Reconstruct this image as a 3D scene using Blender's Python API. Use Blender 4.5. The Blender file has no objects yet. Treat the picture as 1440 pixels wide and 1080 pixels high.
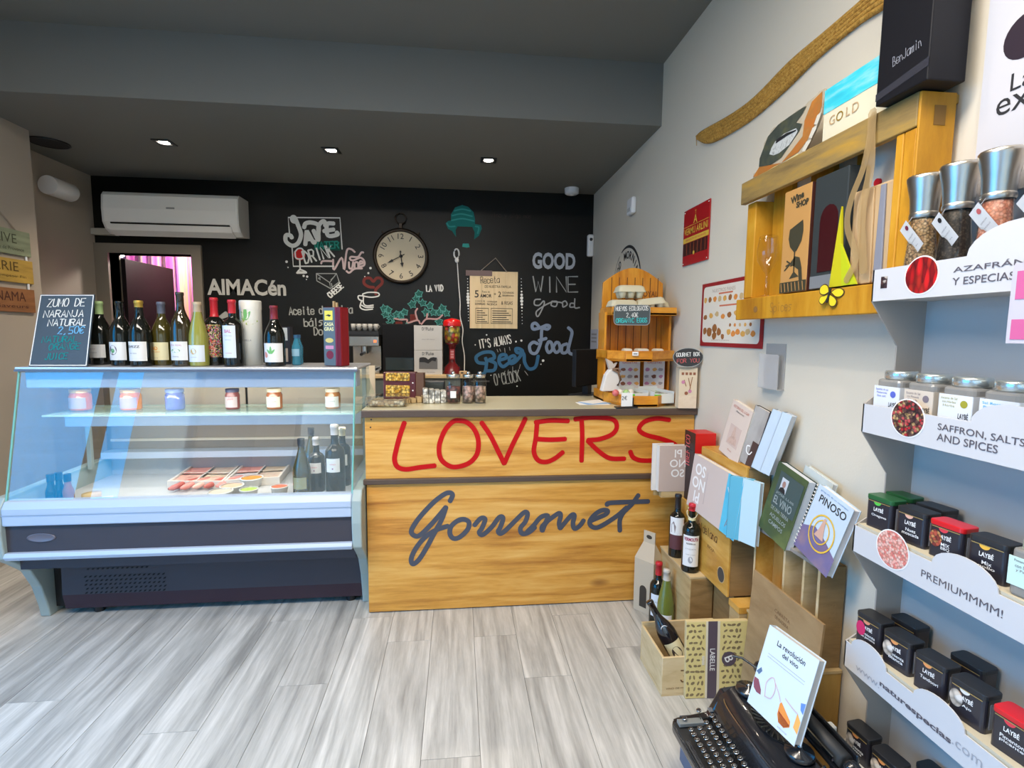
import bpy, math, random
from mathutils import Matrix, Vector
import numpy as np
random.seed(7)
PI = math.pi
SC = bpy.context.scene
COL = SC.collection

# ------------------------------------------------------------ camera, world, light
EYE = np.array([0.0, 0.0, 1.37])
YAW, PITCH, ROLL, FPX = 0.105776772, 0.0981781147, -0.00864636295, 721.662268
_f = np.array([math.sin(YAW)*math.cos(PITCH), math.cos(YAW)*math.cos(PITCH), -math.sin(PITCH)])
_r = np.array([math.cos(YAW), -math.sin(YAW), 0.0]); _d = np.cross(_f, _r)
_c, _s = math.cos(ROLL), math.sin(ROLL)
CR, CD = _c*_r + _s*_d, -_s*_r + _c*_d
cam_data = bpy.data.cameras.new('camera'); cam = bpy.data.objects.new('camera', cam_data); COL.objects.link(cam)
M = Matrix.Identity(4)
for i in range(3):
    M[i][0], M[i][1], M[i][2], M[i][3] = CR[i], -CD[i], -_f[i], EYE[i]
cam.matrix_world = M
cam_data.sensor_width = 36.0; cam_data.lens = 36.0*FPX/1440.0
cam_data.clip_start = 0.02
SC.camera = cam
def at(u, v, ax, val):
    """point of a known plane (x, y or z = val) that a measured photo pixel belongs to"""
    d = (u-720.0)/FPX*CR + (v-540.0)/FPX*CD + _f
    i = 'xyz'.index(ax); t = (val-EYE[i])/d[i]
    return Vector((EYE + t*d).tolist())

SC.view_settings.view_transform = 'Standard'; SC.view_settings.look = 'None'
SC.view_settings.gamma = 1.0; SC.view_settings.use_curve_mapping = False
SC.view_settings.exposure = 0.08
SC.cycles.max_bounces = 8; SC.cycles.transparent_max_bounces = 16
SC.cycles.caustics_reflective = False; SC.cycles.caustics_refractive = False

w = bpy.data.worlds.new('world'); SC.world = w; w.use_nodes = True
bg = w.node_tree.nodes['Background']
bg.inputs[0].default_value = (0.01, 0.40, 1.0, 1); bg.inputs[1].default_value = 6.5

def area(name, loc, target, sx, sy, power, col=(1, 1, 1)):
    l = bpy.data.lights.new(name, 'AREA'); l.shape = 'RECTANGLE'; l.size = sx; l.size_y = sy
    l.energy = power; l.color = col
    o = bpy.data.objects.new(name, l); COL.objects.link(o); o.location = loc
    o.rotation_euler = (Vector(target)-Vector(loc)).to_track_quat('-Z', 'Y').to_euler()
    return o
def spot(name, loc, target, power, deg, blend, col, r=.03):
    l = bpy.data.lights.new(name, 'SPOT'); l.energy = power; l.spot_size = math.radians(deg); l.spot_blend = blend
    l.color = col; l.shadow_soft_size = r
    o = bpy.data.objects.new(name, l); COL.objects.link(o); o.location = loc
    o.rotation_euler = (Vector(target)-Vector(loc)).to_track_quat('-Z', 'Y').to_euler()
    return o
# daylight comes through the shop front behind the camera and the glazed entrance on the left (sky portals)
for nm, loc, tg, sx, sy in (('portal_front', (-.575, -1.90, 1.32), (-.575, 0, 1.32), 3.0, 2.2), ('portal_entrance', (-2.60, .675, 1.2), (0, .675, 1.2), 2.3, 2.2)):
    area(nm, loc, tg, sx, sy, 1).data.cycles.is_portal = True
sl_ = bpy.data.lights.new('sun', 'SUN'); sl_.energy = 14; sl_.angle = .01; sl_.color = (1, .93, .82)   # lights the street and the added bounce wall opposite
so_ = bpy.data.objects.new('sun', sl_); COL.objects.link(so_); so_.rotation_euler = Vector((-.28, -.68, -.68)).to_track_quat('-Z', 'Y').to_euler()
area('fill_panel_left', (-1.3, .6, 2.90), (-1.3, .61, 0), 1.3, .5, 54, (1, .91, .80))  # this and the next are added soft fill, unseen, with no fitting
area('fill_panel_right', (.1, .6, 2.90), (.1, .61, 0), 1.3, .5, 50, (1, .91, .80))
for k, (x, y, z) in enumerate([(-1.898, 3.70, 2.575), (-.845, 3.707, 2.575), (.219, 3.767, 2.575)]):
    spot('downlight_lamp', (x, y, z), (x, y+.12, 0), 60, 120, .8, (1, .84, .66))
for x, y in [(-1.5, 1.3), (0.1, 1.5), (.35, .1), (-1.6, -.3)]:
    spot('front_fill_spot', (x, y, 2.90), (x+.15, y+.25, 0), 34, 125, .8, (1, .86, .68))  # extra fill spots added out of view, without fittings

# ------------------------------------------------------------ helpers
WSET = set()   # things whose parts are written in room coordinates
class MB:
    def __init__(s): s.v = []; s.f = []; s.m = []; s.s = []
    def add(s, vs, fs, m=0, sm=False):
        b = len(s.v); s.v += [tuple(p) for p in vs]
        for f in fs: s.f.append([i+b for i in f]); s.m.append(m); s.s.append(sm)
        return s
    def box(s, x0, x1, y0, y1, z0, z1, m=0, R=None):
        vs = [Vector((x, y, z)) for x in (x0, x1) for y in (y0, y1) for z in (z0, z1)]
        if R is not None: vs = [R @ p for p in vs]
        return s.add(vs, [(0, 1, 3, 2), (4, 6, 7, 5), (0, 4, 5, 1), (2, 3, 7, 6), (0, 2, 6, 4), (1, 5, 7, 3)], m)
    def lathe(s, prof, n=20, c=(0, 0, 0), m=0, R=None, a0=0, a1=2*PI, sm=True):
        full = abs(a1-a0-2*PI) < 1e-6; k = n if full else n+1
        vs = []
        for r, z in prof:
            for i in range(k):
                a = a0+(a1-a0)*i/n; p = Vector((r*math.cos(a), r*math.sin(a), z))
                if R is not None: p = R @ p
                vs.append(p+Vector(c))
        fs = []
        for j in range(len(prof)-1):
            for i in range(n):
                i2 = (i+1) % k; fs.append((j*k+i, j*k+i2, (j+1)*k+i2, (j+1)*k+i))
        return s.add(vs, fs, m, sm)
    def cyl(s, c, r, z0, z1, n=20, m=0, R=None, r2=None):
        r2 = r if r2 is None else r2
        return s.lathe([(0.0001, z0), (r, z0), (r, z0), (r2, z1), (r2, z1), (0.0001, z1)], n, c, m, R, sm=False)
    def extr(s, poly, ax, d0, d1, m=0):
        n = len(poly)
        def P(a, b, d): return {'x': (d, a, b), 'y': (a, d, b), 'z': (a, b, d)}[ax]
        vs = [P(a, b, d0) for a, b in poly]+[P(a, b, d1) for a, b in poly]
        return s.add(vs, [list(range(n)), list(range(2*n-1, n-1, -1))]+[(i, i+n, (i+1) % n+n, (i+1) % n) for i in range(n)], m)
    def tube(s, pts, r, n=8, m=0, sm=True):
        pts = [Vector(p) for p in pts]; rings = []
        for i, p in enumerate(pts):
            t = (pts[min(i+1, len(pts)-1)]-pts[max(i-1, 0)]).normalized()
            a = Vector((0, 0, 1)) if abs(t.z) < .9 else Vector((1, 0, 0))
            u = t.cross(a).normalized(); w_ = t.cross(u)
            rr = r[i] if isinstance(r, (list, tuple)) else r
            rings.append([p+rr*(math.cos(2*PI*k/n)*u+math.sin(2*PI*k/n)*w_) for k in range(n)])
        fs = [(i*n+k, i*n+(k+1) % n, (i+1)*n+(k+1) % n, (i+1)*n+k) for i in range(len(pts)-1) for k in range(n)]
        s.add([p for q in rings for p in q], fs, m, sm)
        L = (len(pts)-1)*n
        return s.add([], []) if False else s.add([p for p in rings[0]]+[p for p in rings[-1]], [list(range(n-1, -1, -1)), list(range(n, 2*n))], m)
    def ball(s, c, r, n=12, m=0, sz=(1, 1, 1)):
        prof = [(max(1e-4, r*math.sin(PI*i/(n//2+1))), -r*math.cos(PI*i/(n//2+1))) for i in range(n//2+2)]
        return s.lathe(prof, n, c, m, Matrix.Diagonal(sz))
    def build(s, name, mats, parent=None, loc=None, rot=None, bev=0, seg=2):
        r = parent
        while r is not None and r.parent is not None: r = r.parent
        if r is not None and r.name in WSET and loc is None:
            a, b, c = r.location; s.v = [(p[0]-a, p[1]-b, p[2]-c) for p in s.v]
        me = bpy.data.meshes.new(name); me.from_pydata(s.v, [], s.f)
        if not isinstance(mats, (list, tuple)): mats = [mats]
        for q in mats: me.materials.append(q)
        me.polygons.foreach_set('material_index', s.m); me.polygons.foreach_set('use_smooth', s.s); me.update()
        return link(name, me, parent, loc, rot, bev, seg)
def link(name, me, parent=None, loc=None, rot=None, bev=0, seg=2):
    o = bpy.data.objects.new(name, me); COL.objects.link(o); o.parent = parent
    if loc is not None: o.location = loc
    if rot is not None: o.rotation_euler = rot
    if bev:
        b = o.modifiers.new('bevel', 'BEVEL'); b.width = bev; b.segments = seg; b.limit_method = 'ANGLE'; b.angle_limit = .6
    return o
def tag(o, label=None, cat=None, group=None, kind=None):
    for k, v_ in (('label', label), ('category', cat), ('group', group), ('kind', kind)):
        if v_: o[k] = v_
    return o
def thing(name, label, cat, loc=(0, 0, 0), rz=0, group=None, rot=None):
    o = bpy.data.objects.new(name, None); COL.objects.link(o); o.location = loc; o.empty_display_size = .05
    o.rotation_euler = rot if rot is not None else (0, 0, rz)
    return tag(o, label, cat, group)
def struct(mb, name, mats, parent=None, **k):
    o = mb.build(name, mats, parent, **k)
    if parent is None: o['kind'] = 'structure'
    return o
def wthing(name, label, cat, loc, group=None):
    o = thing(name, label, cat, loc, 0, group); WSET.add(o.name); return o
def frame(o, right, up):
    r = Vector(right).normalized(); u = Vector(up); u = (u-r*u.dot(r)).normalized(); n = r.cross(u)
    m = Matrix.Identity(4)
    for i in range(3): m[i][0], m[i][1], m[i][2], m[i][3] = r[i], u[i], n[i], o[i]
    return m

# materials --------------------------------------------------------------
MC = {}
def nodes(name):
    m = bpy.data.materials.new(name); m.use_nodes = True; nt = m.node_tree
    return m, nt, nt.nodes['Principled BSDF']
def mat(name, col, rough=.5, metal=0, spec=.5, emit=None, es=1, coat=0, bump=0, bs=200, trans=0, alpha=1):
    if name in MC: return MC[name]
    m, nt, b = nodes(name)
    b.inputs['Base Color'].default_value = (*col, 1); b.inputs['Roughness'].default_value = rough
    b.inputs['Metallic'].default_value = metal; b.inputs['Specular IOR Level'].default_value = spec
    b.inputs['Coat Weight'].default_value = coat; b.inputs['Transmission Weight'].default_value = trans
    b.inputs['Alpha'].default_value = alpha
    if emit: b.inputs['Emission Color'].default_value = (*emit, 1); b.inputs['Emission Strength'].default_value = es
    if bump:
        tc = nt.nodes.new('ShaderNodeTexCoord'); n = nt.nodes.new('ShaderNodeTexNoise'); n.inputs['Scale'].default_value = bs
        bp = nt.nodes.new('ShaderNodeBump'); bp.inputs['Strength'].default_value = bump; bp.inputs['Distance'].default_value = .002
        nt.links.new(tc.outputs['Object'], n.inputs['Vector']); nt.links.new(n.outputs[0], bp.inputs['Height']); nt.links.new(bp.outputs[0], b.inputs['Normal'])
    MC[name] = m; return m
def ramp(nt, stops):
    r = nt.nodes.new('ShaderNodeValToRGB'); e = r.color_ramp.elements
    while len(e) < len(stops): e.new(.5)
    for k, (p, c) in enumerate(stops): e[k].position = p; e[k].color = (*c, 1)
    return r
def wood(name, c1, c2, c3, scale=(1, 12, 12), rough=.45, knots=0, rnd=.15, bump=.15, coat=0):
    if name in MC: return MC[name]
    m, nt, b = nodes(name); N = nt.nodes.new; L = nt.links.new
    tc = N('ShaderNodeTexCoord'); oi = N('ShaderNodeObjectInfo'); ad = N('ShaderNodeVectorMath'); ad.operation = 'MULTIPLY_ADD'
    ad.inputs[1].default_value = (1, 1, 1)
    cb = N('ShaderNodeCombineXYZ'); mu = N('ShaderNodeMath'); mu.operation = 'MULTIPLY'; mu.inputs[1].default_value = 37
    L(oi.outputs['Random'], mu.inputs[0]); [L(mu.outputs[0], cb.inputs[k]) for k in range(3)]
    L(tc.outputs['Object'], ad.inputs[0]); L(cb.outputs[0], ad.inputs[2])
    mp = N('ShaderNodeMapping'); mp.inputs['Scale'].default_value = scale; L(ad.outputs[0], mp.inputs['Vector'])
    n1 = N('ShaderNodeTexNoise'); n1.inputs['Scale'].default_value = 1.0; n1.inputs['Detail'].default_value = 5; n1.inputs['Distortion'].default_value = 1.2
    n2 = N('ShaderNodeTexNoise'); n2.inputs['Scale'].default_value = 5.0; n2.inputs['Detail'].default_value = 8; n2.inputs['Roughness'].default_value = .7
    L(mp.outputs[0], n1.inputs['Vector']); L(mp.outputs[0], n2.inputs['Vector'])
    mx = N('ShaderNodeMath'); mx.operation = 'MULTIPLY_ADD'; mx.inputs[1].default_value = .35
    L(n2.outputs[0], mx.inputs[0]); 
    sc_ = N('ShaderNodeMath'); sc_.operation = 'MULTIPLY'; sc_.inputs[1].default_value = .65; L(n1.outputs[0], sc_.inputs[0]); L(sc_.outputs[0], mx.inputs[2])
    rp = ramp(nt, [(.32, c1), (.5, c2), (.68, c3)]); L(mx.outputs[0], rp.inputs[0]); out = rp.outputs[0]
    if knots:
        kp = N('ShaderNodeMapping'); s2 = [max(1.2, q*.22)*knots for q in scale]; kp.inputs['Scale'].default_value = s2; L(ad.outputs[0], kp.inputs['Vector'])
        vo = N('ShaderNodeTexVoronoi'); vo.inputs['Scale'].default_value = 1.6; L(kp.outputs[0], vo.inputs['Vector'])
        kr = ramp(nt, [(.03, (.22, .09, .03)), (.10, (1, 1, 1))]); L(vo.outputs['Distance'], kr.inputs[0])
        mm = N('ShaderNodeMixRGB'); mm.blend_type = 'MULTIPLY'; mm.inputs[0].default_value = .85; L(out, mm.inputs[1]); L(kr.outputs[0], mm.inputs[2]); out = mm.outputs[0]
    hs = N('ShaderNodeHueSaturation'); L(out, hs.inputs['Color'])
    mr = N('ShaderNodeMapRange'); mr.inputs['To Min'].default_value = 1-rnd; mr.inputs['To Max'].default_value = 1+rnd; L(oi.outputs['Random'], mr.inputs['Value']); L(mr.outputs[0], hs.inputs['Value'])
    L(hs.outputs[0], b.inputs['Base Color']); b.inputs['Roughness'].default_value = rough; b.inputs['Coat Weight'].default_value = coat
    bp = N('ShaderNodeBump'); bp.inputs['Strength'].default_value = bump; bp.inputs['Distance'].default_value = .002; L(mx.outputs[0], bp.inputs['Height']); L(bp.outputs[0], b.inputs['Normal'])
    MC[name] = m; return m
def cells(name, cols, scale=60, rough=.5, stretch=(1, 1, 1), dark=.25, kind='voronoi'):
    if name in MC: return MC[name]
    m, nt, b = nodes(name); N = nt.nodes.new; L = nt.links.new
    tc = N('ShaderNodeTexCoord'); mp = N('ShaderNodeMapping'); mp.inputs['Scale'].default_value = stretch; L(tc.outputs['Object'], mp.inputs['Vector'])
    if kind == 'voronoi':
        vo = N('ShaderNodeTexVoronoi'); vo.inputs['Scale'].default_value = scale; L(mp.outputs[0], vo.inputs['Vector'])
        sp = N('ShaderNodeSeparateColor'); L(vo.outputs['Color'], sp.inputs[0]); src = sp.outputs[0]
    else:
        vo = N('ShaderNodeTexNoise'); vo.inputs['Scale'].default_value = scale; vo.inputs['Detail'].default_value = 4; L(mp.outputs[0], vo.inputs['Vector']); src = vo.outputs[0]
    n = len(cols); rp = ramp(nt, [((k+.5)/n if kind != 'voronoi' else k/n, c) for k, c in enumerate(cols)])
    if kind == 'voronoi': rp.color_ramp.interpolation = 'CONSTANT'
    L(src, rp.inputs[0]); out = rp.outputs[0]
    if kind == 'voronoi' and dark:
        dr = ramp(nt, [(.35, (1, 1, 1)), (.75, (dark, dark, dark))]); L(vo.outputs['Distance'], dr.inputs[0])
        mm = N('ShaderNodeMixRGB'); mm.blend_type = 'MULTIPLY'; mm.inputs[0].default_value = 1; L(out, mm.inputs[1]); L(dr.outputs[0], mm.inputs[2]); out = mm.outputs[0]
    L(out, b.inputs['Base Color']); b.inputs['Roughness'].default_value = rough
    MC[name] = m; return m
def glass(name, tint=(.97, .99, .98), ior=1.5, gcol=(1, 1, 1)):
    if name in MC: return MC[name]
    m = bpy.data.materials.new(name); m.use_nodes = True; nt = m.node_tree; nt.nodes.clear(); N = nt.nodes.new; L = nt.links.new
    o = N('ShaderNodeOutputMaterial'); t = N('ShaderNodeBsdfTransparent'); t.inputs[0].default_value = (*tint, 1)
    g = N('ShaderNodeBsdfGlossy'); g.inputs['Roughness'].default_value = 0.0; g.inputs[0].default_value = (*gcol, 1)
    ge = N('ShaderNodeNewGeometry'); dp = N('ShaderNodeVectorMath'); dp.operation = 'DOT_PRODUCT'; L(ge.outputs['Normal'], dp.inputs[0]); L(ge.outputs['Incoming'], dp.inputs[1])
    def mth(op, a, b):
        q = N('ShaderNodeMath'); q.operation = op
        for i, v_ in enumerate((a, b)):
            if v_ is None: continue
            if isinstance(v_, (int, float)): q.inputs[i].default_value = v_
            else: L(v_, q.inputs[i])
        return q.outputs[0]
    f0 = ((ior-1)/(ior+1))**2   # Schlick reflectance, the same from both faces of the thin pane
    fr = mth('ADD', mth('MULTIPLY', mth('POWER', mth('SUBTRACT', 1.0, mth('ABSOLUTE', dp.outputs['Value'], None)), 5.0), 1-f0), f0)
    x = N('ShaderNodeMixShader'); L(fr, x.inputs[0]); L(t.outputs[0], x.inputs[1]); L(g.outputs[0], x.inputs[2]); L(x.outputs[0], o.inputs[0])
    MC[name] = m; return m

# strokes ----------------------------------------------------------------
def smooth(pts, k=5):
    pts = [np.array(p, float) for p in pts]
    if len(pts) < 3: return pts
    P = [2*pts[0]-pts[1]]+pts+[2*pts[-1]-pts[-2]]; out = []
    for i in range(1, len(P)-2):
        for j in range(k):
            t = j/k; a, b, c, d = P[i-1:i+3]
            out.append(.5*((2*b)+(c-a)*t+(2*a-5*b+4*c-d)*t*t+(3*b-a-3*c+d)*t**3))
    out.append(pts[-1]); return out
def ribbon(mb, pts, n, wd, m=0):
    """flat painted stroke through 3-D points on a surface with normal n"""
    n = Vector(n).normalized(); vs = []; k0 = (len(mb.v) % 11)*.00006   # paint layers: later strokes lie a hair prouder, so crossings never coincide
    pts = [Vector(p)+n*(k0+.0007*i/len(pts)) for i, p in enumerate(pts)]
    for i, p in enumerate(pts):
        t = (pts[min(i+1, len(pts)-1)]-pts[max(i-1, 0)])
        if t.length < 1e-9: t = Vector((1, 0, 0)).cross(n)
        s = t.normalized().cross(n)*(wd[i] if isinstance(wd, (list, tuple)) else wd)*.5
        vs += [p+s, p-s]
    t0 = (pts[0]-pts[1]).normalized()*(wd if not isinstance(wd, (list, tuple)) else wd[0])*.3
    t1 = (pts[-1]-pts[-2]).normalized()*(wd if not isinstance(wd, (list, tuple)) else wd[-1])*.3
    c = len(vs); k = len(pts)-1
    vs += [vs[0]+t0-(vs[0]-pts[0])*.5, vs[1]+t0-(vs[1]-pts[0])*.5, vs[2*k]+t1-(vs[2*k]-pts[k])*.5, vs[2*k+1]+t1-(vs[2*k+1]-pts[k])*.5]
    fs = [(2*i, 2*i+1, 2*i+3, 2*i+2) for i in range(k)]+[(c, c+1, 1, 0), (2*k, 2*k+1, c+3, c+2)]
    return mb.add(vs, fs, m)
GL = {'A': '022842|1434', 'B': '0208|0828372505|25443202', 'C': '4738180604123243', 'D': '0208|082846442202', 'E': '48080242|0535', 'F': '480802|0535',
 'G': '47381806041232434525', 'H': '0208|4248|0545', 'I': '2228', 'J': '3833221203', 'K': '0208|4805|1642', 'L': '080242', 'M': '0208244842', 'N': '02084248',
 'O': '180604123244463818', 'P': '0208|0838473505', 'Q': '180604123244463818|2441', 'R': '0208|0838473505|2542', 'S': '47381807153543321203', 'T': '0848|2822',
 'U': '080312324348', 'V': '082248', 'W': '0812263248', 'X': '0248|0842', 'Y': '082548|2522', 'Z': '08480242', '0': '180604123244463818', '1': '172822',
 '2': '071838470242', '3': '08482544321203', '4': '3238 0444'.replace(' ', ''), '5': '48080535433202', '6': '371605041232434404', '7': '084812', '8': '2506183846250312324325', '9': '454718051544|4532',
 'a': '46260503123244|4642', 'b': '0802|05264543321203', 'c': '4526160503123243', 'd': '4842|4526160503123243', 'e': '04444536160503123243', 'g': '46260503123244|46413010',
 'h': '0802|05263542', 'i': '2622|2728', 'l': '2822', 'm': '0602|05152622|26354642', 'n': '0602|05263542', 'o': '160503123243453616', 'p': '0600|05264543321203',
 'r': '0602|05262646', 's': '4636160534331202', 't': '28223242|1636', 'u': '0603123243|4642', 'v': '062246', 'y': '0623|4610', 'á': '46260503123244|4642|2738', 'é': '04444536160503123243|2738',
 '€': '47382806041232434|0535|0424'.replace('434|', '43|'), ',': '2211', '.': '2223', "'": '2826', '-': '1535', '/': '0248', '!': '2824|2223', ' ': ''}
def chalk(name, text, p0, p1, h, wd, mt, parent, n, up=(0, 0, 1), fill=.78):
    """hand-drawn single-stroke lettering from p0 to p1 (baseline), letters h tall"""
    p0, p1 = Vector(p0), Vector(p1); r = p1-p0; adv = r.length/len(text); r.normalize()
    up = Vector(up); up = (up-r*up.dot(r)).normalized(); mb = MB(); rg = random.Random(len(text)*7+ord(text[0]))
    for k, ch in enumerate(text):
        g = GL.get(ch)
        if g is None: g = GL.get(ch.upper(), '')
        jy = rg.uniform(-.03, .03)*h
        for st in g.split('|'):
            q = [(int(st[i]), int(st[i+1])) for i in range(0, len(st)-1, 2)]
            P = [p0+r*(adv*k+adv*fill*x/4)+up*((y-2)/6*h+jy) for x, y in q]
            if len(P) > 1: ribbon(mb, P, n, wd)
    if not mb.v: return None
    return mb.build(name, mt, parent)
TC = {}
def tmesh(s, size, bold=0, spacing=1):
    key = (s, size, bold, spacing)
    if key in TC: return TC[key]
    cu = bpy.data.curves.new('t', 'FONT'); cu.body = s; cu.size = size; cu.offset = bold; cu.align_x = 'CENTER'; cu.align_y = 'CENTER'
    cu.space_character = spacing; cu.resolution_u = 3
    o = bpy.data.objects.new('t', cu); COL.objects.link(o); bpy.context.view_layer.update()
    me = bpy.data.meshes.new_from_object(o.evaluated_get(bpy.context.evaluated_depsgraph_get()))
    bpy.data.objects.remove(o); bpy.data.curves.remove(cu)
    V = [tuple(v.co) for v in me.vertices]; F = [list(p.vertices) for p in me.polygons]; bpy.data.meshes.remove(me)
    TC[key] = (V, F); return V, F
def text(name, s, mt, parent, Mx, width=None, height=None, size=.05, bold=0, bend=0, mirror=False, mb=None):
    """printed lettering: Mx places the text plane, bend wraps it on a vertical cylinder"""
    V, F = tmesh(s, 1.0, bold)
    if not V: return None
    xs = [v[0] for v in V]; ys = [v[1] for v in V]; cx, cy = (min(xs)+max(xs))/2, (min(ys)+max(ys))/2
    sx = sy = size
    if height: sy = height/(max(ys)-min(ys)+1e-6); sx = sy
    if width: sx = width/(max(xs)-min(xs)+1e-6); sy = sy if height else sx
    if mirror: sx = -sx
    out = []
    for x, y, z in V:
        X, Y = (x-cx)*sx, (y-cy)*sy
        p = Vector((bend*math.sin(X/bend), Y, bend*math.cos(X/bend)-bend)) if bend else Vector((X, Y, 0))
        out.append(Mx @ p)
    own = mb is None
    mb = mb or MB(); mb.add(out, F)
    return mb.build(name, mt, parent) if own else mb
def rrect(w_, h_, r, k=4, cx=0, cy=0):
    out = []
    for sx, sy, a in ((1, 1, 0), (-1, 1, PI/2), (-1, -1, PI), (1, -1, 1.5*PI)):
        for i in range(k+1):
            t = a+PI/2*i/k; out.append((cx+sx*(w_/2-r)+r*math.cos(t), cy+sy*(h_/2-r)+r*math.sin(t)))
    return out
def copy_thing(root, loc, rot=None, label=None, group=None):
    def rec(o, par):
        c = o.copy(); COL.objects.link(c)
        if par is not None: c.parent = par
        for ch in o.children: rec(ch, c)
        return c
    c = rec(root, None); c.location = loc
    if rot is not None: c.rotation_euler = rot
    if label: c['label'] = label
    if group: c['group'] = group
    return c

WHITE = mat('white_paint', (.80, .80, .80), .4)
PAPER = mat('paper_white', (.85, .85, .84), .6)
BLACK = mat('black_plastic', (.012, .012, .014), .35)
INK = mat('black_ink', (.015, .015, .018), .6)
CHALK = mat('white_chalk', (.78, .80, .78), .9)
CHALK2 = mat('grey_chalk', (.36, .38, .37), .9)
RED = mat('red_paint', (.50, .004, .006), .6, spec=.2)
STEEL = mat('brushed_steel', (.62, .60, .57), .22, 1)
GLASS = glass('clear_glass')
GEDGE = mat('glass_edge_green', (.25, .62, .52), .2)
# ------------------------------------------------------------ the room
RW, LW, LW2, BW, HC, HU, FW = 1.193, -2.90, -2.63, 4.55, 2.59, 2.937, -2.0
wall_m = mat('wall_cream', (.68, .62, .51), .75, bump=.15, bs=120)
wall_l = mat('wall_taupe', (.40, .35, .29), .8, bump=.15, bs=120)
black_w = mat('blackboard_wall', (.0045, .0045, .004), .38, spec=.28)
ceil_m = mat('ceiling_charcoal', (.17, .17, .155), .7, bump=.05, bs=60)
sub = mat('floor_subfloor', (.12, .12, .12), .8)
fl = struct(MB().box(-3.0, 1.3, -2.1, 4.7, -.05, -.004), 'floor', sub)
plank_m = wood('grey_oak_laminate', (.25, .25, .24), (.45, .45, .43), (.66, .655, .63), scale=(16, 1.2, 1), rough=.30, rnd=.12, bump=.05)
rg = random.Random(3); pm = {}
x = -3.0; col = 0
PW, PL = .192, 1.28
while x < 1.28:
    y = -2.1-rg.uniform(0, PL)
    while y < 4.7:
        y0, y1 = max(-2.1, y), min(4.7, y+PL)
        if y1 > -.3 and y1-y0 > .05:
            k = round(y1-y0, 3)
            if k not in pm:
                m_ = MB().box(0, PW-.0016, 0, k-.0016, -.008, 0); o = m_.build('plank', plank_m, fl, (x, y0, 0)); pm[k] = o.data
            else: o = link('plank', pm[k], fl, (x, y0, 0))
        elif y1-y0 > .05:
            link('plank', pm.setdefault(round(y1-y0, 3), MB().box(0, PW-.0016, 0, y1-y0-.0016, -.008, 0).build('plank', plank_m, fl, (x, y0, 0)).data), fl, (x, y0, 0)) if round(y1-y0, 3) in pm else MB().box(0, PW-.0016, 0, y1-y0-.0016, -.008, 0).build('plank', plank_m, fl, (x, y0, 0))
        y += PL
    x += PW
DX0, DX1, DZ1 = -2.80, -2.165, 1.99
wb = MB().box(LW, DX0, BW, BW+.12, 0, HC).box(DX0, DX1, BW, BW+.12, DZ1, HC).box(DX1, RW, BW, BW+.12, 0, HC)
wall_back = struct(wb, 'wall_back', black_w)
struct(MB().box(RW, RW+.12, FW, BW+.12, 0, HU+.05), 'wall_right', wall_m)
struct(MB().box(LW-.12, LW, 3.60, BW+.12, 0, HC), 'wall_left', wall_l)
struct(MB().box(LW-.12, LW2, 1.9, 3.60, 0, HU), 'wall_left', wall_l)
struct(MB().box(LW2-.12, LW2, FW, -.55, 0, HU).box(LW2-.12, LW2, -.55, 1.9, 2.35, HU), 'wall_left', wall_l)
# glazed entrance on the left, shop window behind the camera
alu = mat('dark_aluminium', (.05, .05, .055), .4, .6)
w1 = struct(MB().box(LW2-.08, LW2-.02, -.55, 1.9, 2.30, 2.35).box(LW2-.08, LW2-.02, -.55, 1.9, 0, .10).box(LW2-.08, LW2-.02, -.55, -.49, .1, 2.3)
    .box(LW2-.08, LW2-.02, 1.84, 1.9, .1, 2.3).box(LW2-.08, LW2-.02, .78, .86, .1, 2.3), 'window_1', alu)
MB().box(LW2-.055, LW2-.05, -.49, 1.84, .1, 2.3).build('pane', GLASS, w1)
struct(MB().box(LW2, -2.15, FW-.12, FW, 0, HU).box(1.0, RW, FW-.12, FW, 0, HU).box(-2.15, 1.0, FW-.12, FW, 2.5, HU).box(-2.15, 1.0, FW-.12, FW, 0, .12), 'wall_front', wall_m)
w2 = struct(MB().box(-2.15, 1.0, FW-.09, FW-.03, 2.44, 2.5).box(-2.15, 1.0, FW-.09, FW-.03, .12, .2).box(-2.15, -2.09, FW-.09, FW-.03, .2, 2.44)
    .box(.94, 1.0, FW-.09, FW-.03, .2, 2.44).box(-.62, -.54, FW-.09, FW-.03, .2, 2.44), 'window_2', alu)
MB().box(-2.09, .94, FW-.065, FW-.06, .2, 2.44).build('pane', GLASS, w2)
struct(MB().box(-14, 14, -16, FW-.13, -.12, -.05).box(-14, LW2-.13, FW-.13, 9, -.12, -.05), 'pavement', mat('street_paving', (.30, .29, .27), .9, bump=.5, bs=20))
struct(MB().box(-9, 12, -11, -10, -.05, 6.5), 'wall_bounce', mat('bounce_cream', (.32, .28, .22), .85))  # unseen wall added to bounce warm sunlight in and block blue sky
struct(MB().box(LW-.1, RW+.1, 3.04, BW+.1, HC, HC+.06), 'ceiling', ceil_m)
struct(MB().box(LW-.1, RW+.1, FW-.1, 3.04, HU, HU+.06), 'ceiling', ceil_m)
struct(MB().box(LW-.1, RW+.1, 3.04, 3.10, HC+.06, HU), 'trim_1', ceil_m)
struct(MB().box(RW-.012, RW, FW, 1.0, 0, .07).box(RW-.012, RW, 3.0, BW, 0, .07), 'baseboard_right', mat('grey_skirting', (.3, .3, .3), .5))

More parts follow.
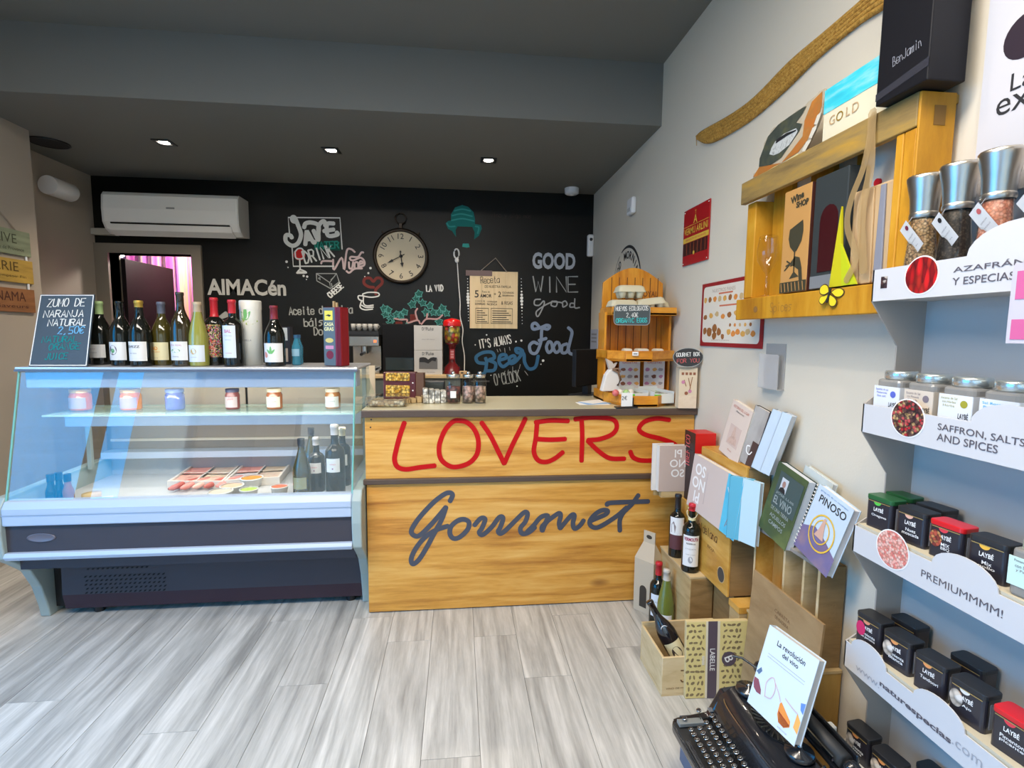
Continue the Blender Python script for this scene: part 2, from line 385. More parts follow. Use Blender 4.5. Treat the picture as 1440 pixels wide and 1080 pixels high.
# the storeroom door: taupe frame, dark leaf ajar, pink curtain in the lit room beyond
fr_m = mat('door_frame_taupe', (.20, .175, .14), .55); leaf_m = mat('door_leaf_brown', (.009, .005, .005), .6, spec=.2)
d1 = struct(MB().box(-2.90, DX0, BW-.025, BW+.14, 0, 2.065).box(DX1, -2.088, BW-.025, BW+.14, 0, 2.065).box(DX0, DX1, BW-.025, BW+.14, DZ1, 2.065), 'door_1', fr_m)
lf = MB().box(0, .70, 0, .04, .01, 1.965).build('leaf', leaf_m, d1, (DX0+.03, BW+.145, 0), (0, 0, 1.545), bev=.003)
MB().tube([(.64, -.05, 1.0), (.64, -.05, 1.02), (.56, -.05, 1.02)], .008).cyl((.64, 0, 1.0), .02, -.05, 0, R=Matrix.Rotation(PI/2, 3, 'X')).build('handle', STEEL, lf)
struct(MB().box(-3.4, -3.35, BW+.14, 6.6, 0, 2.5).box(-1.3, -1.25, BW+.14, 6.6, 0, 2.5).box(-3.4, -1.25, 6.55, 6.6, 0, 2.5).box(-3.4, -1.25, BW+.14, 6.6, 2.45, 2.5).box(-3.4, -1.25, BW+.14, 6.6, -.05, 0),
    'wall_storeroom', mat('storeroom_dark', (.05, .04, .035), .8))
cur = MB(); N_ = 90; vs = []
for i in range(N_+1):
    xx = -3.32+1.25*i/N_; yy = 5.55+.035*math.sin(i*.75)+.015*math.sin(i*1.9)
    vs += [(xx, yy, .04), (xx, yy, 2.28)]
cur.add(vs, [(2*i, 2*i+2, 2*i+3, 2*i+1) for i in range(N_)], sm=True)
cm, cnt, cb = nodes('pink_curtain'); MC['pink_curtain'] = cm
tc = cnt.nodes.new('ShaderNodeTexCoord'); mp = cnt.nodes.new('ShaderNodeMapping'); mp.inputs['Scale'].default_value = (17, 0, 0)
nz = cnt.nodes.new('ShaderNodeTexNoise'); nz.inputs['Scale'].default_value = 1; nz.inputs['Detail'].default_value = 1
rp = ramp(cnt, [(.38, (.50, .06, .36)), (.48, (.85, .25, .55)), (.56, (.9, .62, .30)), (.64, (.70, .2, .62))])
cnt.links.new(tc.outputs['Object'], mp.inputs[0]); cnt.links.new(mp.outputs[0], nz.inputs[0]); cnt.links.new(nz.outputs[0], rp.inputs[0]); cnt.links.new(rp.outputs[0], cb.inputs['Base Color']); cb.inputs['Roughness'].default_value = .8
tag(cur.build('curtain', cm), 'pink and orange striped curtain hanging in the doorway beyond the dark door', 'curtain')
lamp = thing('ceiling_lamp', 'small bright ceiling lamp glowing above the storeroom doorway', 'lamp', (at(170, 357, 'y', 4.85).x, 4.85, 2.44))
MB().cyl((0, 0, 0), .06, -.03, .01).build('base', WHITE, lamp)
MB().tube([(0, 0, -.03), (0, 0, -.45)], .006, 6).build('cord', WHITE, lamp)
MB().ball((0, 0, at(170, 357, 'y', 4.85).z-2.44), .03).build('bulb', mat('lamp_glow', (1, 1, 1), .5, emit=(1, .93, .82), es=60), lamp)
pl = bpy.data.lights.new('storeroom_light', 'POINT'); pl.energy = 38; pl.color = (1, .88, .8); pl.shadow_soft_size = .05
plo = bpy.data.objects.new('storeroom_light', pl); COL.objects.link(plo); plo.location = (-2.45, 5.1, 2.2)

# ------------------------------------------------------------ ceiling and wall fittings
for k, (x, y, lab) in enumerate([(-1.898, 3.70, 'square recessed downlight in the dark ceiling above the wall air conditioner'),
        (-.845, 3.707, 'square recessed downlight in the ceiling in front of the clock'),
        (.219, 3.767, 'square recessed downlight in the ceiling nearest the white smoke detector')]):
    t = thing('ceiling_downlight', lab, 'lamp', (x, y, HC), group='downlights over the counter')
    MB().box(-.055, .055, -.055, -.035, -.006, 0).box(-.055, .055, .035, .055, -.006, 0).box(-.055, -.035, -.035, .035, -.006, 0).box(.035, .055, -.035, .035, -.006, 0).build('trim_ring', BLACK, t)
    MB().cyl((0, 0, 0), .033, -.004, -.001).build('bulb', mat('downlight_glow', (1, 1, 1), .5, emit=(1, .9, .76), es=22), t)
t = thing('ceiling_speaker', 'round black speaker grille flush in the ceiling near the left wall', 'speaker', (-2.66, 3.80, HC))
MB().cyl((0, 0, 0), .105, -.006, 0, 32).build('grille', mat('speaker_black', (.006, .006, .008), .6), t)
MB().lathe([(.103, -.001), (.112, -.001), (.112, -.009), (.103, -.009)], 32).build('rim', BLACK, t)
t = thing('smoke_detector', 'round white smoke detector on the ceiling by the right wall corner', 'smoke detector', (.958, 4.388, HC))
MB().lathe([(.0001, -.05), (.045, -.05), (.058, -.042), (.06, -.012), (.06, 0)], 28).build('body', WHITE, t)
MB().lathe([(.0001, -.058), (.02, -.056), (.022, -.049)], 16).build('cap', WHITE, t)
t = thing('motion_sensor', 'small white alarm sensor high on the right wall near the corner', 'sensor', (RW-.001, 3.48, 2.235))
MB().extr([(-.055, -.055), (.055, -.055), (.055, .055), (-.055, .055)], 'x', -.035, 0).build('body', WHITE, t, bev=.012)
MB().box(-.037, -.034, -.03, .03, -.035, -.012).build('lens', mat('sensor_lens', (.55, .55, .53), .3), t)
t = thing('alarm_detector', 'slim white detector with dark eye in the corner beside the black wall', 'sensor', (RW-.03, BW-.004, 2.15))
MB().box(-.028, .028, -.05, 0, -.10, .09).build('body', WHITE, t, bev=.014)
MB().ball((0, -.05, .045), .014).build('lens', BLACK, t)
t = thing('pipe_light', 'short white cylinder fitting on the far left wall below the ceiling', 'wall light', (LW, 4.10, 2.37))
R90 = Matrix.Rotation(PI/2, 3, 'X')
MB().lathe([(.0001, -.12), (.06, -.12), (.065, -.11), (.065, .10)], 24, R=R90, c=(.07, 0, 0)).lathe([(.065, .1), (.0001, .1)], 24, R=R90, c=(.07, 0, 0)).build('shade', WHITE, t)
MB().box(0, .02, -.04, .04, -.04, .04).build('bracket', WHITE, t)
MB().box(LW+.004, -2.715, BW-.05, BW, 2.125, 2.175).build('pipe_cover', mat('pipe_cover_beige', (.42, .40, .35), .5))
tag(bpy.data.objects['pipe_cover'], 'beige pipe cover running under the air conditioner into the left corner', 'pipe cover')

# air conditioner: body profile extruded along x
ac = thing('air_conditioner', 'white wall mounted air conditioner above the storeroom door', 'air conditioner', (0, BW, 0))
ax0, ax1 = -2.70, -1.72
prof = [(0, 2.13), (-.12, 2.12), (-.175, 2.15), (-.205, 2.20), (-.21, 2.30), (-.20, 2.40), (-.175, 2.43), (0, 2.43)]
MB().extr(prof, 'x', ax0, ax1).build('body', mat('ac_white', (.80, .80, .77), .25), ac, bev=.008)
for xx in (ax0-.004, ax1+.004):
    MB().extr([(a*1.0, b) for a, b in prof], 'x', xx-.006, xx+.006).build('end_cap', mat('ac_cap', (.62, .62, .60), .35), ac, bev=.003)
MB().extr([(-.120, 2.118), (-.176, 2.147), (-.199, 2.183), (-.207, 2.183), (-.183, 2.141), (-.122, 2.108)], 'x', ax0+.03, ax1-.05).build('flap', mat('ac_flap', (.74, .74, .72), .3), ac)
MB().box(ax0+.05, ax1-.06, -.2085, -.19, 2.186, 2.197).build('air_slot', BLACK, ac)
MB().box(-2.24, -2.18, -.2125, -.209, 2.305, 2.318).build('badge', mat('badge_grey', (.3, .3, .3), .4), ac)

# clock ------------------------------------------------------------------
ck = thing('wall_clock', 'large round pocket watch style clock with cream face on the black wall', 'clock', (-.478, BW, 2.015))
Ry = Matrix.Rotation(PI/2, 3, 'X')
brz = mat('clock_bronze', (.045, .032, .022), .4, .6)
MB().lathe([(.0001, 0), (.215, 0), (.232, .018), (.232, .04), (.218, .052), (.205, .048), (.203, .03)], 48, R=Ry).build('case', brz, ck)
MB().lathe([(.206, .031), (.0001, .031)], 48, R=Ry, sm=False).build('dial', mat('clock_face', (.72, .62, .44), .6), ck)
num = MB()
for h in range(1, 13):
    a = PI/2-h*PI/6; Mx = frame((math.cos(a)*.165, -.033, math.sin(a)*.165), (math.sin(a), 0, -math.cos(a)), (math.cos(a), 0, math.sin(a)))
    if h in (4, 5, 6, 7, 8): Mx = frame((math.cos(a)*.165, -.033, math.sin(a)*.165), (-math.sin(a), 0, math.cos(a)), (-math.cos(a), 0, -math.sin(a)))
    text('n', str(h), None, None, Mx, height=.045, bold=.0, mb=num)
num.build('numerals', INK, ck)
def hand(ang, L_, w_, name):
    a = math.radians(90-ang); d = Vector((math.cos(a), 0, math.sin(a))); p = Vector((-d.z, 0, d.x))
    m_ = MB(); P = [d*-L_*.25, d*L_*.55, d*L_*.62+p*w_*1.6, d*L_, d*L_*.62-p*w_*1.6]
    ribbon(m_, [Vector((q.x, -.040, q.z)) for q in (P[0], P[1])], (0, -1, 0), w_)
    m_.add([(q.x, -.040, q.z) for q in P[1:]], [(0, 1, 2, 3)]); m_.build(name, INK, ck)
hand(242, .13, .007, 'minute_hand'); hand(172, .095, .009, 'hour_hand'); hand(355, .05, .006, 'alarm_hand')
MB().lathe([(.0001, .046), (.012, .046), (.014, .034)], 12, R=Ry).build('pivot', INK, ck)
MB().box(-.014, .014, -.04, -.012, .23, .275).build('crown', brz, ck, bev=.003)
MB().tube([(.045*math.cos(t_), -.026, .315+.045*math.sin(t_)) for t_ in [i*PI/10 for i in range(21)]], .006, 8).build('ring', brz, ck)
for s_ in (-1, 1): MB().cyl((0, 0, 0), .008, .225, .255, 10).build('button', brz, ck, (0, -.026, 0), (0, s_*.65, 0))

# white cable with ring plug on the wall
t = thing('cable', 'thin white cable with oval socket running down the black wall', 'cable', (0, BW, 0))
cp = [at(u, v, 'y', BW) for u, v in ((643, 368), (645, 400), (647, 425), (647, 445), (651, 463), (650, 480), (653, 500), (653, 524))]
MB().tube([(p.x, -.006, p.z) for p in [Vector(q) for q in smooth([tuple(c) for c in cp])]], .0045, 6).build('wire', PAPER, t)
c0 = at(642, 357, 'y', BW)
MB().tube([(c0.x+.022*math.cos(a), -.01, c0.z+.04*math.sin(a)) for a in [i*PI/8 for i in range(17)]], .007, 8).ball((c0.x+.003, -.012, c0.z-.055), .018, sz=(1, .5, 1.3)).build('socket', PAPER, t)

# hanging recipe sheet
rs = thing('recipe_poster', 'cream recipe poster hanging by a string on the black wall', 'poster', (0, BW-.012, 0))
x0, x1, z0, z1 = .105, .525, 1.412, 1.905
for k in range(4):
    xa = x0+(x1-x0)*k/4; MB().box(xa+.0006, xa+(x1-x0)/4-.0006, -.006, 0, z0, z1).build('board', wood('poster_board', (.62, .47, .27), (.72, .57, .34), (.76, .62, .40), (12, 12, 1.2), .6, rnd=.04), rs)
MB().tube([(.19, -.004, z1-.005), (.328, -.004, 2.02), (.43, -.004, z1-.005)], .004, 6).build('string', mat('jute', (.30, .25, .2), .9), rs)
MB().box(.07, .30, -.009, -.006, 1.865, 1.912, R=None).build('tape', mat('washi_tape', (.16, .11, .11), .6), rs)
def T(s, cx, cz, wd, hh, m_=INK, b=0, par=rs, nm='lettering', y=-.0075):
    return text(nm, s, m_, par, frame((cx, y, cz), (1, 0, 0), (0, 0, 1)), width=wd, height=hh, bold=b)
chalk('lettering', 'Receta', (.20, -.0075, 1.80), (.37, -.0075, 1.81), .055, .005, INK, rs, (0, -1, 0))
T('DE NUESTRA FAMILIA', .35, 1.775, .23, .022)
T('5', .165, 1.71, .035, .062, b=.01); T('Tazas de', .245, 1.73, .07, .016); T('AMOR', .245, 1.695, .10, .030, b=.02); T('+', .325, 1.712, .02, .02); T('2', .365, 1.71, .025, .045); T('CUCHARADAS', .44, 1.725, .10, .016); T('DE ABRAZOS', .44, 1.70, .10, .014)
T('3 VASOS DE', .195, 1.648, .085, .014); T('SONRISAS', .195, 1.625, .09, .018, b=.01); T('COMPRENDER', .30, 1.645, .09, .014); T('PACIENCIA', .30, 1.622, .09, .018, b=.01); T('& RISAS', .43, 1.635, .10, .03)
g = MB()
for a in range(2):
    xx = (.155, .29)[a]; ww = (.115, .19)[a]
    g.box(xx, xx+ww, -.0078, -.0072, 1.455, 1.459).box(xx, xx+ww, -.0078, -.0072, 1.585, 1.589).box(xx, xx+.003, -.0078, -.0072, 1.455, 1.589).box(xx+ww-.003, xx+ww, -.0078, -.0072, 1.455, 1.589)
    for k in range(6): g.box(xx+.012, xx+ww-.012-.02*(k % 3), -.0078, -.0072, 1.468+.019*k, 1.474+.019*k)
g.build('ruled_frames', INK, rs)

# stacked wooden word signs on the near left wall
sgn = wthing('hanging_word_signs', 'three painted wooden word signs hanging on a rope on the left wall', 'sign', (LW2, 3.25, 1.47))
for k, (za, zb, col_, ink_, s_, wd_, cy_, s2, ye) in enumerate(((1.811, 1.957, (.22, .26, .17), (.05, .06, .03), 'OLIVE', .215, 3.315, 'Huile de Provence', 3.523), (1.647, 1.785, (.42, .27, .05), (.10, .06, .01), 'EPICERIE', .34, 3.25, 'Comptoir Fin', 3.527), (1.472, 1.612, (.26, .11, .04), (.07, .02, .01), 'PANAMA', .29, 3.31, 'Saveurs', 3.524))):
    MB().box(LW2+.002, LW2+.014, 2.93, ye, za, zb).build('sign_board', wood('sign_wood_%s' % 'abc'[k], tuple(c*.6 for c in col_), col_, tuple(c*1.25 for c in col_), (8, 2, 14), .7, rnd=.02), sgn, bev=.002)
    text('lettering', s_, mat('sign_ink_%s' % 'abc'[k], ink_, .7), sgn, frame((LW2+.0148, cy_, za+.093), (0, 1, 0), (0, 0, 1)), width=wd_, height=.055)
    text('lettering', s2, mat('sign_ink_%s' % 'abc'[k], ink_, .7), sgn, frame((LW2+.0148, 3.36, za+.035), (0, 1, 0), (0, 0, 1)), width=.22, height=.020)
jm = mat('jute', (.30, .25, .2), .9)
MB().tube([(LW2+.008, 3.43, 1.957), (LW2+.008, 3.20, 2.16), (LW2+.008, 2.98, 1.957)], .004, 6).build('rope', jm, sgn)
for za, zb in ((1.785, 1.811), (1.612, 1.647)):
    for yy in (3.49, 2.97): MB().tube([(LW2+.008, yy, za), (LW2+.008, yy, zb)], .006, 6).build('rope_link', WHITE, sgn)

# ------------------------------------------------------------ chalk art painted on the black wall
NB = (0, -1, 0)
def WP(u, v): p = at(u, v, 'y', BW-.0015); return (p.x, p.y, p.z)
def art(name, strokes, mt, wd, sm=True, par=wall_back):
    m_ = MB()
    for s in strokes:
        P = [WP(*q) for q in s]; P = smooth(P) if sm and len(P) > 2 else P
        ribbon(m_, P, NB, wd)
    return m_.build(name, mt, par)
def crop(ox, oy, sc, L_): return [[(ox+x/sc, oy+y/sc) for x, y in s] for s in L_]
teal = mat('teal_chalk', (.02, .30, .24), .9); blue = mat('blue_chalk', (.035, .14, .28), .9); blue2 = mat('pale_blue_chalk', (.22, .29, .42), .9)
rose = mat('rose_chalk', (.55, .33, .33), .9); maroon = mat('maroon_chalk', (.20, .035, .03), .9); redc = mat('red_chalk', (.6, .02, .02), .9)
K = 8.308
art('chalk_frame', crop(395, 295, K, [[(100, 270), (85, 90), (690, 95), (715, 460)], [(130, 430), (145, 660), (620, 660)]]), CHALK, .011, False)
art('chalk_word_save', crop(395, 295, K, [[(170, 140), (140, 130), (130, 95), (160, 90), (200, 180), (235, 290), (200, 390), (130, 420), (60, 370), (60, 300), (110, 300), (130, 330)],
    [(285, 410), (300, 260), (310, 260), (380, 380), (400, 370)], [(285, 350), (345, 340)], [(270, 210), (290, 160), (360, 150), (440, 190), (430, 340)], [(380, 240), (425, 340), (440, 340), (440, 200), (480, 140), (510, 140), (520, 190)],
    [(620, 160), (540, 170), (550, 300), (660, 290), (650, 260)], [(500, 250), (620, 230)]]), CHALK, .034)
o = MB(); P = [WP(395+x/K, 295+y/K) for x, y in ((385, 375), (690, 372), (695, 478), (385, 470))]; o.add([(p[0], p[1]+.0006, p[2]) for p in P], [(0, 1, 2, 3)]); o.build('chalk_panel', mat('dark_green_chalk', (.004, .07, .05), .9), wall_back)
chalk('chalk_word_water', 'WATER', WP(395+395/K, 295+455/K), WP(395+690/K, 295+450/K), .056, .011, teal, wall_back, NB)
chalk('chalk_word_drink', 'DRINK', WP(395+290/K, 295+630/K), WP(395+640/K, 295+540/K), .10, .014, CHALK, wall_back, NB)
art('chalk_word_wine', crop(395, 295, K, [[(470, 630), (490, 600), (610, 600)], [(610, 580), (620, 700), (710, 560), (740, 700), (770, 480), (820, 460), (865, 495)], [(795, 610), (800, 680), (830, 680), (845, 610)],
    [(860, 690), (865, 620), (900, 620), (905, 690)], [(910, 640), (960, 620), (930, 600), (910, 660), (970, 650), (975, 600), (930, 560), (850, 590), (810, 580), (820, 550), (900, 550), (940, 500), (965, 500)],
    [(765, 715), (800, 735), (860, 690), (950, 685)]]), mat('pink_chalk', (.70, .55, .55), .9), .016)
art('chalk_wine_glass', crop(395, 295, K, [[(165, 490), (200, 455), (245, 455), (270, 500), (260, 560), (220, 575), (175, 560), (165, 490)], [(220, 575), (225, 690)], [(185, 740), (225, 700), (300, 735), (190, 740)], [(195, 725), (280, 728)]]), CHALK, .012)
o = MB(); c = WP(395+217/K, 295+525/K); o.lathe([(.0001, 0), (.047, 0)], 20, c, R=Ry, sm=False); o.build('chalk_wine', redc, wall_back)
art('chalk_cheese', crop(395, 295, K, [[(415, 745), (650, 745), (680, 840)], [(415, 745), (420, 830), (580, 920)], [(415, 745), (570, 850), (650, 745)], [(570, 850), (580, 920), (685, 840)], [(440, 800), (455, 790), (460, 820), (440, 800)], [(585, 820), (610, 795)], [(590, 860), (600, 910)]]), CHALK2, .008, False)
chalk('chalk_word_cheese', 'CHEESE', WP(395+580/K, 295+1030/K), WP(395+740/K, 295+900/K), .045, .011, CHALK, wall_back, NB)
text('chalk_word_almacen', 'AlMACén', mat('almacen_chalk', (.50, .51, .49), .9), wall_back, frame(Vector(WP(347, 404)), Vector(WP(401, 404.5))-Vector(WP(292, 403)), (0, 0, 1)), width=Vector(Vector(WP(402, 404))-Vector(WP(291, 404))).length, height=.135, bold=.03)
art('chalk_arrow', [[(318, 440), (308, 447), (316, 455)], [(309, 447), (326, 441)]], CHALK2, .03, False)
chalk('chalk_note', 'Aceite de oliva', WP(407, 443), WP(497, 440), .065, .010, CHALK2, wall_back, NB)
chalk('chalk_note', 'bálsamico', WP(428, 459), WP(490, 457), .065, .010, CHALK2, wall_back, NB)
chalk('chalk_note', 'Do Vino', WP(442, 471), WP(488, 470), .065, .010, CHALK2, wall_back, NB)
K5 = 5.4
art('chalk_cup', crop(500, 380, K5, [[(55, 180), (100, 168), (170, 172), (175, 195), (120, 205), (60, 195), (55, 180)], [(60, 195), (60, 250), (85, 270), (135, 265)], [(55, 195), (22, 195), (25, 220), (55, 235)], [(45, 235), (35, 280), (70, 300), (130, 295)], [(45, 265), (80, 282), (135, 280)]]), CHALK, .011)
art('chalk_heart', crop(500, 380, K5, [[(155, 185), (155, 145), (200, 100), (195, 65), (160, 60), (135, 85), (110, 60), (70, 65), (65, 100), (100, 125), (140, 130)]]), maroon, .024)
chalk('chalk_word_la_vid', 'LA VID', WP(600, 410), WP(624, 409), .052, .010, CHALK, wall_back, NB)
vine = [[(290, 365), (340, 375), (390, 375), (395, 400), (470, 380), (490, 405)], [(470, 380), (455, 320), (470, 290)], [(500, 410), (540, 370), (620, 370), (660, 340)], [(540, 370), (545, 330)]]
art('chalk_vine_branch', crop(500, 380, K5, vine), rose, .014)
lv = []; rr_ = random.Random(5)
for cx, cy in [(215, 290), (250, 305), (310, 335), (270, 370), (370, 320), (390, 430), (265, 400), (430, 260), (480, 180), (460, 215), (510, 250), (565, 270), (535, 320), (590, 320), (660, 290), (640, 320), (690, 325), (635, 390), (230, 335), (345, 345)]:
    pts = []
    for j in range(11):
        a = 2*PI*j/10+rr_.random()*.3; q = (34 if j % 2 else 20)*(.8+.3*rr_.random()); pts.append((cx+q*math.cos(a), cy+q*math.sin(a)))
    pts[-1] = pts[0]; lv.append(pts)
o = MB()
for pts in crop(500, 380, K5, lv): o.add([(p[0], p[1]+.0008, p[2]) for p in [WP(*q) for q in pts[:-1]]], [list(range(len(pts)-1))])
o.build('chalk_vine_leaf', mat('leaf_fill_chalk', (.015, .11, .095), .9), wall_back)
art('chalk_leaf_outline', crop(500, 380, K5, lv), mat('leaf_chalk', (.10, .36, .33), .9), .007, False)
o = MB()
for cx, cy, n_ in ((330, 400, 9), (440, 345, 8)):
    for j in range(n_): p = WP(500+(cx+(j % 3-1)*16)/K5, 380+(cy+(j//3)*18)/K5); o.lathe([(.0001, 0), (.013, 0)], 10, p, R=Ry, sm=False)
o.build('chalk_grapes', maroon, wall_back)
# teal helmet of hair, moustache
K2 = 6.0
hp = [(205, 240), (205, 190), (240, 130), (300, 110), (350, 125), (395, 170), (408, 230), (408, 270), (460, 280), (465, 310), (440, 370), (400, 400), (405, 340), (385, 295), (260, 290), (245, 320), (248, 380), (215, 330), (180, 310), (160, 265), (180, 245)]
P = [WP(600+x/K2, 270+y/K2) for x, y in hp]
MB().add(P, [list(range(len(P)))]).build('chalk_hair', mat('teal_fill', (.012, .20, .18), .9), wall_back)
art('chalk_hair_strokes', crop(600, 270, K2, [[(230, 160), (300, 145), (370, 160)], [(215, 200), (290, 185), (385, 205)], [(210, 240), (300, 225), (400, 245)], [(170, 262), (190, 290), (240, 290)], [(410, 290), (440, 300), (430, 350)]]), mat('teal_light', (.05, .38, .34), .9), .012)
P = [WP(600+x/K2, 270+y/K2) for x, y in ((305, 435), (355, 435), (362, 465), (340, 470), (300, 462))]
MB().add(P, [list(range(5))]).build('chalk_moustache', mat('teal_light2', (.06, .45, .38), .9), wall_back)
# GOOD WINE good / Beer / Food
text('chalk_word_good', 'GOOD', mat('good_chalk', (.52, .55, .60), .9), wall_back, frame(Vector(WP(779, 367)), (1, 0, 0), (0, 0, 1)), width=.385, height=.145, bold=.04)
chalk('chalk_word_wine', 'WINE', WP(750, 411), WP(815, 410), .135, .012, CHALK2, wall_back, NB, fill=.85)
art('chalk_word_good', crop(600, 270, K2, [[(960, 905), (915, 910), (910, 950), (950, 955), (985, 920), (990, 950), (940, 1050), (925, 1010), (990, 960), (1050, 930), (1060, 920), (1050, 955), (1090, 965), (1100, 925), (1060, 925), (1140, 935), (1150, 970), (1185, 950), (1170, 920), (1145, 930)], [(1250, 900), (1250, 975), (1290, 975)], [(1245, 940), (1215, 940), (1210, 970), (1245, 970)]]), mat('good2_chalk', (.35, .37, .38), .9), .012)
for k, (u0, v0, v1) in enumerate(((657.5, 392, 451), (733, 392, 455))):
    o = MB()
    for j in range(15): s_ = .004+.011*math.exp(-((j-6.5)/2.6)**2); o.lathe([(.0001, 0), (s_, 0)], 8, WP(u0+.1*j, v0+(v1-v0)*j/14), R=Ry, sm=False)
    o.build('chalk_dots', CHALK, wall_back)
K3 = 6.545
chalk('chalk_word_its_always', "IT'S ALWAYS", WP(640+225/K3, 430+395/K3), WP(640+525/K3, 430+345/K3), .075, .009, CHALK, wall_back, NB)
chalk('chalk_word_oclock', "O'CLOCK", WP(640+370/K3, 430+735/K3), WP(640+610/K3, 430+690/K3), .10, .009, CHALK2, wall_back, NB)
art('chalk_word_beer', crop(640, 430, K3, [[(215, 620), (270, 620), (290, 520), (280, 480)], [(270, 530), (210, 520), (195, 470), (260, 430), (340, 430), (360, 480), (310, 500), (370, 530), (360, 590), (290, 600)],
    [(410, 500), (470, 480), (460, 450), (415, 460), (405, 520), (440, 560), (490, 530), (550, 490), (540, 460), (500, 480), (510, 530), (560, 510), (620, 430), (600, 400), (560, 395), (570, 430), (630, 440), (640, 520), (680, 580), (740, 560), (765, 460)]]), blue, .030)
art('chalk_word_food', crop(640, 430, K3, [[(770, 190), (740, 160), (710, 175), (720, 215), (790, 200), (840, 180), (870, 190), (850, 215), (800, 215), (790, 330), (750, 430), (700, 430), (685, 370), (720, 335), (760, 350)], [(770, 320), (840, 300)],
    [(860, 330), (840, 380), (860, 430), (895, 400), (885, 340), (860, 330)], [(930, 335), (905, 385), (930, 430), (965, 400), (955, 345), (930, 335)], [(1030, 350), (985, 370), (985, 430), (1030, 420), (1060, 320), (1075, 240), (1040, 200)], [(1040, 370), (1050, 430), (1090, 450)]]), blue2, .028)
art('chalk_rays', crop(640, 430, K3, [[(385, 400), (395, 425)], [(410, 395), (420, 420)], [(455, 390), (460, 430)], [(500, 380), (505, 410)], [(490, 590), (480, 640)], [(530, 560), (530, 600)], [(600, 540), (590, 580)], [(640, 600), (670, 640)], [(460, 600), (440, 640)]]), CHALK2, .005, False)
o = MB()
for x, y, s_ in [(290, 268, .007), (185, 360, .006), (560, 330, .008), (610, 320, .010), (810, 505, .012), (790, 538, .006), (570, 740, .006), (330, 640, .005)]: o.lathe([(.0001, 0), (s_, 0)], 8, WP(640+x/K3, 430+y/K3), R=Ry, sm=False)
for u, v, s_ in [(403, 368, .011), (405, 376, .006), (427, 388, .01), (432, 389, .01), (431, 393, .005), (521, 377, .011), (518, 384, .009), (513, 389, .006)]: o.lathe([(.0001, 0), (s_, 0)], 8, WP(u, v), R=Ry, sm=False)
o.build('chalk_splashes', CHALK, wall_back)
chalk('chalk_faint_note', 'vino y algo mas', WP(690, 305), WP(748, 307), .035, .004, mat('faint_chalk', (.035, .025, .02), .9), wall_back, NB)
# ------------------------------------------------------------ refrigerated display case
CX0, CX1 = -1.945, -.485
fc_dark = mat('case_charcoal', (.050, .046, .058), .45, spec=.35); fc_purple = mat('case_plum', (.040, .022, .034), .45, spec=.35)
fc_white = mat('case_pale_plastic', (.44, .53, .68), .35); fc_grey = mat('case_end_grey', (.33, .41, .41), .45)
fc_in = mat('case_interior_white', (.46, .48, .50), .4)
fc = wthing('display_case', 'long refrigerated glass deli counter with charcoal front on the left', 'display case', (-1.215, 2.8, 0))
endp = [(2.375, .645), (2.345, .60), (2.335, .50), (2.345, .38), (2.40, .335), (2.47, .27), (2.52, .17), (2.55, .06), (2.56, 0), (2.60, 0), (3.10, 0), (3.16, .64), (3.0, .66)]
for a, b in ((CX0-.045, CX0), (CX1, CX1+.045)): MB().extr(endp, 'x', a, b).build('end_panel', fc_grey, fc, bev=.006)
MB().extr([(2.365, .63), (2.345, .60), (2.345, .525), (2.41, .525), (2.41, .63)], 'x', CX0, CX1).build('front_lip', fc_white, fc, bev=.006)
MB().box(CX0, CX1, 2.3425, 2.346, .572, .576).build('lip_groove', mat('groove_blue', (.3, .38, .5), .5), fc)
MB().box(CX0, CX1, 2.362, 2.42, .405, .526).build('front_panel', fc_dark, fc)
MB().extr([(2.345, .405), (2.335, .39), (2.345, .372), (2.43, .372), (2.43, .405)], 'x', CX0, CX1).build('bumper_strip', fc_white, fc, bev=.003)
MB().extr([(2.43, .385), (2.40, .372), (2.45, .30), (2.56, .275), (2.58, .30), (2.58, .385)], 'x', CX0, CX1).build('kick_cove', fc_purple, fc)
MB().extr([(2.55, .275), (2.545, .11), (2.60, .10), (2.60, .275)], 'x', CX0+.07, CX1).build('base_panel', fc_dark, fc)
MB().extr([(2.545, .11), (2.56, .035), (2.60, .035), (2.60, .11)], 'x', CX0+.07, CX1).build('base_trim', fc_purple, fc)
MB().box(CX0, CX1, 2.60, 3.10, .03, .30).build('plinth', BLACK, fc)
for xx in (-1.75, -.55): MB().cyl((xx, 2.60, 0), .022, 0, .035, 12).build('foot', BLACK, fc)
vent = MB()
for j in range(5):
    for i in range(17):
        x_, z_ = -1.775+.0218*i+.005*(j % 2), .112+.020*j
        vent.add([(x_, 2.5435+.0002*j, z_), (x_+.011, 2.5435, z_+.003), (x_+.016, 2.5435, z_+.012), (x_+.005, 2.5435, z_+.009)], [(0, 1, 2, 3)])
for i in range(13): vent.add([(-1.76+.0218*i, 2.5435, .232), (-1.75+.0218*i, 2.5435, .232), (-1.745+.0218*i, 2.5435, .240), (-1.755+.0218*i, 2.5435, .240)], [(0, 1, 2, 3)])
o = vent.build('vent_hole', mat('vent_black', (.004, .004, .005), .8), fc); o['kind'] = 'stuff'
bd = MB(); bd.lathe([(.0001, .002), (.048, .002), (.056, .004), (.058, .001)], 28, (-1.805, 2.3615, .467), R=Matrix.Diagonal((1, 1, 1)) @ Ry); b_ = bd.build('badge', mat('badge_dark', (.13, .12, .15), .35), fc)
b_.scale = (1, 1, 1)
for i, vtx in enumerate(b_.data.vertices): vtx.co.z = (vtx.co.z-.467)*.34+.467
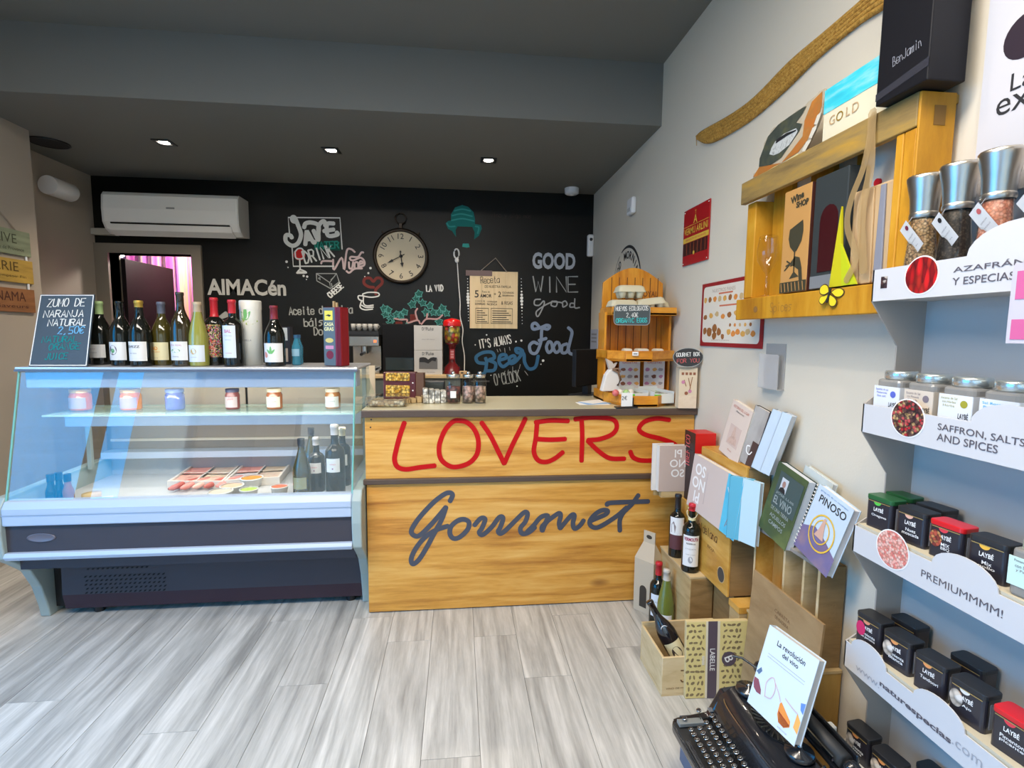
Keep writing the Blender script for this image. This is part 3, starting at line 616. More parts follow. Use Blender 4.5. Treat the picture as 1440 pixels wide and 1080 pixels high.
# tub interior
MB().box(CX0, CX1, 2.41, 3.08, .50, .555).box(CX0, CX1, 2.41, 2.425, .52, .618).box(CX0, CX1, 3.06, 3.10, .30, .70).build('deck', fc_in, fc)
MB().box(CX0, CX1, 2.42, 3.06, .30, .50).build('well', fc_dark, fc)
MB().box(CX0, CX1, 2.98, 3.06, .665, .70).build('rear_ledge', mat('ledge_blue', (.52, .60, .72), .4), fc)
MB().box(CX0, CX1, 3.075, 3.085, .70, .93).build('rear_sill_panel', mat('rear_taupe', (.30, .26, .22), .35), fc)
for z_ in (.745, .845, ): MB().box(CX0, CX1, 3.064, 3.075, z_, z_+.014).build('rear_rail', mat('rail_cream', (.70, .62, .50), .4), fc)
MB().box(CX0, CX1, 3.05, 3.075, .915, .935).build('rear_track', BLACK, fc)
for k in range(2):
    a = CX0+.01+k*.73; MB().box(a, a+.72, 3.07+.012*k, 3.078+.012*k, .935, 1.175).build('sliding_door', mat('sliding_cream', (.76, .66, .52), .4), fc)
# glass shelf with light rail, canopy and top plate
MB().box(CX0+.003, CX1-.02, 2.60, 2.95, .961, .968).build('glass_shelf', mat('shelf_glass', (.55, .78, .70), .08, alpha=.45), fc)
MB().box(CX0+.003, CX1-.02, 2.735, 2.765, .889, .955).build('shelf_light_rail', fc_white, fc, bev=.004)
MB().box(CX0, CX1, 2.53, 2.62, 1.105, 1.185).build('canopy', fc_white, fc, bev=.004)
MB().box(CX0-.012, CX1+.012, 2.49, 2.88, 1.19, 1.203).build('top_plate', mat('top_steel', (.60, .62, .66), .25, .4), fc, bev=.004)
MB().box(CX0-.012, CX1+.012, 2.487, 2.494, 1.183, 1.192).build('top_edge', mat('top_edge_dark', (.10, .12, .17), .3), fc)
for xx in (CX0+.01, CX1-.035): MB().box(xx, xx+.02, 2.86, 2.88, .64, 1.19).build('rear_post', fc_grey, fc)
gl = MB(); y0, y1 = 2.378, 2.502
gl.add([(CX0+.004, y0, .625), (CX1-.004, y0, .625), (CX1-.004, y1, 1.188), (CX0+.004, y1, 1.188)], [(0, 1, 2, 3)])
gl.build('front_glass', glass('case_glass', (.97, .985, .98), 1.85), fc)
for xx in (CX0+.001, CX1-.001):
    MB().add([(xx, y0, .625), (xx, y1, 1.188), (xx, 2.88, 1.188), (xx, 3.06, .64)], [(0, 1, 2, 3)]).build('side_glass', glass('side_glass_mat', (.93, .98, .96), 1.5), fc)
    e = MB(); e.tube([(xx, y0-.002, .625), (xx, y1-.002, 1.188)], .0045, 6).build('glass_edge', mat('edge_green', (.18, .48, .44), .15), fc)
area('case_light', (-1.215, 2.56, 1.10), (-1.215, 2.95, .6), 1.35, .05, 5.0, (1, .94, .86))
area('shelf_light', (-1.215, 2.77, .885), (-1.215, 2.85, .5), 1.3, .03, 2.2, (1, .95, .88))

# ------------------------------------------------------------ bottles
PROF = {
 'burgundy': [(.98, .0), (1, .02), (1, .46), (.96, .53), (.80, .62), (.55, .70), (.40, .76), (.355, .82), (.35, .955), (.39, .958), (.39, .985), (.36, 1.0)],
 'bordeaux': [(.98, .0), (1, .02), (1, .60), (.95, .645), (.75, .69), (.50, .715), (.40, .74), (.38, .80), (.38, .955), (.42, .958), (.42, .985), (.38, 1.0)],
 'rhine': [(.98, 0), (1, .02), (1, .40), (.95, .50), (.75, .64), (.52, .76), (.40, .86), (.38, .955), (.42, .958), (.42, .985), (.38, 1.0)],
 'champagne': [(.95, 0), (1, .03), (1, .42), (.95, .50), (.80, .59), (.55, .70), (.38, .80), (.33, .88), (.37, .885), (.40, .93), (.38, 1.0)]}
dkg = mat('dark_bottle_glass', (.008, .009, .007), .08, spec=.5); olive = mat('olive_bottle_glass', (.10, .085, .012), .06, spec=.8, coat=.3)
amber = mat('amber_green_glass', (.055, .045, .008), .07, spec=.8); whitew = mat('pale_wine_glass', (.30, .30, .06), .06, spec=.8, coat=.3)
greenb = mat('green_bottle_glass', (.13, .17, .03), .07, spec=.8, coat=.3)
lab_w = mat('label_white', (.76, .76, .76), .6); lab_c = mat('label_cream', (.74, .68, .42), .6); lab_b = mat('label_bluewhite', (.68, .74, .82), .6)
def patch(mb, r, z0, z1, w_, n=14):
    a = w_/r/2
    return mb.lathe([(r, z0), (r, z1)], n, a0=-PI/2-a, a1=-PI/2+a)
def curved(r, z): return Matrix.Translation((0, -r, z)) @ frame((0, 0, 0), (1, 0, 0), (0, 0, 1))
def bottle(label, loc, h=.30, r=.040, kind='burgundy', gm=dkg, cap=None, cap0=.80, labm=lab_w, lz=(.12, .42), lw=.075, face=0, prints=(), cat='bottle', group=None, tilt=None, neck=None, name='wine_bottle'):
    if group == G1: r, lw, lz = r*1.13, lw*1.32, (lz[0]*.95, lz[1]*1.06)
    t = thing(name, label, cat, loc, face, group, rot=tilt)
    P = [(a*r, b*h) for a, b in PROF[kind]]
    MB().lathe([(.0001, .001)]+P+[(.0001, h)], 22).build('glass_body', gm, t)
    if cap:
        q = [(a*r+.0008, b*h) for a, b in PROF[kind] if b > cap0+.005]; a_ = np.interp(cap0, [p[1] for p in PROF[kind]], [p[0] for p in PROF[kind]])
        MB().lathe([(a_*r+.0008, cap0*h)]+q+[(q[-1][0], h+.0012), (.0001, h+.0012)], 18).build('capsule', cap, t)
    if labm:
        lb = patch(MB(), r+.0006, lz[0]*h, lz[1]*h, lw).build('label', labm, t)
        for (s, dz, wd, hh, m_, b_) in prints:
            if s == '@': pm_ = MB(); P_ = [(wd/2*math.cos(k*PI/10), hh/2*math.sin(k*PI/10)) for k in range(20)]; pm_.add([((r+.001)*math.sin(x_/r), -(r+.001)*math.cos(x_/r), dz*h+z_) for x_, z_ in P_], [list(range(20))]); pm_.build('emblem', m_, lb)
            else: text('lettering', s, m_, lb, curved(r+.0011, dz*h), width=wd, height=hh, bold=b_, bend=r+.0011)
    if neck:
        nm_, za, zb, rr, col_ = neck
        patch(MB(), rr, za*h, zb*h, .05, 8).build(nm_, col_, t)
    return t
G1 = ''
TZ = 1.204
G1 = 'wine bottles on top of the display case'
def top_x(u, y=2.60): return at(u, 480, 'y', y).x
gold = mat('gold_foil', (.55, .35, .06), .35, .5); greencap = mat('pale_green_capsule', (.42, .58, .25), .5); redcap = mat('red_capsule', (.55, .02, .03), .3)
blackcap = mat('black_capsule', (.02, .02, .025), .3); purple = mat('purple_ink', (.25, .08, .22), .6); greyink = mat('grey_ink', (.25, .25, .27), .6); gink = mat('green_ink', (.12, .35, .15), .6); oink = mat('orange_ink', (.75, .35, .10), .6); rink = mat('red_ink', (.6, .05, .06), .6); burg = mat('burgundy_capsule', (.22, .02, .03), .35)
G1 = 'wine bottles on top of the display case'
b = bottle('dark wine bottle with pale green capsule and white label, next to the chalk sign', (top_x(142, 2.70), 2.70, TZ), .302, .0415, gm=dkg, cap=greencap, cap0=.80, labm=lab_w, lz=(.115, .30), lw=.085, face=-.3, prints=[('Blanc de noir', .25, .035, .005, purple, 0), ('VINO DE ESPANA', .19, .045, .004, greyink, 0)], group=G1)
b = bottle('dark wine bottle with white label carrying a dark round head emblem', (top_x(171, 2.62), 2.62, TZ), .302, .0415, gm=dkg, labm=lab_w, lz=(.09, .345), lw=.085, face=-.3, prints=[('@', .24, .038, .046, mat('emblem_plum', (.12, .09, .13), .6), 0), ('@', .23, .018, .02, gink, 0)], neck=('neck_label', .555, .61, .0365, lab_w), group=G1)
b = bottle('dark wine bottle with mustard wax top and white lettered label', (top_x(198, 2.58), 2.58, TZ), .302, .0415, gm=dkg, cap=gold, cap0=.90, labm=lab_w, lz=(.085, .355), lw=.088, face=-.25, prints=[('ESVEZZ', .30, .062, .011, INK, .02), ('vino tinto', .20, .035, .006, greyink, 0)], group=G1)
b = bottle('amber wine bottle with cream yellow label on the display case', (top_x(229, 2.64), 2.64, TZ), .300, .0405, gm=amber, cap=mat('slate_capsule', (.12, .13, .17), .35), cap0=.82, labm=lab_c, lz=(.09, .345), lw=.084, face=-.25, prints=[('@', .27, .022, .018, oink, 0), ('Macabeo', .22, .04, .007, oink, 0), ('2018', .12, .02, .004, greyink, 0)], group=G1)
b = bottle('tallest dark wine bottle with round neck seal before the pink curtain', (top_x(256, 2.59), 2.59, TZ), .345, .041, gm=mat('brown_green_glass', (.03, .022, .008), .06, spec=.8), labm=lab_w, lz=(.085, .315), lw=.08, face=-.22, prints=[('VINA REAL', .285, .06, .007, mat('pink_ink', (.55, .2, .32), .6), 0), ('@', .21, .044, .018, gink, 0), ('reserva', .13, .03, .005, greyink, 0)], neck=('neck_band', .515, .535, .0345, lab_w), group=G1)
p_ = MB(); p_.lathe([(.0001, 0), (.014, 0)], 18, (0, -.0375, .181), R=Ry, sm=False); p_.build('neck_seal', lab_w, b); MB().lathe([(.0001, 0), (.009, 0)], 14, (0, -.0383, .181), R=Ry, sm=False).build('seal_emblem', greyink, b)
b = bottle('slim pale green wine bottle with blue white label and gold dot', (top_x(281), 2.59, TZ), .300, .037, 'rhine', gm=whitew, cap=None, labm=lab_b, lz=(.07, .31), lw=.076, face=-.2, prints=[('@', .23, .028, .028, mat('gold_dot', (.55, .38, .12), .5), 0), ('Verdejo', .14, .03, .005, greyink, 0)], group=G1)
MB().lathe([(.0178, .240), (.0168, .285), (.0180, .287), (.0180, .301), (.0001, .301)], 16).build('cork_neck', mat('cork_neck_beige', (.50, .40, .27), .3), b)
b = bottle('dark wine bottle with red capsule and busy floral label', (top_x(303, 2.65), 2.65, TZ), .325, .0385, 'bordeaux', gm=dkg, cap=redcap, cap0=.72, labm=cells('floral_label', [(.02, .02, .02), (.55, .42, .12), (.6, .06, .05), (.25, .32, .10), (.55, .2, .35), (.7, .6, .4)], 190, .6), lz=(.13, .57), lw=.08, face=-.2, prints=[('TINTO', .26, .045, .016, rink, .03)], group=G1)
b = bottle('dark bordeaux bottle with red capsule and tall white framed label', (top_x(328, 2.58), 2.58, TZ), .312, .0385, 'bordeaux', gm=dkg, cap=redcap, cap0=.80, labm=lab_b, lz=(.135, .58), lw=.052, face=-.15, prints=[('BAL', .53, .032, .016, mat('pink_ink', (.55, .2, .32), .6), .03), ('MONASTRELL', .46, .04, .004, greyink, 0), ('CRIANZA', .40, .03, .004, greyink, 0), ('ALICANTE', .20, .03, .004, rink, 0)], group=G1)
t = thing('gift_tube', 'tall white cylindrical gift tube printed with green leaves and pink flower', 'gift tube', (top_x(354, 2.66), 2.66, TZ), -.15)
MB().lathe([(.0001, 0), (.049, 0), (.049, .309), (.047, .313), (.0001, .313)], 32).build('tube', mat('tube_white', (.74, .74, .68), .5), t)
MB().lathe([(.0502, .27), (.0502, .3095), (.048, .3145), (.0001, .3145)], 32).build('lid', mat('tube_lid', (.76, .76, .70), .5), t)
def bent(name, pts, r, m_, par):
    MB().add([(r*math.sin(x_/r), -r*math.cos(x_/r), z_) for x_, z_ in pts], [list(range(len(pts)))]).build(name, m_, par)
def leafpts(cx, cz, L_, w_, a):
    out = []
    for k in range(12):
        s_ = 2*PI*k/12; x_, z_ = w_/2*math.sin(s_)*(1-.3*math.cos(s_)), L_/2*math.cos(s_); out.append((cx+x_*math.cos(a)-z_*math.sin(a), cz+x_*math.sin(a)+z_*math.cos(a)))
    return out
gl1 = mat('leaf_print_green', (.18, .48, .16), .6); gl2 = mat('leaf_print_olive', (.32, .42, .08), .6); pk = mat('petal_print', (.68, .28, .24), .6)
for a_ in ((0, .255, .06, .018, 0), (.012, .24, .05, .016, -.5), (-.012, .24, .05, .016, .5)): bent('leaf_print', leafpts(*a_), .0495, gl1, t)
for a_ in ((-.025, .222, .045, .016, 1.2), (.03, .208, .06, .018, -1.3)): bent('leaf_print', leafpts(*a_), .0495, gl2, t)
for a_ in ((-.035, .185, .055, .04, .3), (-.04, .16, .04, .03, -.3)): bent('petal_print', leafpts(*a_), .0495+.0002, pk, t)
text('lettering', 'LA BELLA', greyink, t, curved(.0497, .122), width=.048, height=.008, bend=.0497)
b = bottle('short dark bottle with burgundy capsule and leafy white label beside the white tube', (top_x(386.5), 2.60, TZ), .288, .0415, gm=dkg, cap=burg, cap0=.78, labm=lab_w, lz=(.07, .36), lw=.088, face=-.12, group=G1)
for a_ in ((0, .078, .035, .011, 0), (.01, .07, .028, .01, -.7), (-.01, .07, .028, .01, .7)): bent('leaf_print', leafpts(*a_), .0482, gl1, b)
bent('petal_print', leafpts(-.026, .055, .03, .02, .3), .0482, pk, b)
# blue bottle, little box, further small jars, tin
def wbottle(loc, lab):
    t = thing('water_bottle', lab, 'bottle', loc); bl = mat('blue_clear_plastic', (.06, .30, .45), .08, alpha=.6)
    MB().lathe([(.0001, 0), (.022, 0), (.023, .01), (.021, .04), (.023, .06), (.023, .09), (.012, .12), (.010, .135)], 16).build('plastic_body', bl, t)
    MB().cyl((0, 0, 0), .012, .133, .15, 14).build('cap', mat('cap_blue', (.03, .12, .25), .4), t); patch(MB(), .0236, .045, .08, .04).build('label', mat('blue_label', (.25, .45, .6), .5), t)
wbottle((top_x(411), 2.66, TZ), 'small blue water bottle behind the red oil tin, front one of two')
wbottle((at(420, 500, 'y', 2.74).x, 2.74, TZ), 'small blue water bottle behind its twin on the case top')
t = thing('carton', 'small blue and black carton behind the short dark bottle on the case', 'box', (at(402, 490, 'y', 2.78).x, 2.78, TZ))
MB().box(-.03, .03, -.025, .025, 0, .19).build('box_body', mat('carton_dark', (.02, .02, .03), .5), t); MB().box(-.03, .018, -.0256, -.025, .12, .185).build('front_print', mat('carton_cream', (.55, .60, .62), .5), t); MB().box(-.03, .018, -.0256, -.025, .01, .08).build('lower_print', mat('carton_cream2', (.6, .5, .42), .5), t)
t = thing('oil_tin', 'upright red and grey tin box with yellow emblem at the right end of the case', 'tin', (-.590, 2.60, TZ), -.42)
MB().box(-.05, .05, -.033, .033, 0, .285).build('tin_body', mat('tin_red', (.30, .008, .015), .25, .3), t, bev=.006)
MB().box(-.048, .018, -.0345, -.0333, .003, .283).build('front_panel', mat('tin_grey', (.10, .13, .15), .45), t)
MB().box(-.04, .006, -.0352, -.0346, .222, .268).build('emblem', mat('tin_yellow', (.80, .68, .08), .5), t)
yl = mat('pale_yellow_ink', (.80, .74, .36), .5)
MB().add([(-.035, -.0356, .244), (-.018, -.0356, .250), (-.002, -.0356, .246), (-.012, -.0356, .238), (-.022, -.0356, .243)], [(0, 1, 2, 3, 4)]).build('bird_mark', INK, t)
for s, z_ in (('CASA', .203), ('GRAS', .180)): text('lettering', s, yl, t, frame((-.016, -.0353, z_), (1, 0, 0), (0, 0, 1)), width=.054, height=.018, bold=.03)
MB().lathe([(.0001, 0), (.021, 0)], 18, (-.015, -.0353, .125), R=Matrix.Diagonal((1.1, 1, .55)) @ Ry, sm=False).build('seal', mat('seal_gold', (.65, .52, .15), .5), t)
MB().box(-.038, .008, -.0353, -.0347, .083, .10).build('pink_print', mat('tin_pink', (.6, .25, .4), .5), t)
MB().lathe([(.0001, 0), (.021, 0)], 16, (-.014, -.0353, .055), R=Ry, sm=False).build('fruit_print', mat('tin_wine', (.18, .005, .02), .5), t)
for k in range(6): MB().box(.024+.0045*k, .0258+.0045*k, -.0352, -.0333, .003, .283).build('rib', mat('tin_rib', (.18, .005, .01), .3), t)
MB().box(-.004, .004, -.006, .006, .285, .315).build('cork', mat('cork_wood', (.5, .34, .16), .7), t, (-.01, 0, 0)); MB().box(-.004, .004, -.004, .004, .28, .308).build('cork', mat('cork_wood', (.5, .34, .16), .7), t, (.006, 0, 0))
# chalk sign standing on the case top
sg = thing('chalk_sign', 'slate board with handwritten orange juice price on the left end of the case', 'sign', (-1.785, 2.515, TZ))
O_ = Vector((-1.785, 2.515, TZ)); bl_, br_ = [Vector((at(u, 511, 'y', 2.515).x, 2.515, TZ))-O_ for u in (40, 122)]; tl_, tr_ = [at(u, 414, 'y', 2.66)-O_ for u in (57, 133)]
slate = mat('slate_grey', (.055, .085, .12), .7)
nn = (br_-bl_).cross(tl_-bl_).normalized()
MB().add([bl_, br_, tr_, tl_, bl_-nn*.006, br_-nn*.006, tr_-nn*.006, tl_-nn*.006], [(0, 1, 2, 3), (7, 6, 5, 4), (0, 4, 5, 1), (1, 5, 6, 2), (2, 6, 7, 3), (3, 7, 4, 0)]).build('board', slate, sg)
e = MB(); Q = [q+nn*.001 for q in (bl_, br_, tr_, tl_)]; cc = sum(Q, Vector())/4; Q = [cc+(q-cc)*.97 for q in Q]
for i in range(4): ribbon(e, [Q[i], Q[(i+1) % 4]], nn, .004)
e.build('painted_border', PAPER, sg)
MB().box(-.10, .06, .17, .175, 0, .30).build('stand', BLACK, sg)
def S2(a, b): return bl_.lerp(br_, a).lerp(tl_.lerp(tr_, a), b)+nn*.0012
cyan = mat('cyan_chalk', (.15, .45, .75), .9); tg = mat('teal_sign_chalk', (.0, .22, .24), .9)
for s, a0, a1, z_, h_, m_ in (('ZUMO DE', .16, .86, .82, .04, CHALK), ('NARANJA', .12, .86, .67, .035, CHALK), ('NATURAL', .22, .92, .55, .033, CHALK), ('2,50€', .42, .90, .44, .035, cyan), ('NATURAL', .16, .80, .32, .03, tg), ('ORANGE', .30, .86, .22, .03, tg), ('JUICE', .26, .66, .09, .03, tg)):
    chalk('lettering', s, S2(a0, z_), S2(a1, z_+.01), h_, .0045, m_, sg, nn, up=tl_-bl_)

# jars on the glass shelf
def jar(label, x, y, z, r, h, fill, lid, labm=None, lid_r=None, prints=()):
    t = thing('preserve_jar', label, 'jar', (x, y, z), 0, 'preserve jars on the glass shelf')
    MB().lathe([(.0001, 0), (r*.92, 0), (r, .006), (r, h*.70), (r*.85, h*.82), (r*.85, h*.84)], 22).build('jar_body', fill, t)
    q = lid_r or r*.95; MB().lathe([(q, h*.84), (q, h), (q*.95, h*1.01), (.0001, h*1.01)], 22).build('lid', lid, t)
    if labm:
        lb = patch(MB(), r+.0006, h*.10, h*.62, r*2.1).build('label', labm, t)
        for s, dz, wd, hh, m_ in prints: text('lettering', s, m_, lb, curved(r+.0012, dz*h), width=wd, height=hh, bend=r+.0012)
oj = mat('orange_preserve', (.78, .22, .01), .1, coat=.6); lid_gold = mat('lid_amber', (.62, .38, .10), .3, .3)
def jx(u): return at(u, 560, 'y', 2.78).x
jar('orange preserve jar at the left end of the glass shelf', jx(113), 2.78, .968, .047, .105, mat('orange_preserve_red', (.72, .20, .04), .12, coat=.6), lid_gold, mat('jar_label_grey', (.5, .4, .4), .6))
jar('bright orange preserve jar second from the left on the glass shelf', jx(184), 2.78, .968, .047, .105, oj, lid_gold, mat('jar_label_lilac', (.48, .36, .42), .6))
jar('pale blue jar in the middle of the glass shelf', jx(246), 2.78, .968, .044, .105, mat('blue_jar', (.16, .22, .55), .15, coat=.5), mat('blue_lid', (.22, .32, .62), .4))
jar('slim jam jar with dark blue lid and red and white label', jx(327), 2.78, .968, .034, .105, mat('plum_preserve', (.25, .06, .06), .2), mat('navy_lid', (.03, .04, .10), .4), mat('jar_label_pink', (.60, .50, .50), .6), prints=(('JAM', .5, .03, .008, rink),))
ter = mat('terracotta_preserve', (.42, .12, .04), .2, coat=.4); cl = mat('cream_lid', (.76, .66, .48), .4)
jar('terracotta jar with cream lid and label, right of the slim jam jar', jx(386), 2.78, .968, .039, .105, ter, cl, mat('jar_label_cream', (.70, .68, .58), .6), prints=(('Sobrasada', .4, .04, .008, greyink),))
jar('terracotta jar with cream lid at the right end of the glass shelf', jx(468), 2.78, .968, .039, .105, mat('ochre_preserve', (.45, .18, .05), .2, coat=.4), cl, mat('jar_label_white', (.74, .74, .70), .6), prints=(('Tomate', .4, .04, .008, greyink),))

# deli goods on the deck
DK = .556
def tray(label, p, h, cols, n):
    c0 = sum([Vector(q) for q in p], Vector())/4; t = thing('deli_tray', label, 'tray', (c0.x, c0.y, DK))
    L = [Vector((q[0]-c0.x, q[1]-c0.y, 0)) for q in p]
    def Pq(a, b, z): q = L[0].lerp(L[3], a).lerp(L[1].lerp(L[2], a), b); return (q.x, q.y, z)
    rim = mat('tray_white', (.66, .62, .57), .4)
    m_ = MB(); m_.add([Pq(0, 0, 0), Pq(1, 0, 0), Pq(1, 1, 0), Pq(0, 1, 0)], [(0, 3, 2, 1)])
    for (a, b), (c, d) in (((0, 0), (1, 0)), ((1, 0), (1, 1)), ((1, 1), (0, 1)), ((0, 1), (0, 0))):
        f = lambda a, b, k: (a+(.5-a)*k, b+(.5-b)*k)
        i0, i1 = f(a, b, .08), f(c, d, .08)
        m_.add([Pq(a, b, 0), Pq(c, d, 0), Pq(c, d, h), Pq(a, b, h), Pq(*i0, h), Pq(*i1, h), Pq(*i1, 0), Pq(*i0, 0)], [(0, 1, 2, 3), (3, 2, 5, 4), (4, 5, 6, 7)])
    for k in range(1, n): a = k/n; m_.add([Pq(a-.015, .04, h), Pq(a+.015, .04, h), Pq(a+.015, .96, h), Pq(a-.015, .96, h)], [(0, 1, 2, 3)])
    m_.add([Pq(.04, .485, h), Pq(.96, .485, h), Pq(.96, .515, h), Pq(.04, .515, h)], [(0, 1, 2, 3)])
    m_.build('tray_rim', rim, t)
    k = 0
    for i in range(n):
        for j in range(2):
            a0, a1, b0, b1 = i/n+.03, (i+1)/n-.03, j*.5+.03, j*.5+.47
            q = MB().add([Pq(a0, b0, h*.75), Pq(a1, b0, h*.75), Pq(a1, b1, h*.8), Pq(a0, b1, h*.8)], [(0, 1, 2, 3)])
            q.build('food_filling', cols[k % len(cols)], t); k += 1
food = [cells('cured_ham', [(.60, .20, .16), (.75, .45, .35), (.5, .12, .12)], 25, .4, kind='n'), mat('food_tan', (.62, .48, .34), .5), mat('food_pink', (.70, .30, .26), .5), cells('food_mix', [(.68, .36, .2), (.6, .5, .4), (.55, .14, .12)], 30, .4, kind='n'), mat('food_grey', (.5, .46, .48), .5)]
P_ = lambda u, v: tuple(at(u, v, 'z', .595))
tray('white compartment tray of sliced meats in the middle of the display case', [P_(235, 677), P_(313, 677), P_(337, 654), P_(270, 654)], .04, food, 2)
tray('white compartment tray of ham and salads behind the deli tubs', [P_(315, 676), P_(393, 671), P_(410, 650), P_(341, 653)], .04, food[::-1], 2)
def tub(label, u, v, fill, r=.052, tilt=None):
    p = at(u, v, 'z', .60); t = thing('deli_tub', label, 'tub', (p.x, max(p.y, 2.50), DK), 0, 'round deli tubs in the case')
    MB().lathe([(.0001, .002), (r*.85, .002), (r, .042), (r*1.08, .043), (r*1.08, .047), (r*.97, .047)], 24).build('tub_wall', mat('tub_white', (.80, .80, .76), .35), t)
    MB().lathe([(.0001, .042), (r*.97, .042)], 24, sm=False).build('filling', fill, t)
tub('round tub of bright orange spread by the compartment tray', 354, 672, mat('orange_spread', (.78, .26, .03), .35))
tub('round tub of pale peach salad left of the orange tub', 326, 683, mat('peach_salad', (.72, .42, .28), .45))
tub('round tub of pale salad nearest the front glass', 310, 691, mat('pale_salad', (.62, .56, .46), .45))
tub('round tub of lime green dip near the front glass', 350, 688, mat('green_dip', (.42, .58, .10), .4), .04)
tub('round tub of coral red dip beside the champagne bottle', 393, 684, mat('coral_dip', (.75, .16, .08), .35), .04)
hm = MB()
for k in range(5):
    p = at(226+k*17, 690-k*1, 'z', .58)
    t = thing('cured_sausage', ['dark cured sausage lying leftmost under the meat tray', 'pink cured sausage second from the left under the meat tray', 'pale cured sausage in the middle of the row under the meat tray', 'red cured sausage fourth in the row under the meat tray', 'long cured sausage touching the deli tubs'][k], 'sausage', (p.x+.02, max(2.5, p.y)+.03, DK+.022), -.35, 'cured sausages in the case')
    MB().tube([(0, 0, 0), (.004, .02, 0), (.0, .10, .003), (.004, .17, 0), (.002, .19, 0)], [.006, .014, .016, .014, .005], 10).build('casing', [mat('sausage_red', (.45, .10, .08), .4), mat('sausage_pink', (.65, .25, .22), .4), mat('sausage_pale', (.70, .40, .34), .45)][k % 3], t)
    MB().tube([(.002, .19, 0), (.002, .205, .002)], .003, 6).build('string_end', cl, t)
for k, (u, lab) in enumerate(((72, 'small dark glass bottle with black cap at the far left inside the case'), (84, 'small dark bottle standing second from the left inside the case'), (96, 'small amber bottle with dark cap beside the dark small bottles in the case'))):
    p = at(u, 690, 'y', 2.56+.03*(k % 2)); t = thing('small_bottle', lab, 'bottle', (p.x, p.y, DK), 0, 'small bottles at the left of the case')
    MB().lathe([(.0001, 0), (.022, 0), (.023, .06), (.014, .085), (.012, .11)], 14).build('glass_body', dkg if k < 2 else mat('copper_glass', (.28, .12, .06), .15), t)
    MB().cyl((0, 0, 0), .015, .105, .14, 14).build('cap', BLACK, t)
p = at(152, 695, 'z', .56); t = thing('cheese_plate', 'small white dish with a golden cheese at the left of the case', 'plate', (p.x, 2.56, DK), .2)
MB().box(-.07, .07, -.05, .05, 0, .012).build('dish', PAPER, t, bev=.004); MB().lathe([(.0001, .012), (.038, .012), (.038, .045), (.0001, .046)], 20).build('cheese', mat('cheese_gold', (.62, .44, .2), .5), t)
for k, (u, vt, y, kind, r, gm, cap, lm, lab) in enumerate([
    (423, 617, 2.58, 'champagne', .043, amber, blackcap, mat('shield_label', (.30, .30, .16), .6), 'green champagne bottle with olive shield label in the display case'),
    (437, 602, 2.83, 'champagne', .041, amber, blackcap, None, 'green champagne bottle behind the shield labelled one in the case'),
    (444, 615, 2.67, 'bordeaux', .041, dkg, mat('white_capsule', (.72, .68, .66), .4), lab_w, 'dark bottle with white capsule and white label left in the case'),
    (470, 597, 2.58, 'bordeaux', .047, dkg, mat('white_capsule', (.72, .68, .66), .4), lab_w, 'largest dark bottle with white capsule at the right end of the case'),
    (481, 601, 2.77, 'bordeaux', .041, dkg, mat('cream_capsule', (.72, .62, .40), .4), lab_w, 'dark bottle with cream capsule behind the largest bottle in the case')]):
    p = at(u, vt, 'y', y); h = p.z-DK
    bottle(lab, (p.x, y, DK), h, r, kind, gm, cap, .86, lm, (.16, .36) if kind == 'champagne' else (.36, .55), .07, face=-.05, prints=() if kind == 'champagne' else (('VINO', .47, .03, .006, rink, 0), ('@', .41, .007, .007, purple, 0)), group='wine bottles chilling inside the display case')
# ------------------------------------------------------------ wooden counter
pine = wood('counter_pine', (.34, .12, .012), (.64, .31, .052), (.78, .46, .13), scale=(1.1, 9, 14), rough=.42, knots=.75, rnd=.04, coat=.15)
rail_m = mat('counter_rail_brown', (.085, .055, .040), .4)
ct = wthing('wooden_counter', 'pine clad shop counter with red and slate painted lettering', 'counter', (.38, 2.7, 0))
X0, X1 = -.437, 1.188
MB().box(X0, X1, 2.45, 2.472, .672, .975).build('upper_panel', pine, ct, bev=.002)
MB().box(X0+.003, X1, 2.448, 2.470, .006, .648).build('lower_panel', pine, ct, bev=.002)
MB().box(X0-.01, X1, 2.432, 2.455, .648, .674).build('middle_rail', rail_m, ct, bev=.004)
MB().box(X0-.012, 1.192, 2.425, 2.44, .972, 1.006).build('top_edge', rail_m, ct, bev=.004)
MB().box(X0-.01, 1.192, 2.44, 2.945, .978, 1.008).build('worktop', mat('worktop_cream', (.62, .57, .40), .22), ct)
side = wood('counter_side_pine', (.40, .26, .07), (.55, .38, .13), (.62, .46, .20), scale=(9, 1.5, 9), rnd=.05)
for k in range(5): MB().box(X0, X0+.018, 2.473, 2.93, .01+.193*k, .2+.193*k).build('side_board', side, ct, bev=.002)
MB().box(X0+.02, X1, 2.90, 2.93, .01, .975).build('rear_panel', mat('counter_rear', (.2, .15, .1), .6), ct)
for s in ((521, 601), (965, 576), (970, 640), (522, 590)):
    p = at(*s, 'y', 2.449); MB().lathe([(.0001, 0), (.004, 0)], 8, (p.x, 2.4492, p.z), R=Ry, sm=False).build('nail_head', BLACK, ct)
def LP(u, v, y=2.4485): p = at(u, v, 'y', y); return (p.x, y, p.z)
def letters(name, ox, oy, sc, L_, m_, wd, y, par=ct):
    mb = MB()
    for s in L_: ribbon(mb, smooth([LP(ox+x_/sc, oy+y_/sc, y) for x_, y_ in s]), NB, wd)
    return mb.build(name, m_, par)
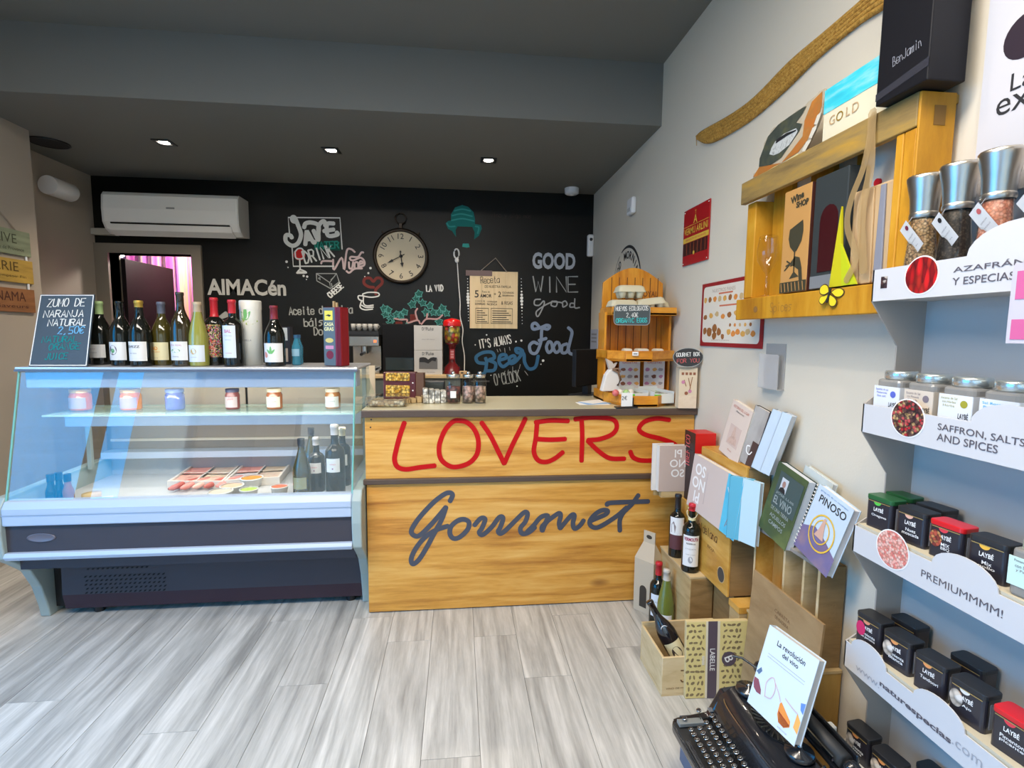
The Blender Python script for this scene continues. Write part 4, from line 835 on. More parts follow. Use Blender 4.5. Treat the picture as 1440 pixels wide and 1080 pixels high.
LOV = {'L': [[(198, 98), (180, 150), (163, 215), (158, 250), (170, 278), (205, 288), (260, 280), (322, 273)]],
 'O': [[(430, 92), (400, 92), (370, 118), (350, 155), (338, 200), (345, 245), (375, 272), (410, 278), (460, 262), (492, 225), (497, 170), (480, 125), (450, 97), (420, 90)]],
 'V': [[(510, 98), (545, 150), (580, 220), (602, 265)], [(602, 265), (635, 190), (665, 130), (688, 82)]],
 'E': [[(728, 98), (790, 90), (862, 92)], [(735, 100), (730, 160), (722, 215), (738, 250), (770, 258), (805, 245), (840, 218)], [(730, 165), (790, 168), (850, 165)]],
 'R': [[(915, 78), (918, 150), (915, 255)], [(888, 85), (960, 78), (1040, 85), (1058, 115), (1040, 145), (990, 165), (940, 170)], [(940, 172), (985, 215), (1030, 243), (1090, 245)]],
 'S': [[(1272, 88), (1220, 82), (1170, 95), (1148, 125), (1175, 148), (1240, 165), (1290, 185), (1305, 210), (1270, 238), (1220, 250), (1160, 252), (1125, 240), (1112, 215)]]}
for k, L_ in LOV.items(): letters('painted_letter', 500, 560, 2.88, L_, RED, .0235, 2.4482)
slb = mat('slate_blue_paint', (.055, .065, .095), .45)
K6, K7 = 6.545, 7.2
def mixl(a, b): return [[(560+x_/K6, 680+y_/K6) for x_, y_ in s] for s in a]+[[(730+x_/K7, 680+y_/K7) for x_, y_ in s] for s in b]
GOU = [(mixl([[(475, 165), (500, 110), (480, 85), (430, 95), (340, 160), (240, 260), (160, 360), (120, 440), (150, 480), (200, 475), (290, 390), (370, 300), (440, 215)], [(440, 215), (400, 330), (330, 460), (260, 590), (190, 700), (135, 740), (120, 690), (160, 600), (240, 500), (340, 430), (460, 390)]], [])),
 (mixl([[(620, 330), (560, 335), (490, 390), (475, 460), (510, 505), (570, 490), (640, 420), (650, 355), (600, 328), (540, 345)]], [])),
 (mixl([[(700, 385), (760, 320), (800, 330), (770, 410), (745, 450), (780, 470), (860, 400), (930, 310), (965, 320), (940, 400), (920, 440), (945, 460), (1000, 420)]], [])),
 (mixl([[(1000, 420), (1080, 340), (1160, 265), (1190, 280), (1170, 350), (1125, 410), (1140, 460), (1200, 450), (1260, 400)]], [])),
 (mixl([], [[(80, 490), (150, 420), (220, 340), (290, 325), (270, 390), (230, 440), (235, 480)], [(235, 480), (270, 400), (340, 340), (405, 300), (420, 330), (405, 400), (415, 455)], [(415, 455), (460, 400), (530, 320), (560, 325), (545, 400), (560, 455), (610, 430), (655, 370)]])),
 (mixl([], [[(720, 380), (790, 350), (880, 310), (895, 275), (840, 270), (770, 310), (715, 380), (730, 430), (790, 445), (880, 400), (1000, 320), (1090, 240)]])),
 (mixl([], [[(1210, 115), (1140, 210), (1060, 290), (1020, 370), (1020, 480)], [(890, 220), (900, 200), (1000, 190), (1150, 185), (1310, 180)]]))]
for L_ in GOU: letters('painted_letter', 0, 0, 1, L_, slb, .024, 2.4465)

# cream panel and gap between case and counter
t = wthing('menu_card', 'cream card propped between the display case and the counter', 'card', (-.46, 2.75, 1.0))
P = [at(u, v, 'y', 2.98) for u, v in ((497, 532), (514, 515), (524, 560), (500, 575))]
MB().extr([(p.x, p.z) for p in P], 'y', 2.978, 2.983).build('card', mat('card_cream', (.66, .62, .46), .6), t)
WSET.discard(t.name); t.location = (0, 0, 0)
for ch in list(t.children): bpy.data.objects.remove(ch)
t.location = (-.46, 2.96, 1.009)
P = [(p.x+.46, p.z-1.009) for p in P]; P[-1] = (P[-1][0], 0); P[-2] = (P[-2][0]+.02, 0)
MB().extr(P, 'y', 0, .005).build('card_sheet', mat('card_cream', (.66, .62, .46), .6), t)

# things on the worktop --------------------------------------------------
WT = 1.009
t = thing('chocolate_rack', 'dark red rack of two chocolate nut packs at the left of the counter', 'snack rack', (-.30, 2.74, WT), -.1)
chm = mat('rack_maroon', (.085, .012, .018), .4); nut = cells('nut_golden', [(.75, .45, .05), (.55, .28, .02), (.85, .6, .15)], 90, .5)
MB().box(-.085, .085, -.03, .03, 0, .155).build('rack_body', chm, t, bev=.004)
MB().box(.085, .125, -.025, .03, 0, .15).build('side_wing', mat('rack_brown', (.12, .055, .03), .5), t)
for z_ in (.025, .09): MB().box(-.07, .055, -.036, -.03, z_+.02, z_+.062).build('nut_pack', nut, t, bev=.004)
for z_ in (.02, .06, .10): MB().lathe([(.0001, 0), (.004, 0)], 8, (.07, -.0305, z_), R=Ry, sm=False).build('price_dot', PAPER, t)
t = thing('snack_tub', 'clear plastic clamshell tub of biscuits in front of the chocolate rack', 'tub', (-.345, 2.56, WT))
MB().box(-.085, .085, -.045, .045, .002, .03).build('biscuits', cells('biscuit_mix', [(.5, .38, .2), (.65, .55, .35), (.38, .26, .12)], 60, .6), t, bev=.006)
MB().box(-.10, .10, -.055, .055, 0, .05).build('tub_shell', glass('plastic_shell', (.90, .90, .88), 1.45), t, bev=.01)
MB().box(-.11, .11, -.06, .06, .050, .055).build('tub_lid', glass('plastic_shell', (.90, .90, .88), 1.45), t)
t = thing('wafer_pack', 'flat kraft packs of wafers lying behind the clamshell tub', 'snack pack', (-.21, 2.70, WT), .3)
for k in range(4): MB().box(-.07+.03*k, -.045+.03*k, -.04, .04, .0, .018+.006*k).build('wafer', mat('wafer_tan', (.48, .34, .17), .6), t, bev=.003)
t = thing('sugar_packs', 'row of clear packs of white sweets beside the glass jars', 'snack pack', (-.125, 2.68, WT), .1)
for k in range(4): MB().box(-.055+.03*k, -.028+.03*k, -.04, .04, 0, .075-.004*k).build('sweet_pack', cells('white_sweets', [(.75, .73, .66), (.55, .52, .45), (.8, .8, .76)], 70, .4), t, bev=.004)
t = thing('card_reader', 'black box with grey top standing behind the white sweet packs', 'card reader', (-.13, 2.84, WT)); MB().box(-.06, .06, -.03, .03, 0, .10).build('reader_body', BLACK, t, bev=.006); MB().box(-.05, .05, -.031, -.029, .03, .09).build('reader_screen', mat('screen_dark', (.05, .06, .06), .2), t)
jf = [cells('jar_sweets_dark', [(.12, .03, .03), (.2, .06, .05), (.05, .04, .05)], 60, .4), cells('jar_sweets_pink', [(.50, .30, .26), (.35, .25, .2), (.6, .45, .4)], 60, .4), cells('jar_sweets_brown', [(.45, .28, .22), (.55, .4, .3), (.25, .18, .12)], 60, .4)]
for k, (u, lab) in enumerate(((637.5, 'glass storage jar of dark sweets with small white tag, leftmost of three'), (658.5, 'glass storage jar of pale pink sweets, middle of three on the counter'), (675, 'glass storage jar of brown sweets, rightmost of three on the counter'))):
    p = at(u, 560, 'y', 2.66); t = thing('sweet_jar', lab, 'jar', (p.x, 2.66, WT), 0, 'glass sweet jars on the counter')
    r = .040 if k == 0 else .033
    MB().lathe([(.0001, .004), (r-.003, .004), (r-.003, .085), (.0001, .09)], 20).build('sweets', jf[k], t)
    MB().lathe([(.0001, 0), (r, 0), (r, .12), (r*.8, .13), (r*.8, .14)], 24).build('glass_body', GLASS, t)
    MB().lathe([(r*.82, .132), (r*.9, .142), (r*.9, .148), (.0001, .15)], 20).build('lid', STEEL, t)
    MB().ball((0, 0, .156), .009).build('knob', STEEL, t)
    if k == 0: patch(MB(), r+.001, .03, .065, .03).build('tag', PAPER, t)
# leaflets near the monitor
t = thing('leaflet_stack', 'white and blue paper leaflets lying on the counter before the monitor', 'papers', (.72, 2.60, WT), .3)
for k in range(3): MB().box(-.10+.03*k, .06+.03*k, -.05+.02*k, .05+.02*k, .0012*k, .0012*k+.001).build('leaflet', (PAPER, mat('leaflet_blue', (.20, .42, .75), .5), PAPER)[k], t, rot=(0, 0, .3*k-.3), loc=(0, 0, 0))
t = thing('monitor', 'black screen seen edge on behind the wooden egg rack', 'monitor', (.79, 3.04, 1.0), .75)
MB().box(-.16, .16, -.015, .015, .06, .28).build('screen_back', mat('monitor_black', (.008, .008, .009), .5, spec=.2), t, bev=.006); MB().box(-.02, .02, -.01, .03, 0, .10).build('neck', BLACK, t); MB().box(-.1, .1, -.06, .08, -.06, .008).build('foot', BLACK, t)
bpy.data.objects.remove(bpy.data.objects['foot.002']) if False else None
t2 = thing('rear_worktop', 'black undercounter shelf standing behind the counter right end', 'shelf', (.85, 3.15, 0))
MB().box(-.28, .30, -.14, .16, 0, .94).build('carcass', BLACK, t2)
# wooden tiered egg rack ---------------------------------------------------
org = wood('rack_orange_pine', (.36, .10, .004), (.62, .23, .012), (.74, .34, .03), scale=(14, 14, 1.6), rough=.35, rnd=.05, coat=.3)
orgx = wood('rack_orange_rail', (.45, .13, .005), (.68, .27, .018), (.78, .38, .045), scale=(2, 14, 14), rough=.35, rnd=.05, coat=.3)
rk = wthing('egg_rack', 'orange wooden tiered display rack with arched back standing on the counter', 'rack', (.98, 2.85, WT))
yb = 2.86
arch = [(.80, WT), (.815, 1.66)]+[(.815+(1.165-.815)*k/12, 1.66+.085*math.sin(PI*k/12)+.0*k) for k in range(1, 12)]+[(1.165, 1.66), (1.18, WT)]
MB().extr(arch, 'y', yb, yb+.018).build('back_board', org, rk, bev=.003)
for k in range(7): MB().box(.862+.045*k, .866+.045*k, yb-.0015, yb, WT+.02, 1.69).build('groove', mat('groove_brown', (.16, .06, .01), .7), rk)
MB().add([(.93, yb-.002, 1.62), (1.15, yb-.002, 1.63), (1.15, yb-.002, 1.66), (.93, yb-.002, 1.65)], [(0, 1, 2, 3)]) 
text('lettering', 'EL ROYAL', mat('burnt_ink', (.20, .07, .01), .7), rk, frame((1.06, yb-.0025, 1.60), (1, 0, 0), (0, 0, 1)), width=.15, height=.032, bold=.02)
text('lettering', 'Arroz Redondo', mat('burnt_ink', (.20, .07, .01), .7), rk, frame((1.065, yb-.0025, 1.565), (1, 0, 0), (0, 0, 1)), width=.14, height=.02)
def rtray(pts, z, hh, par):
    m_ = MB(); m_.extr(pts, 'z', z, z+.012); m_.build('tray_floor', orgx, par)
    for a, b in zip(pts, pts[1:]):
        a, b = Vector((*a, 0)), Vector((*b, 0)); d = (b-a).normalized(); n_ = Vector((-d.y, d.x, 0))*.012
        q = [a, b, b+n_, a+n_]; MB().extr([(p.x, p.y) for p in q], 'z', z, z+hh).build('tray_rail', orgx, par, bev=.002)
# points run left back -> front -> right back; the rail closes inwards
rtray([(.80, yb), (.81, 2.66), (1.165, 2.66), (1.17, yb)], at(900, 443, 'y', 2.66).z, .042, rk)
rtray([(.785, yb), (.79, 2.66), (.86, 2.56), (1.00, 2.56), (1.16, 2.66), (1.172, yb)], at(900, 508, 'y', 2.60).z, .055, rk)
rtray([(.775, yb), (.775, 2.66), (.845, 2.455), (.995, 2.455), (1.15, 2.60), (1.175, yb)], WT+.001, .055, rk)
for xx in (.80, 1.165): MB().box(xx-.006, xx+.006, 2.74, yb, WT+.05, 1.49).build('side_cheek', org, rk)
bpy.data.objects['side_cheek'].scale = (1, 1, 1)
zt1, zt2, zt3 = at(900, 443, 'y', 2.66).z+.013, at(900, 508, 'y', 2.60).z+.013, WT+.014
egg = mat('egg_carton_cream', (.66, .60, .42), .8, bump=.3, bs=300); eggs_ = mat('egg_shell', (.62, .42, .28), .5)
def carton(label, loc, rz, tilt=0):
    t = thing('egg_carton', label, 'egg carton', loc, rz, 'egg cartons on the top tray'); t.rotation_euler = (0, tilt, rz)
    b = MB()
    for i in range(3):
        for j in range(2): b.lathe([(.0001, 0), (.014, .001), (.023, .030), (.024, .034)], 10, (-.048+.048*i, -.024+.048*j, 0))
    b.extr(rrect(.152, .106, .012), 'z', .032, .037); b.build('cup_tray', egg, t)
    l = MB(); n_ = 16; lo, mid, hi = rrect(.152, .106, .016, 3), rrect(.140, .094, .02, 3), rrect(.118, .074, .02, 3); n_ = len(lo)
    vs = [(x_, y_, .037) for x_, y_ in lo]+[(x_, y_, .060) for x_, y_ in mid]+[(x_, y_, .068) for x_, y_ in hi]
    l.add(vs, [(i+k*n_, (i+1) % n_+k*n_, (i+1) % n_+(k+1)*n_, i+(k+1)*n_) for k in range(2) for i in range(n_)]+[list(range(2*n_, 3*n_))]); l.build('lid', egg, t)
    MB().box(-.03, .03, -.0005, .03, .0682, .0688).build('lid_stamp', mat('carton_stamp', (.52, .50, .38), .8), t, (0, -.01, 0))
    return t
yc = 2.735
carton('cream egg carton lying left on the top tray of the rack', (.885, 2.73, zt1), .05)
carton('cream egg carton lying right on the top tray, tilted on its neighbour', (1.04, 2.72, zt1+.012), -.05, -.13)
carton('cream egg carton stacked on top of the two lower cartons', (.93, 2.745, zt1+.079), .02)
carton('cream egg carton half hidden at the right end of the top tray', (1.105, 2.80, zt1), 1.5)
t = thing('egg_price_sign', 'rounded dark price sign for organic eggs hanging on the top tray', 'sign', (.913, 2.650, at(890, 443, 'y', 2.65).z), -.0)
pts = rrect(.195, .105, .022); MB().extr(pts, 'y', -.006, 0).build('board', mat('sign_slate', (.07, .09, .095), .6), t)
e = MB(); q = [(a, -.0068, b) for a, b in rrect(.195, .105, .022)]; ribbon(e, q+[q[0]], NB, .003); e.build('painted_border', CHALK2, t)
chalk('lettering', 'HUEVOS ECOLOGICOS', (-.088, -.007, .020), (.088, -.007, .026), .022, .003, CHALK, t, NB)
chalk('lettering', '2,40€', (-.03, -.007, -.012), (.035, -.007, -.010), .022, .003, CHALK, t, NB)
chalk('lettering', 'ORGANIC EGGS', (-.085, -.007, -.042), (.085, -.007, -.036), .022, .004, mat('teal_sign_bright', (.05, .55, .55), .8), t, NB)
# mid tray: pale packs; small price tag
for k, (x_, w_, lab) in enumerate(((.90, .05, 'pale flat cheese pack at the left on the middle tray'), (.98, .07, 'pale wrapped cheese pack in the middle of the middle tray'), (1.07, .05, 'small pale pack at the right on the middle tray'))):
    t = thing('cheese_pack', lab, 'cheese pack', (x_, 2.67, zt2), .1*k, 'cheese packs on the middle tray'); MB().box(-w_/2, w_/2, -.03, .03, 0, .052).build('wrapped_body', mat('cheese_pack_pale', (.72, .66, .52), .5), t, bev=.012); MB().box(-w_*.3, w_*.3, -.0312, -.03, .02, .045).build('front_label', PAPER, t)
t = thing('price_tag', 'tiny white price tag on the front of the middle tray', 'price tag', (.905, 2.553, zt2+.028)); MB().box(-.016, .016, -.004, 0, -.01, .01).build('tag_card', PAPER, t); MB().box(-.01, .01, -.0046, -.004, -.003, .001).build('tag_print', INK, t)
# bottom tray: white trays of packs with green ends, two leaflets
for k, (x_, y_, rz, lab) in enumerate(((.905, 2.60, .1, 'open white box of sweets on the left of the bottom tray'), (1.03, 2.575, .12, 'open white box of sweets with green corner on the right of the bottom tray'))):
    t = thing('sweet_box', lab, 'box', (x_, y_, zt3), rz, 'open sweet boxes in the rack')
    wm = mat('box_white', (.74, .76, .74), .5)
    for a in ((-.055, .055, -.09, -.088, 0, .05), (-.055, .055, .088, .09, 0, .07), (-.055, -.053, -.09, .09, 0, .06), (.053, .055, -.09, .09, 0, .06), (-.055, .055, -.09, .09, 0, .003)): MB().box(*a).build('box_wall', wm, t)
    for j in range(5): MB().box(-.048, .048, -.083+.034*j, -.055+.034*j, .004, .046).build('sachet', cells('sachet_mix', [(.7, .7, .68), (.6, .55, .5), (.2, .5, .1), (.75, .72, .7)], 40, .5), t, bev=.004)
    MB().box(-.0555, -.02, -.0912, -.0902, .004, .046).build('green_corner', mat('bright_green_print', (.12, .62, .03), .5), t)
for k, (x_, lab) in enumerate(((.935, 'left leaflet with cookie pictures leaning in the egg rack'), (1.075, 'right leaflet with cookie pictures leaning in the egg rack'))):
    t = thing('picture_leaflet', lab, 'leaflet', (x_, 2.72, zt3+.05), -.05, 'picture leaflets in the rack')
    MB().box(-.058, .058, 0, .002, 0, .155).build('sheet', mat('leaflet_cream', (.76, .72, .70), .5), t)
    rg2 = random.Random(k); cols = [mat('cookie_brown', (.28, .10, .05), .6), mat('cookie_pink', (.55, .22, .35), .6), mat('cookie_orange', (.75, .38, .10), .6), mat('cookie_grey', (.4, .35, .36), .6)]
    for i in range(3):
        for j in range(3):
            pr_ = MB(); n_ = 9; cx, cz = -.038+.038*i+rg2.uniform(-.004, .004), .03+.038*j
            pr_.add([(cx+.014*(.7+.5*rg2.random())*math.cos(2*PI*a/n_), -.0006, cz+.010*(.7+.5*rg2.random())*math.sin(2*PI*a/n_)) for a in range(n_)], [list(range(n_))]); pr_.build('cookie_picture', cols[(i+2*j+k) % 4], t)
    text('lettering', 'GALLETAS', rink, t, frame((0, -.0006, .144), (1, 0, 0), (0, 0, 1)), width=.08, height=.010)
t = thing('price_holder', 'small black stand with white price card in front of the egg rack', 'price holder', (.83, 2.405+.03, WT), .1)
MB().box(-.055, .055, -.005, .03, 0, .006).build('base', BLACK, t); MB().box(.028, .034, -.002, .012, .006, .05).build('upright', BLACK, t)
MB().box(-.03, .028, .0, .003, .008, .075).build('price_card', PAPER, t); text('lettering', '2€', INK, t, frame((-.015, -.0006, .05), (1, 0, 0), (0, 0, 1)), height=.02)
t = thing('gift_bag', 'white gift bag tied with a brown ribbon at the left of the egg rack', 'gift bag', (.80, 2.62, zt3+.05), .1)
MB().extr([(-.055, 0), (.05, 0), (.04, .09), (.012, .115), (-.012, .115), (-.035, .085)], 'y', -.02, .02).build('bag_body', mat('bag_white', (.72, .68, .64), .6), t, bev=.006)
MB().extr([(-.012, .115), (.012, .115), (.03, .15), (.012, .14), (0, .155), (-.03, .17)], 'y', -.01, .01).build('bag_top', mat('bag_sheer', (.55, .48, .42), .6), t)
MB().tube([(.0, -.024, .115), (.03, -.026, .10), (.045, -.025, .06), (.03, -.024, .03)], .006, 6).tube([(0, -.024, .115), (.03, -.026, .12), (.04, -.026, .10)], .006, 6).build('ribbon', mat('ribbon_brown', (.22, .13, .08), .5), t)
t = thing('candy_bags', 'small bags of coloured sweets at the left of the bottom tray', 'sweets', (.835, 2.53, zt3+.03), 0)
for k in range(4): MB().ball((-.035+.028*k, .015*(k % 2), .02), .018, 10, sz=(1, 1, 1)).build('candy_bag', [mat('candy_red', (.65, .15, .15), .4), mat('candy_white', (.75, .72, .66), .4), mat('candy_green', (.35, .55, .2), .4), mat('candy_white', (.75, .72, .66), .4)][k], t)
# cream box with oval chalk board
t = thing('biscuit_box', 'cream upright box printed with spoons at the right end of the counter', 'box', (1.128, 2.41, WT), -.1)
MB().box(-.045, .045, 0, .05, 0, .20).build('box_body', mat('biscuit_box_cream', (.68, .56, .40), .55), t, bev=.002)
MB().box(-.044, .044, -.0006, 0, .0, .062).build('lower_print', cells('lower_print_m', [(.62, .45, .28), (.72, .6, .45), (.5, .3, .18)], 12, .6, kind='n'), t)
for k in range(4): MB().box(-.034+.019*k, -.022+.019*k, -.0009, -.0003, .165, .178).build('biscuit_picture', mat('cookie_brown', (.28, .10, .05), .6), t)
for a, b in (((.0, .15), (.012, .10)), ((.02, .155), (.008, .09)), ((-.02, .14), (-.01, .11))): e = MB(); ribbon(e, [(a[0], -.001, a[1]), (b[0], -.001, b[1])], NB, .004); e.build('spoon_picture', mat('spoon_brown', (.30, .14, .07), .6), t)
for x_, z_, m_ in ((.01, .085, 'cookie_pink'), (-.008, .075, 'cookie_brown'), (-.025, .13, 'cookie_pink')): MB().lathe([(.0001, 0), (.009, 0)], 10, (x_, -.0012, z_), R=Ry, sm=False).build('berry_picture', MC[m_], t)
t = thing('oval_chalk_sign', 'oval slate sign with white and red handwriting on top of the cream biscuit box', 'sign', (1.115, 2.400, WT+.20))
pts = [(.076*math.cos(a)*(1+.02*math.sin(3*a)), .052+.046*math.sin(a)) for a in [2*PI*k/28 for k in range(28)]]
MB().extr(pts, 'y', -.005, 0).build('board', mat('oval_slate', (.035, .037, .04), .6), t)
e = MB(); q = [(a, -.0056, b) for a, b in pts]; ribbon(e, q+[q[0]], NB, .003); e.build('painted_border', CHALK2, t)
chalk('lettering', 'GOURMET BOX', (-.060, -.006, .055), (.060, -.006, .061), .018, .003, CHALK, t, NB); chalk('lettering', 'FOR YOU', (-.055, -.006, .025), (.060, -.006, .030), .018, .003, mat('sign_red_chalk', (.55, .12, .12), .8), t, NB)

# ------------------------------------------------------------ back bar under the blackboard wall
bb = wthing('back_bar', 'long narrow wooden shelf with grey front against the black wall', 'shelf', (-.42, 4.3, 0))
MB().box(-.86, .07, 4.08, 4.54, 1.012, 1.038).build('shelf_top', wood('bar_pine', (.42, .27, .12), (.58, .42, .22), (.66, .5, .3), (2, 12, 12)), bb, bev=.003)
MB().box(-.84, .02, 4.12, 4.54, 0, 1.012).build('cabinet', mat('bar_grey_teal', (.16, .19, .18), .5), bb)
text('lettering', 'al', mat('bar_letter_dark', (.045, .055, .055), .6), bb, frame((-.10, 4.118, .90), (1, 0, 0), (0, 0, 1)), height=.13, bold=.04)
MB().box(-.30, -.12, 4.085, 4.12, .78, .86).build('drawer_front', mat('bar_drawer_dark', (.05, .035, .03), .4), bb)
BZ = 1.039
t = thing('coffee_machine', 'chrome coffee machine with cups on top at the left of the back bar', 'coffee machine', (-.72, 4.30, BZ))
ch = mat('coffee_chrome', (.55, .55, .54), .22, .9)
MB().box(-.13, .10, -.14, .18, .0, .03).box(-.13, .10, .0, .18, .03, .30).box(-.13, .10, -.14, .18, .22, .30).build('machine_body', ch, t, bev=.006)
MB().box(-.13, .10, -.145, -.12, .31, .34).box(-.13, .10, -.14, .18, .30, .31).build('cup_rail', BLACK, t)
MB().cyl((-.02, -.08, 0), .03, .16, .22, 16).build('group_head', STEEL, t); MB().tube([(-.02, -.09, .17), (-.02, -.24, .16)], .012, 8).build('portafilter', BLACK, t)
MB().box(-.10, .07, -.13, .0, .03, .045).build('drip_tray', BLACK, t); MB().box(.06, .08, -.143, -.14, .25, .27).build('indicator', mat('indicator_red', (.9, .1, .03), .4, emit=(1, .15, .05), es=2), t)
for k in range(5):
    t = thing('coffee_cup', ['leftmost small cup on the coffee machine', 'second small cup from the left on the coffee machine', 'middle small cup on the coffee machine', 'second small cup from the right on the coffee machine', 'rightmost small cup on the coffee machine'][k], 'cup', (-.825+.044*k, 4.22, BZ+.342), 0, 'cups on the coffee machine')
    MB().lathe([(.0001, .002), (.012, .0), (.019, .03), (.020, .055), (.018, .055), (.011, .004)], 12).build('cup_bowl', mat('cup_glassy', (.42, .42, .40), .25), t); MB().tube([(.02, 0, .045), (.03, 0, .035), (.018, 0, .018)], .003, 6).build('handle', mat('cup_glassy', (.42, .42, .40), .25), t)
t = thing('dark_cabinet', 'black microwave sized box between coffee machine and white wine boxes', 'appliance', (-.475, 4.30, BZ))
MB().box(-.125, .125, -.10, .2, 0, .40).build('housing', mat('appliance_black', (.004, .004, .005), .5, spec=.2), t, bev=.005); MB().box(-.10, .12, -.106, -.10, .03, .13).build('front_glass', mat('appliance_glass', (.02, .035, .045), .15), t)
for k, lab in enumerate(('white wine carton with moustache cut-out, lower of the two stacked', 'plain white wine carton stacked on the one with the moustache cut-out')):
    t = thing('wine_carton', lab, 'box', (-.232, 4.21, BZ+.1945*k), 0, 'white wine cartons on the back bar')
    MB().box(-.110, .110, -.10, .12, 0, .193).build('carton_body', mat('carton_white', (.55, .54, .52), .55), t, bev=.002)
    if k == 0:
        P = [(-.072, .045), (-.072, .12), (-.068, .135), (-.04, .14), (-.018, .135), (0, .12), (.018, .135), (.04, .14), (.068, .135), (.072, .12), (.072, .045)]
        MB().extr([(a, b) for a, b in P], 'y', -.1015, -.100).build('cut_out', mat('cutout_grey', (.15, .15, .15), .5), t)
        P = [(-.070, .10), (-.066, .134), (-.04, .138), (-.018, .133), (0, .118), (.018, .133), (.04, .138), (.066, .134), (.058, .105), (.03, .112), (0, .088), (-.03, .10)]
        MB().extr(P, 'y', -.1025, -.1014).build('moustache', INK, t)
    chalk('lettering', "D'Pule", (-.045, -.1008, .155), (.045, -.1008, .157), .022, .003, INK, t, NB)
    text('lettering', 'vino de mesa', greyink, t, frame((0, -.1008, .085 if k else .02), (1, 0, 0), (0, 0, 1)), width=.10, height=.008)
t = thing('gumball_machine', 'red gumball machine with round glass globe beside the white cartons', 'gumball machine', (-.045, 4.20, BZ))
gr = mat('gumball_red', (.62, .008, .008), .2, coat=.6)
MB().lathe([(.0001, 0), (.075, 0), (.075, .012), (.066, .03), (.066, .05), (.03, .09), (.028, .10)], 24).build('base', mat('gumball_dark_red', (.16, .004, .006), .25, coat=.5), t)
MB().lathe([(.028, .10), (.026, .20), (.034, .235), (.06, .25), (.0001, .25)], 24).build('stem', mat('gumball_dark_red', (.16, .004, .006), .25, coat=.5), t)
MB().lathe([(.0001, .252), (.055, .252), (.062, .30), (.062, .36), (.057, .385), (.0001, .386)], 24).build('gumballs', cells('gumball_mix', [(.75, .45, .03), (.55, .05, .02), (.35, .3, .03), (.7, .6, .1)], 36, .3), t)
MB().lathe([(.057, .25), (.067, .30), (.067, .36), (.06, .39)], 24).build('globe', GLASS, t)
MB().lathe([(.072, .386), (.073, .415), (.065, .435), (.0001, .45)], 24).build('lid', gr, t)
MB().box(-.018, .018, -.036, -.026, .12, .20).build('coin_panel', mat('coin_red', (.5, .03, .03), .4), t)
for k in range(3): MB().box(-.012, .012, -.0375, -.036, .13+.022*k, .145+.022*k).build('panel_mark', mat('coin_pink', (.7, .3, .3), .5), t)
t = thing('plug_socket_box', 'small cream adapter at the right end of the back bar shelf', 'adapter', (.045, 4.16, BZ)); MB().box(-.035, .03, -.03, .03, 0, .025).build('adapter_body', mat('adapter_tan', (.5, .36, .2), .5), t, bev=.006); MB().box(-.02, .0, -.031, -.03, .008, .018).build('adapter_port', BLACK, t)
t = thing('wall_shelf_bar', 'thin dark metal bar fixed low on the black wall behind the glass jars', 'rail', (.2, BW-.01, .945)); MB().box(-.08, .08, -.012, .0, -.006, .006).build('bar', mat('bar_metal', (.10, .10, .10), .4, .5), t); MB().box(-.07, -.06, .0, .01, -.01, .01).build('bracket', BLACK, t)
# ------------------------------------------------------------ right wall
NL = (-1, 0, 0); RGT = (0, -1, 0); UP = (0, 0, 1)
def RP(u, v, d=.0015): p = at(u, v, 'x', RW-d); return (p.x, p.y, p.z)
# wall decal GOOD MORNING
dec = mat('decal_black', (.03, .03, .03), .7)
m_ = MB(); cy, cz, ry, rz = 3.60, 1.70, .30, .285
def ell(a, k=1): return (RW-.0015, cy-ry*k*math.cos(a), cz+rz*k*math.sin(a))
ribbon(m_, [ell(a) for a in [math.radians(q) for q in range(5, 118, 6)]], NL, [.010+.012*math.sin(PI*k/18) for k in range(19)])
ribbon(m_, [ell(a, 1.0) for a in [math.radians(q) for q in range(122, 178, 6)]], NL, .005)
m_.build('wall_decal', dec, bpy.data.objects['wall_right'])
m_ = MB()
for k, ch in enumerate('GOOD MORNING'):
    if ch == ' ': continue
    a = math.radians(172-14.6*k); o_ = Vector((RW-.0018, cy-ry*.80*math.cos(a), cz+rz*.80*math.sin(a)))
    up = Vector((0, -math.cos(a)*ry, math.sin(a)*rz)).normalized(); rt = Vector((0, -math.sin(a)*ry, -math.cos(a)*rz)).normalized()
    text('l', ch, None, None, frame(o_, rt, up), height=.055, bold=.02, mb=m_)
m_.build('decal_lettering', dec, bpy.data.objects['wall_right'])
m_ = MB()
for s in ([(-.03, -.03), (-.03, -.12), (.05, -.12), (.05, -.03), (-.03, -.03)], [(.05, -.05), (.085, -.055), (.085, -.095), (.05, -.10)]): ribbon(m_, [(RW-.0018, cy-a-.06, cz+b) for a, b in s], NL, .018)
m_.build('decal_cup', dec, bpy.data.objects['wall_right'])
text('decal_coffee_word', 'COFFEE', mat('decal_grey', (.25, .23, .2), .7), bpy.data.objects['wall_right'], frame((RW-.0018, cy, cz+.09), RGT, UP), width=.16, height=.07)
# pinned papers
for k, (u0, u1, v0, v1, lab) in enumerate(((830, 841, 463, 505, 'pale blue paper notice pinned in the corner near the monitor'), (842, 858, 463, 497, 'beige framed notice on the right wall left of the egg rack'))):
    a, b = Vector(RP(u0, v1)), Vector(RP(u1, v0)); t = thing('wall_notice', lab, 'notice', (RW, (a.y+b.y)/2, a.z))
    w_ = abs(a.y-b.y)/2; h_ = b.z-a.z
    MB().box(-.004, 0, -w_, w_, 0, h_).build('notice_sheet', (mat('notice_blue', (.44, .47, .55), .6), mat('notice_beige', (.52, .46, .36), .6))[k], t)
    for j in range(3): MB().box(-.0048, -.004, -w_*.7, w_*.7, h_*(.85-.12*j)-.01, h_*(.85-.12*j)+.004).build('print_line', greyink, t)
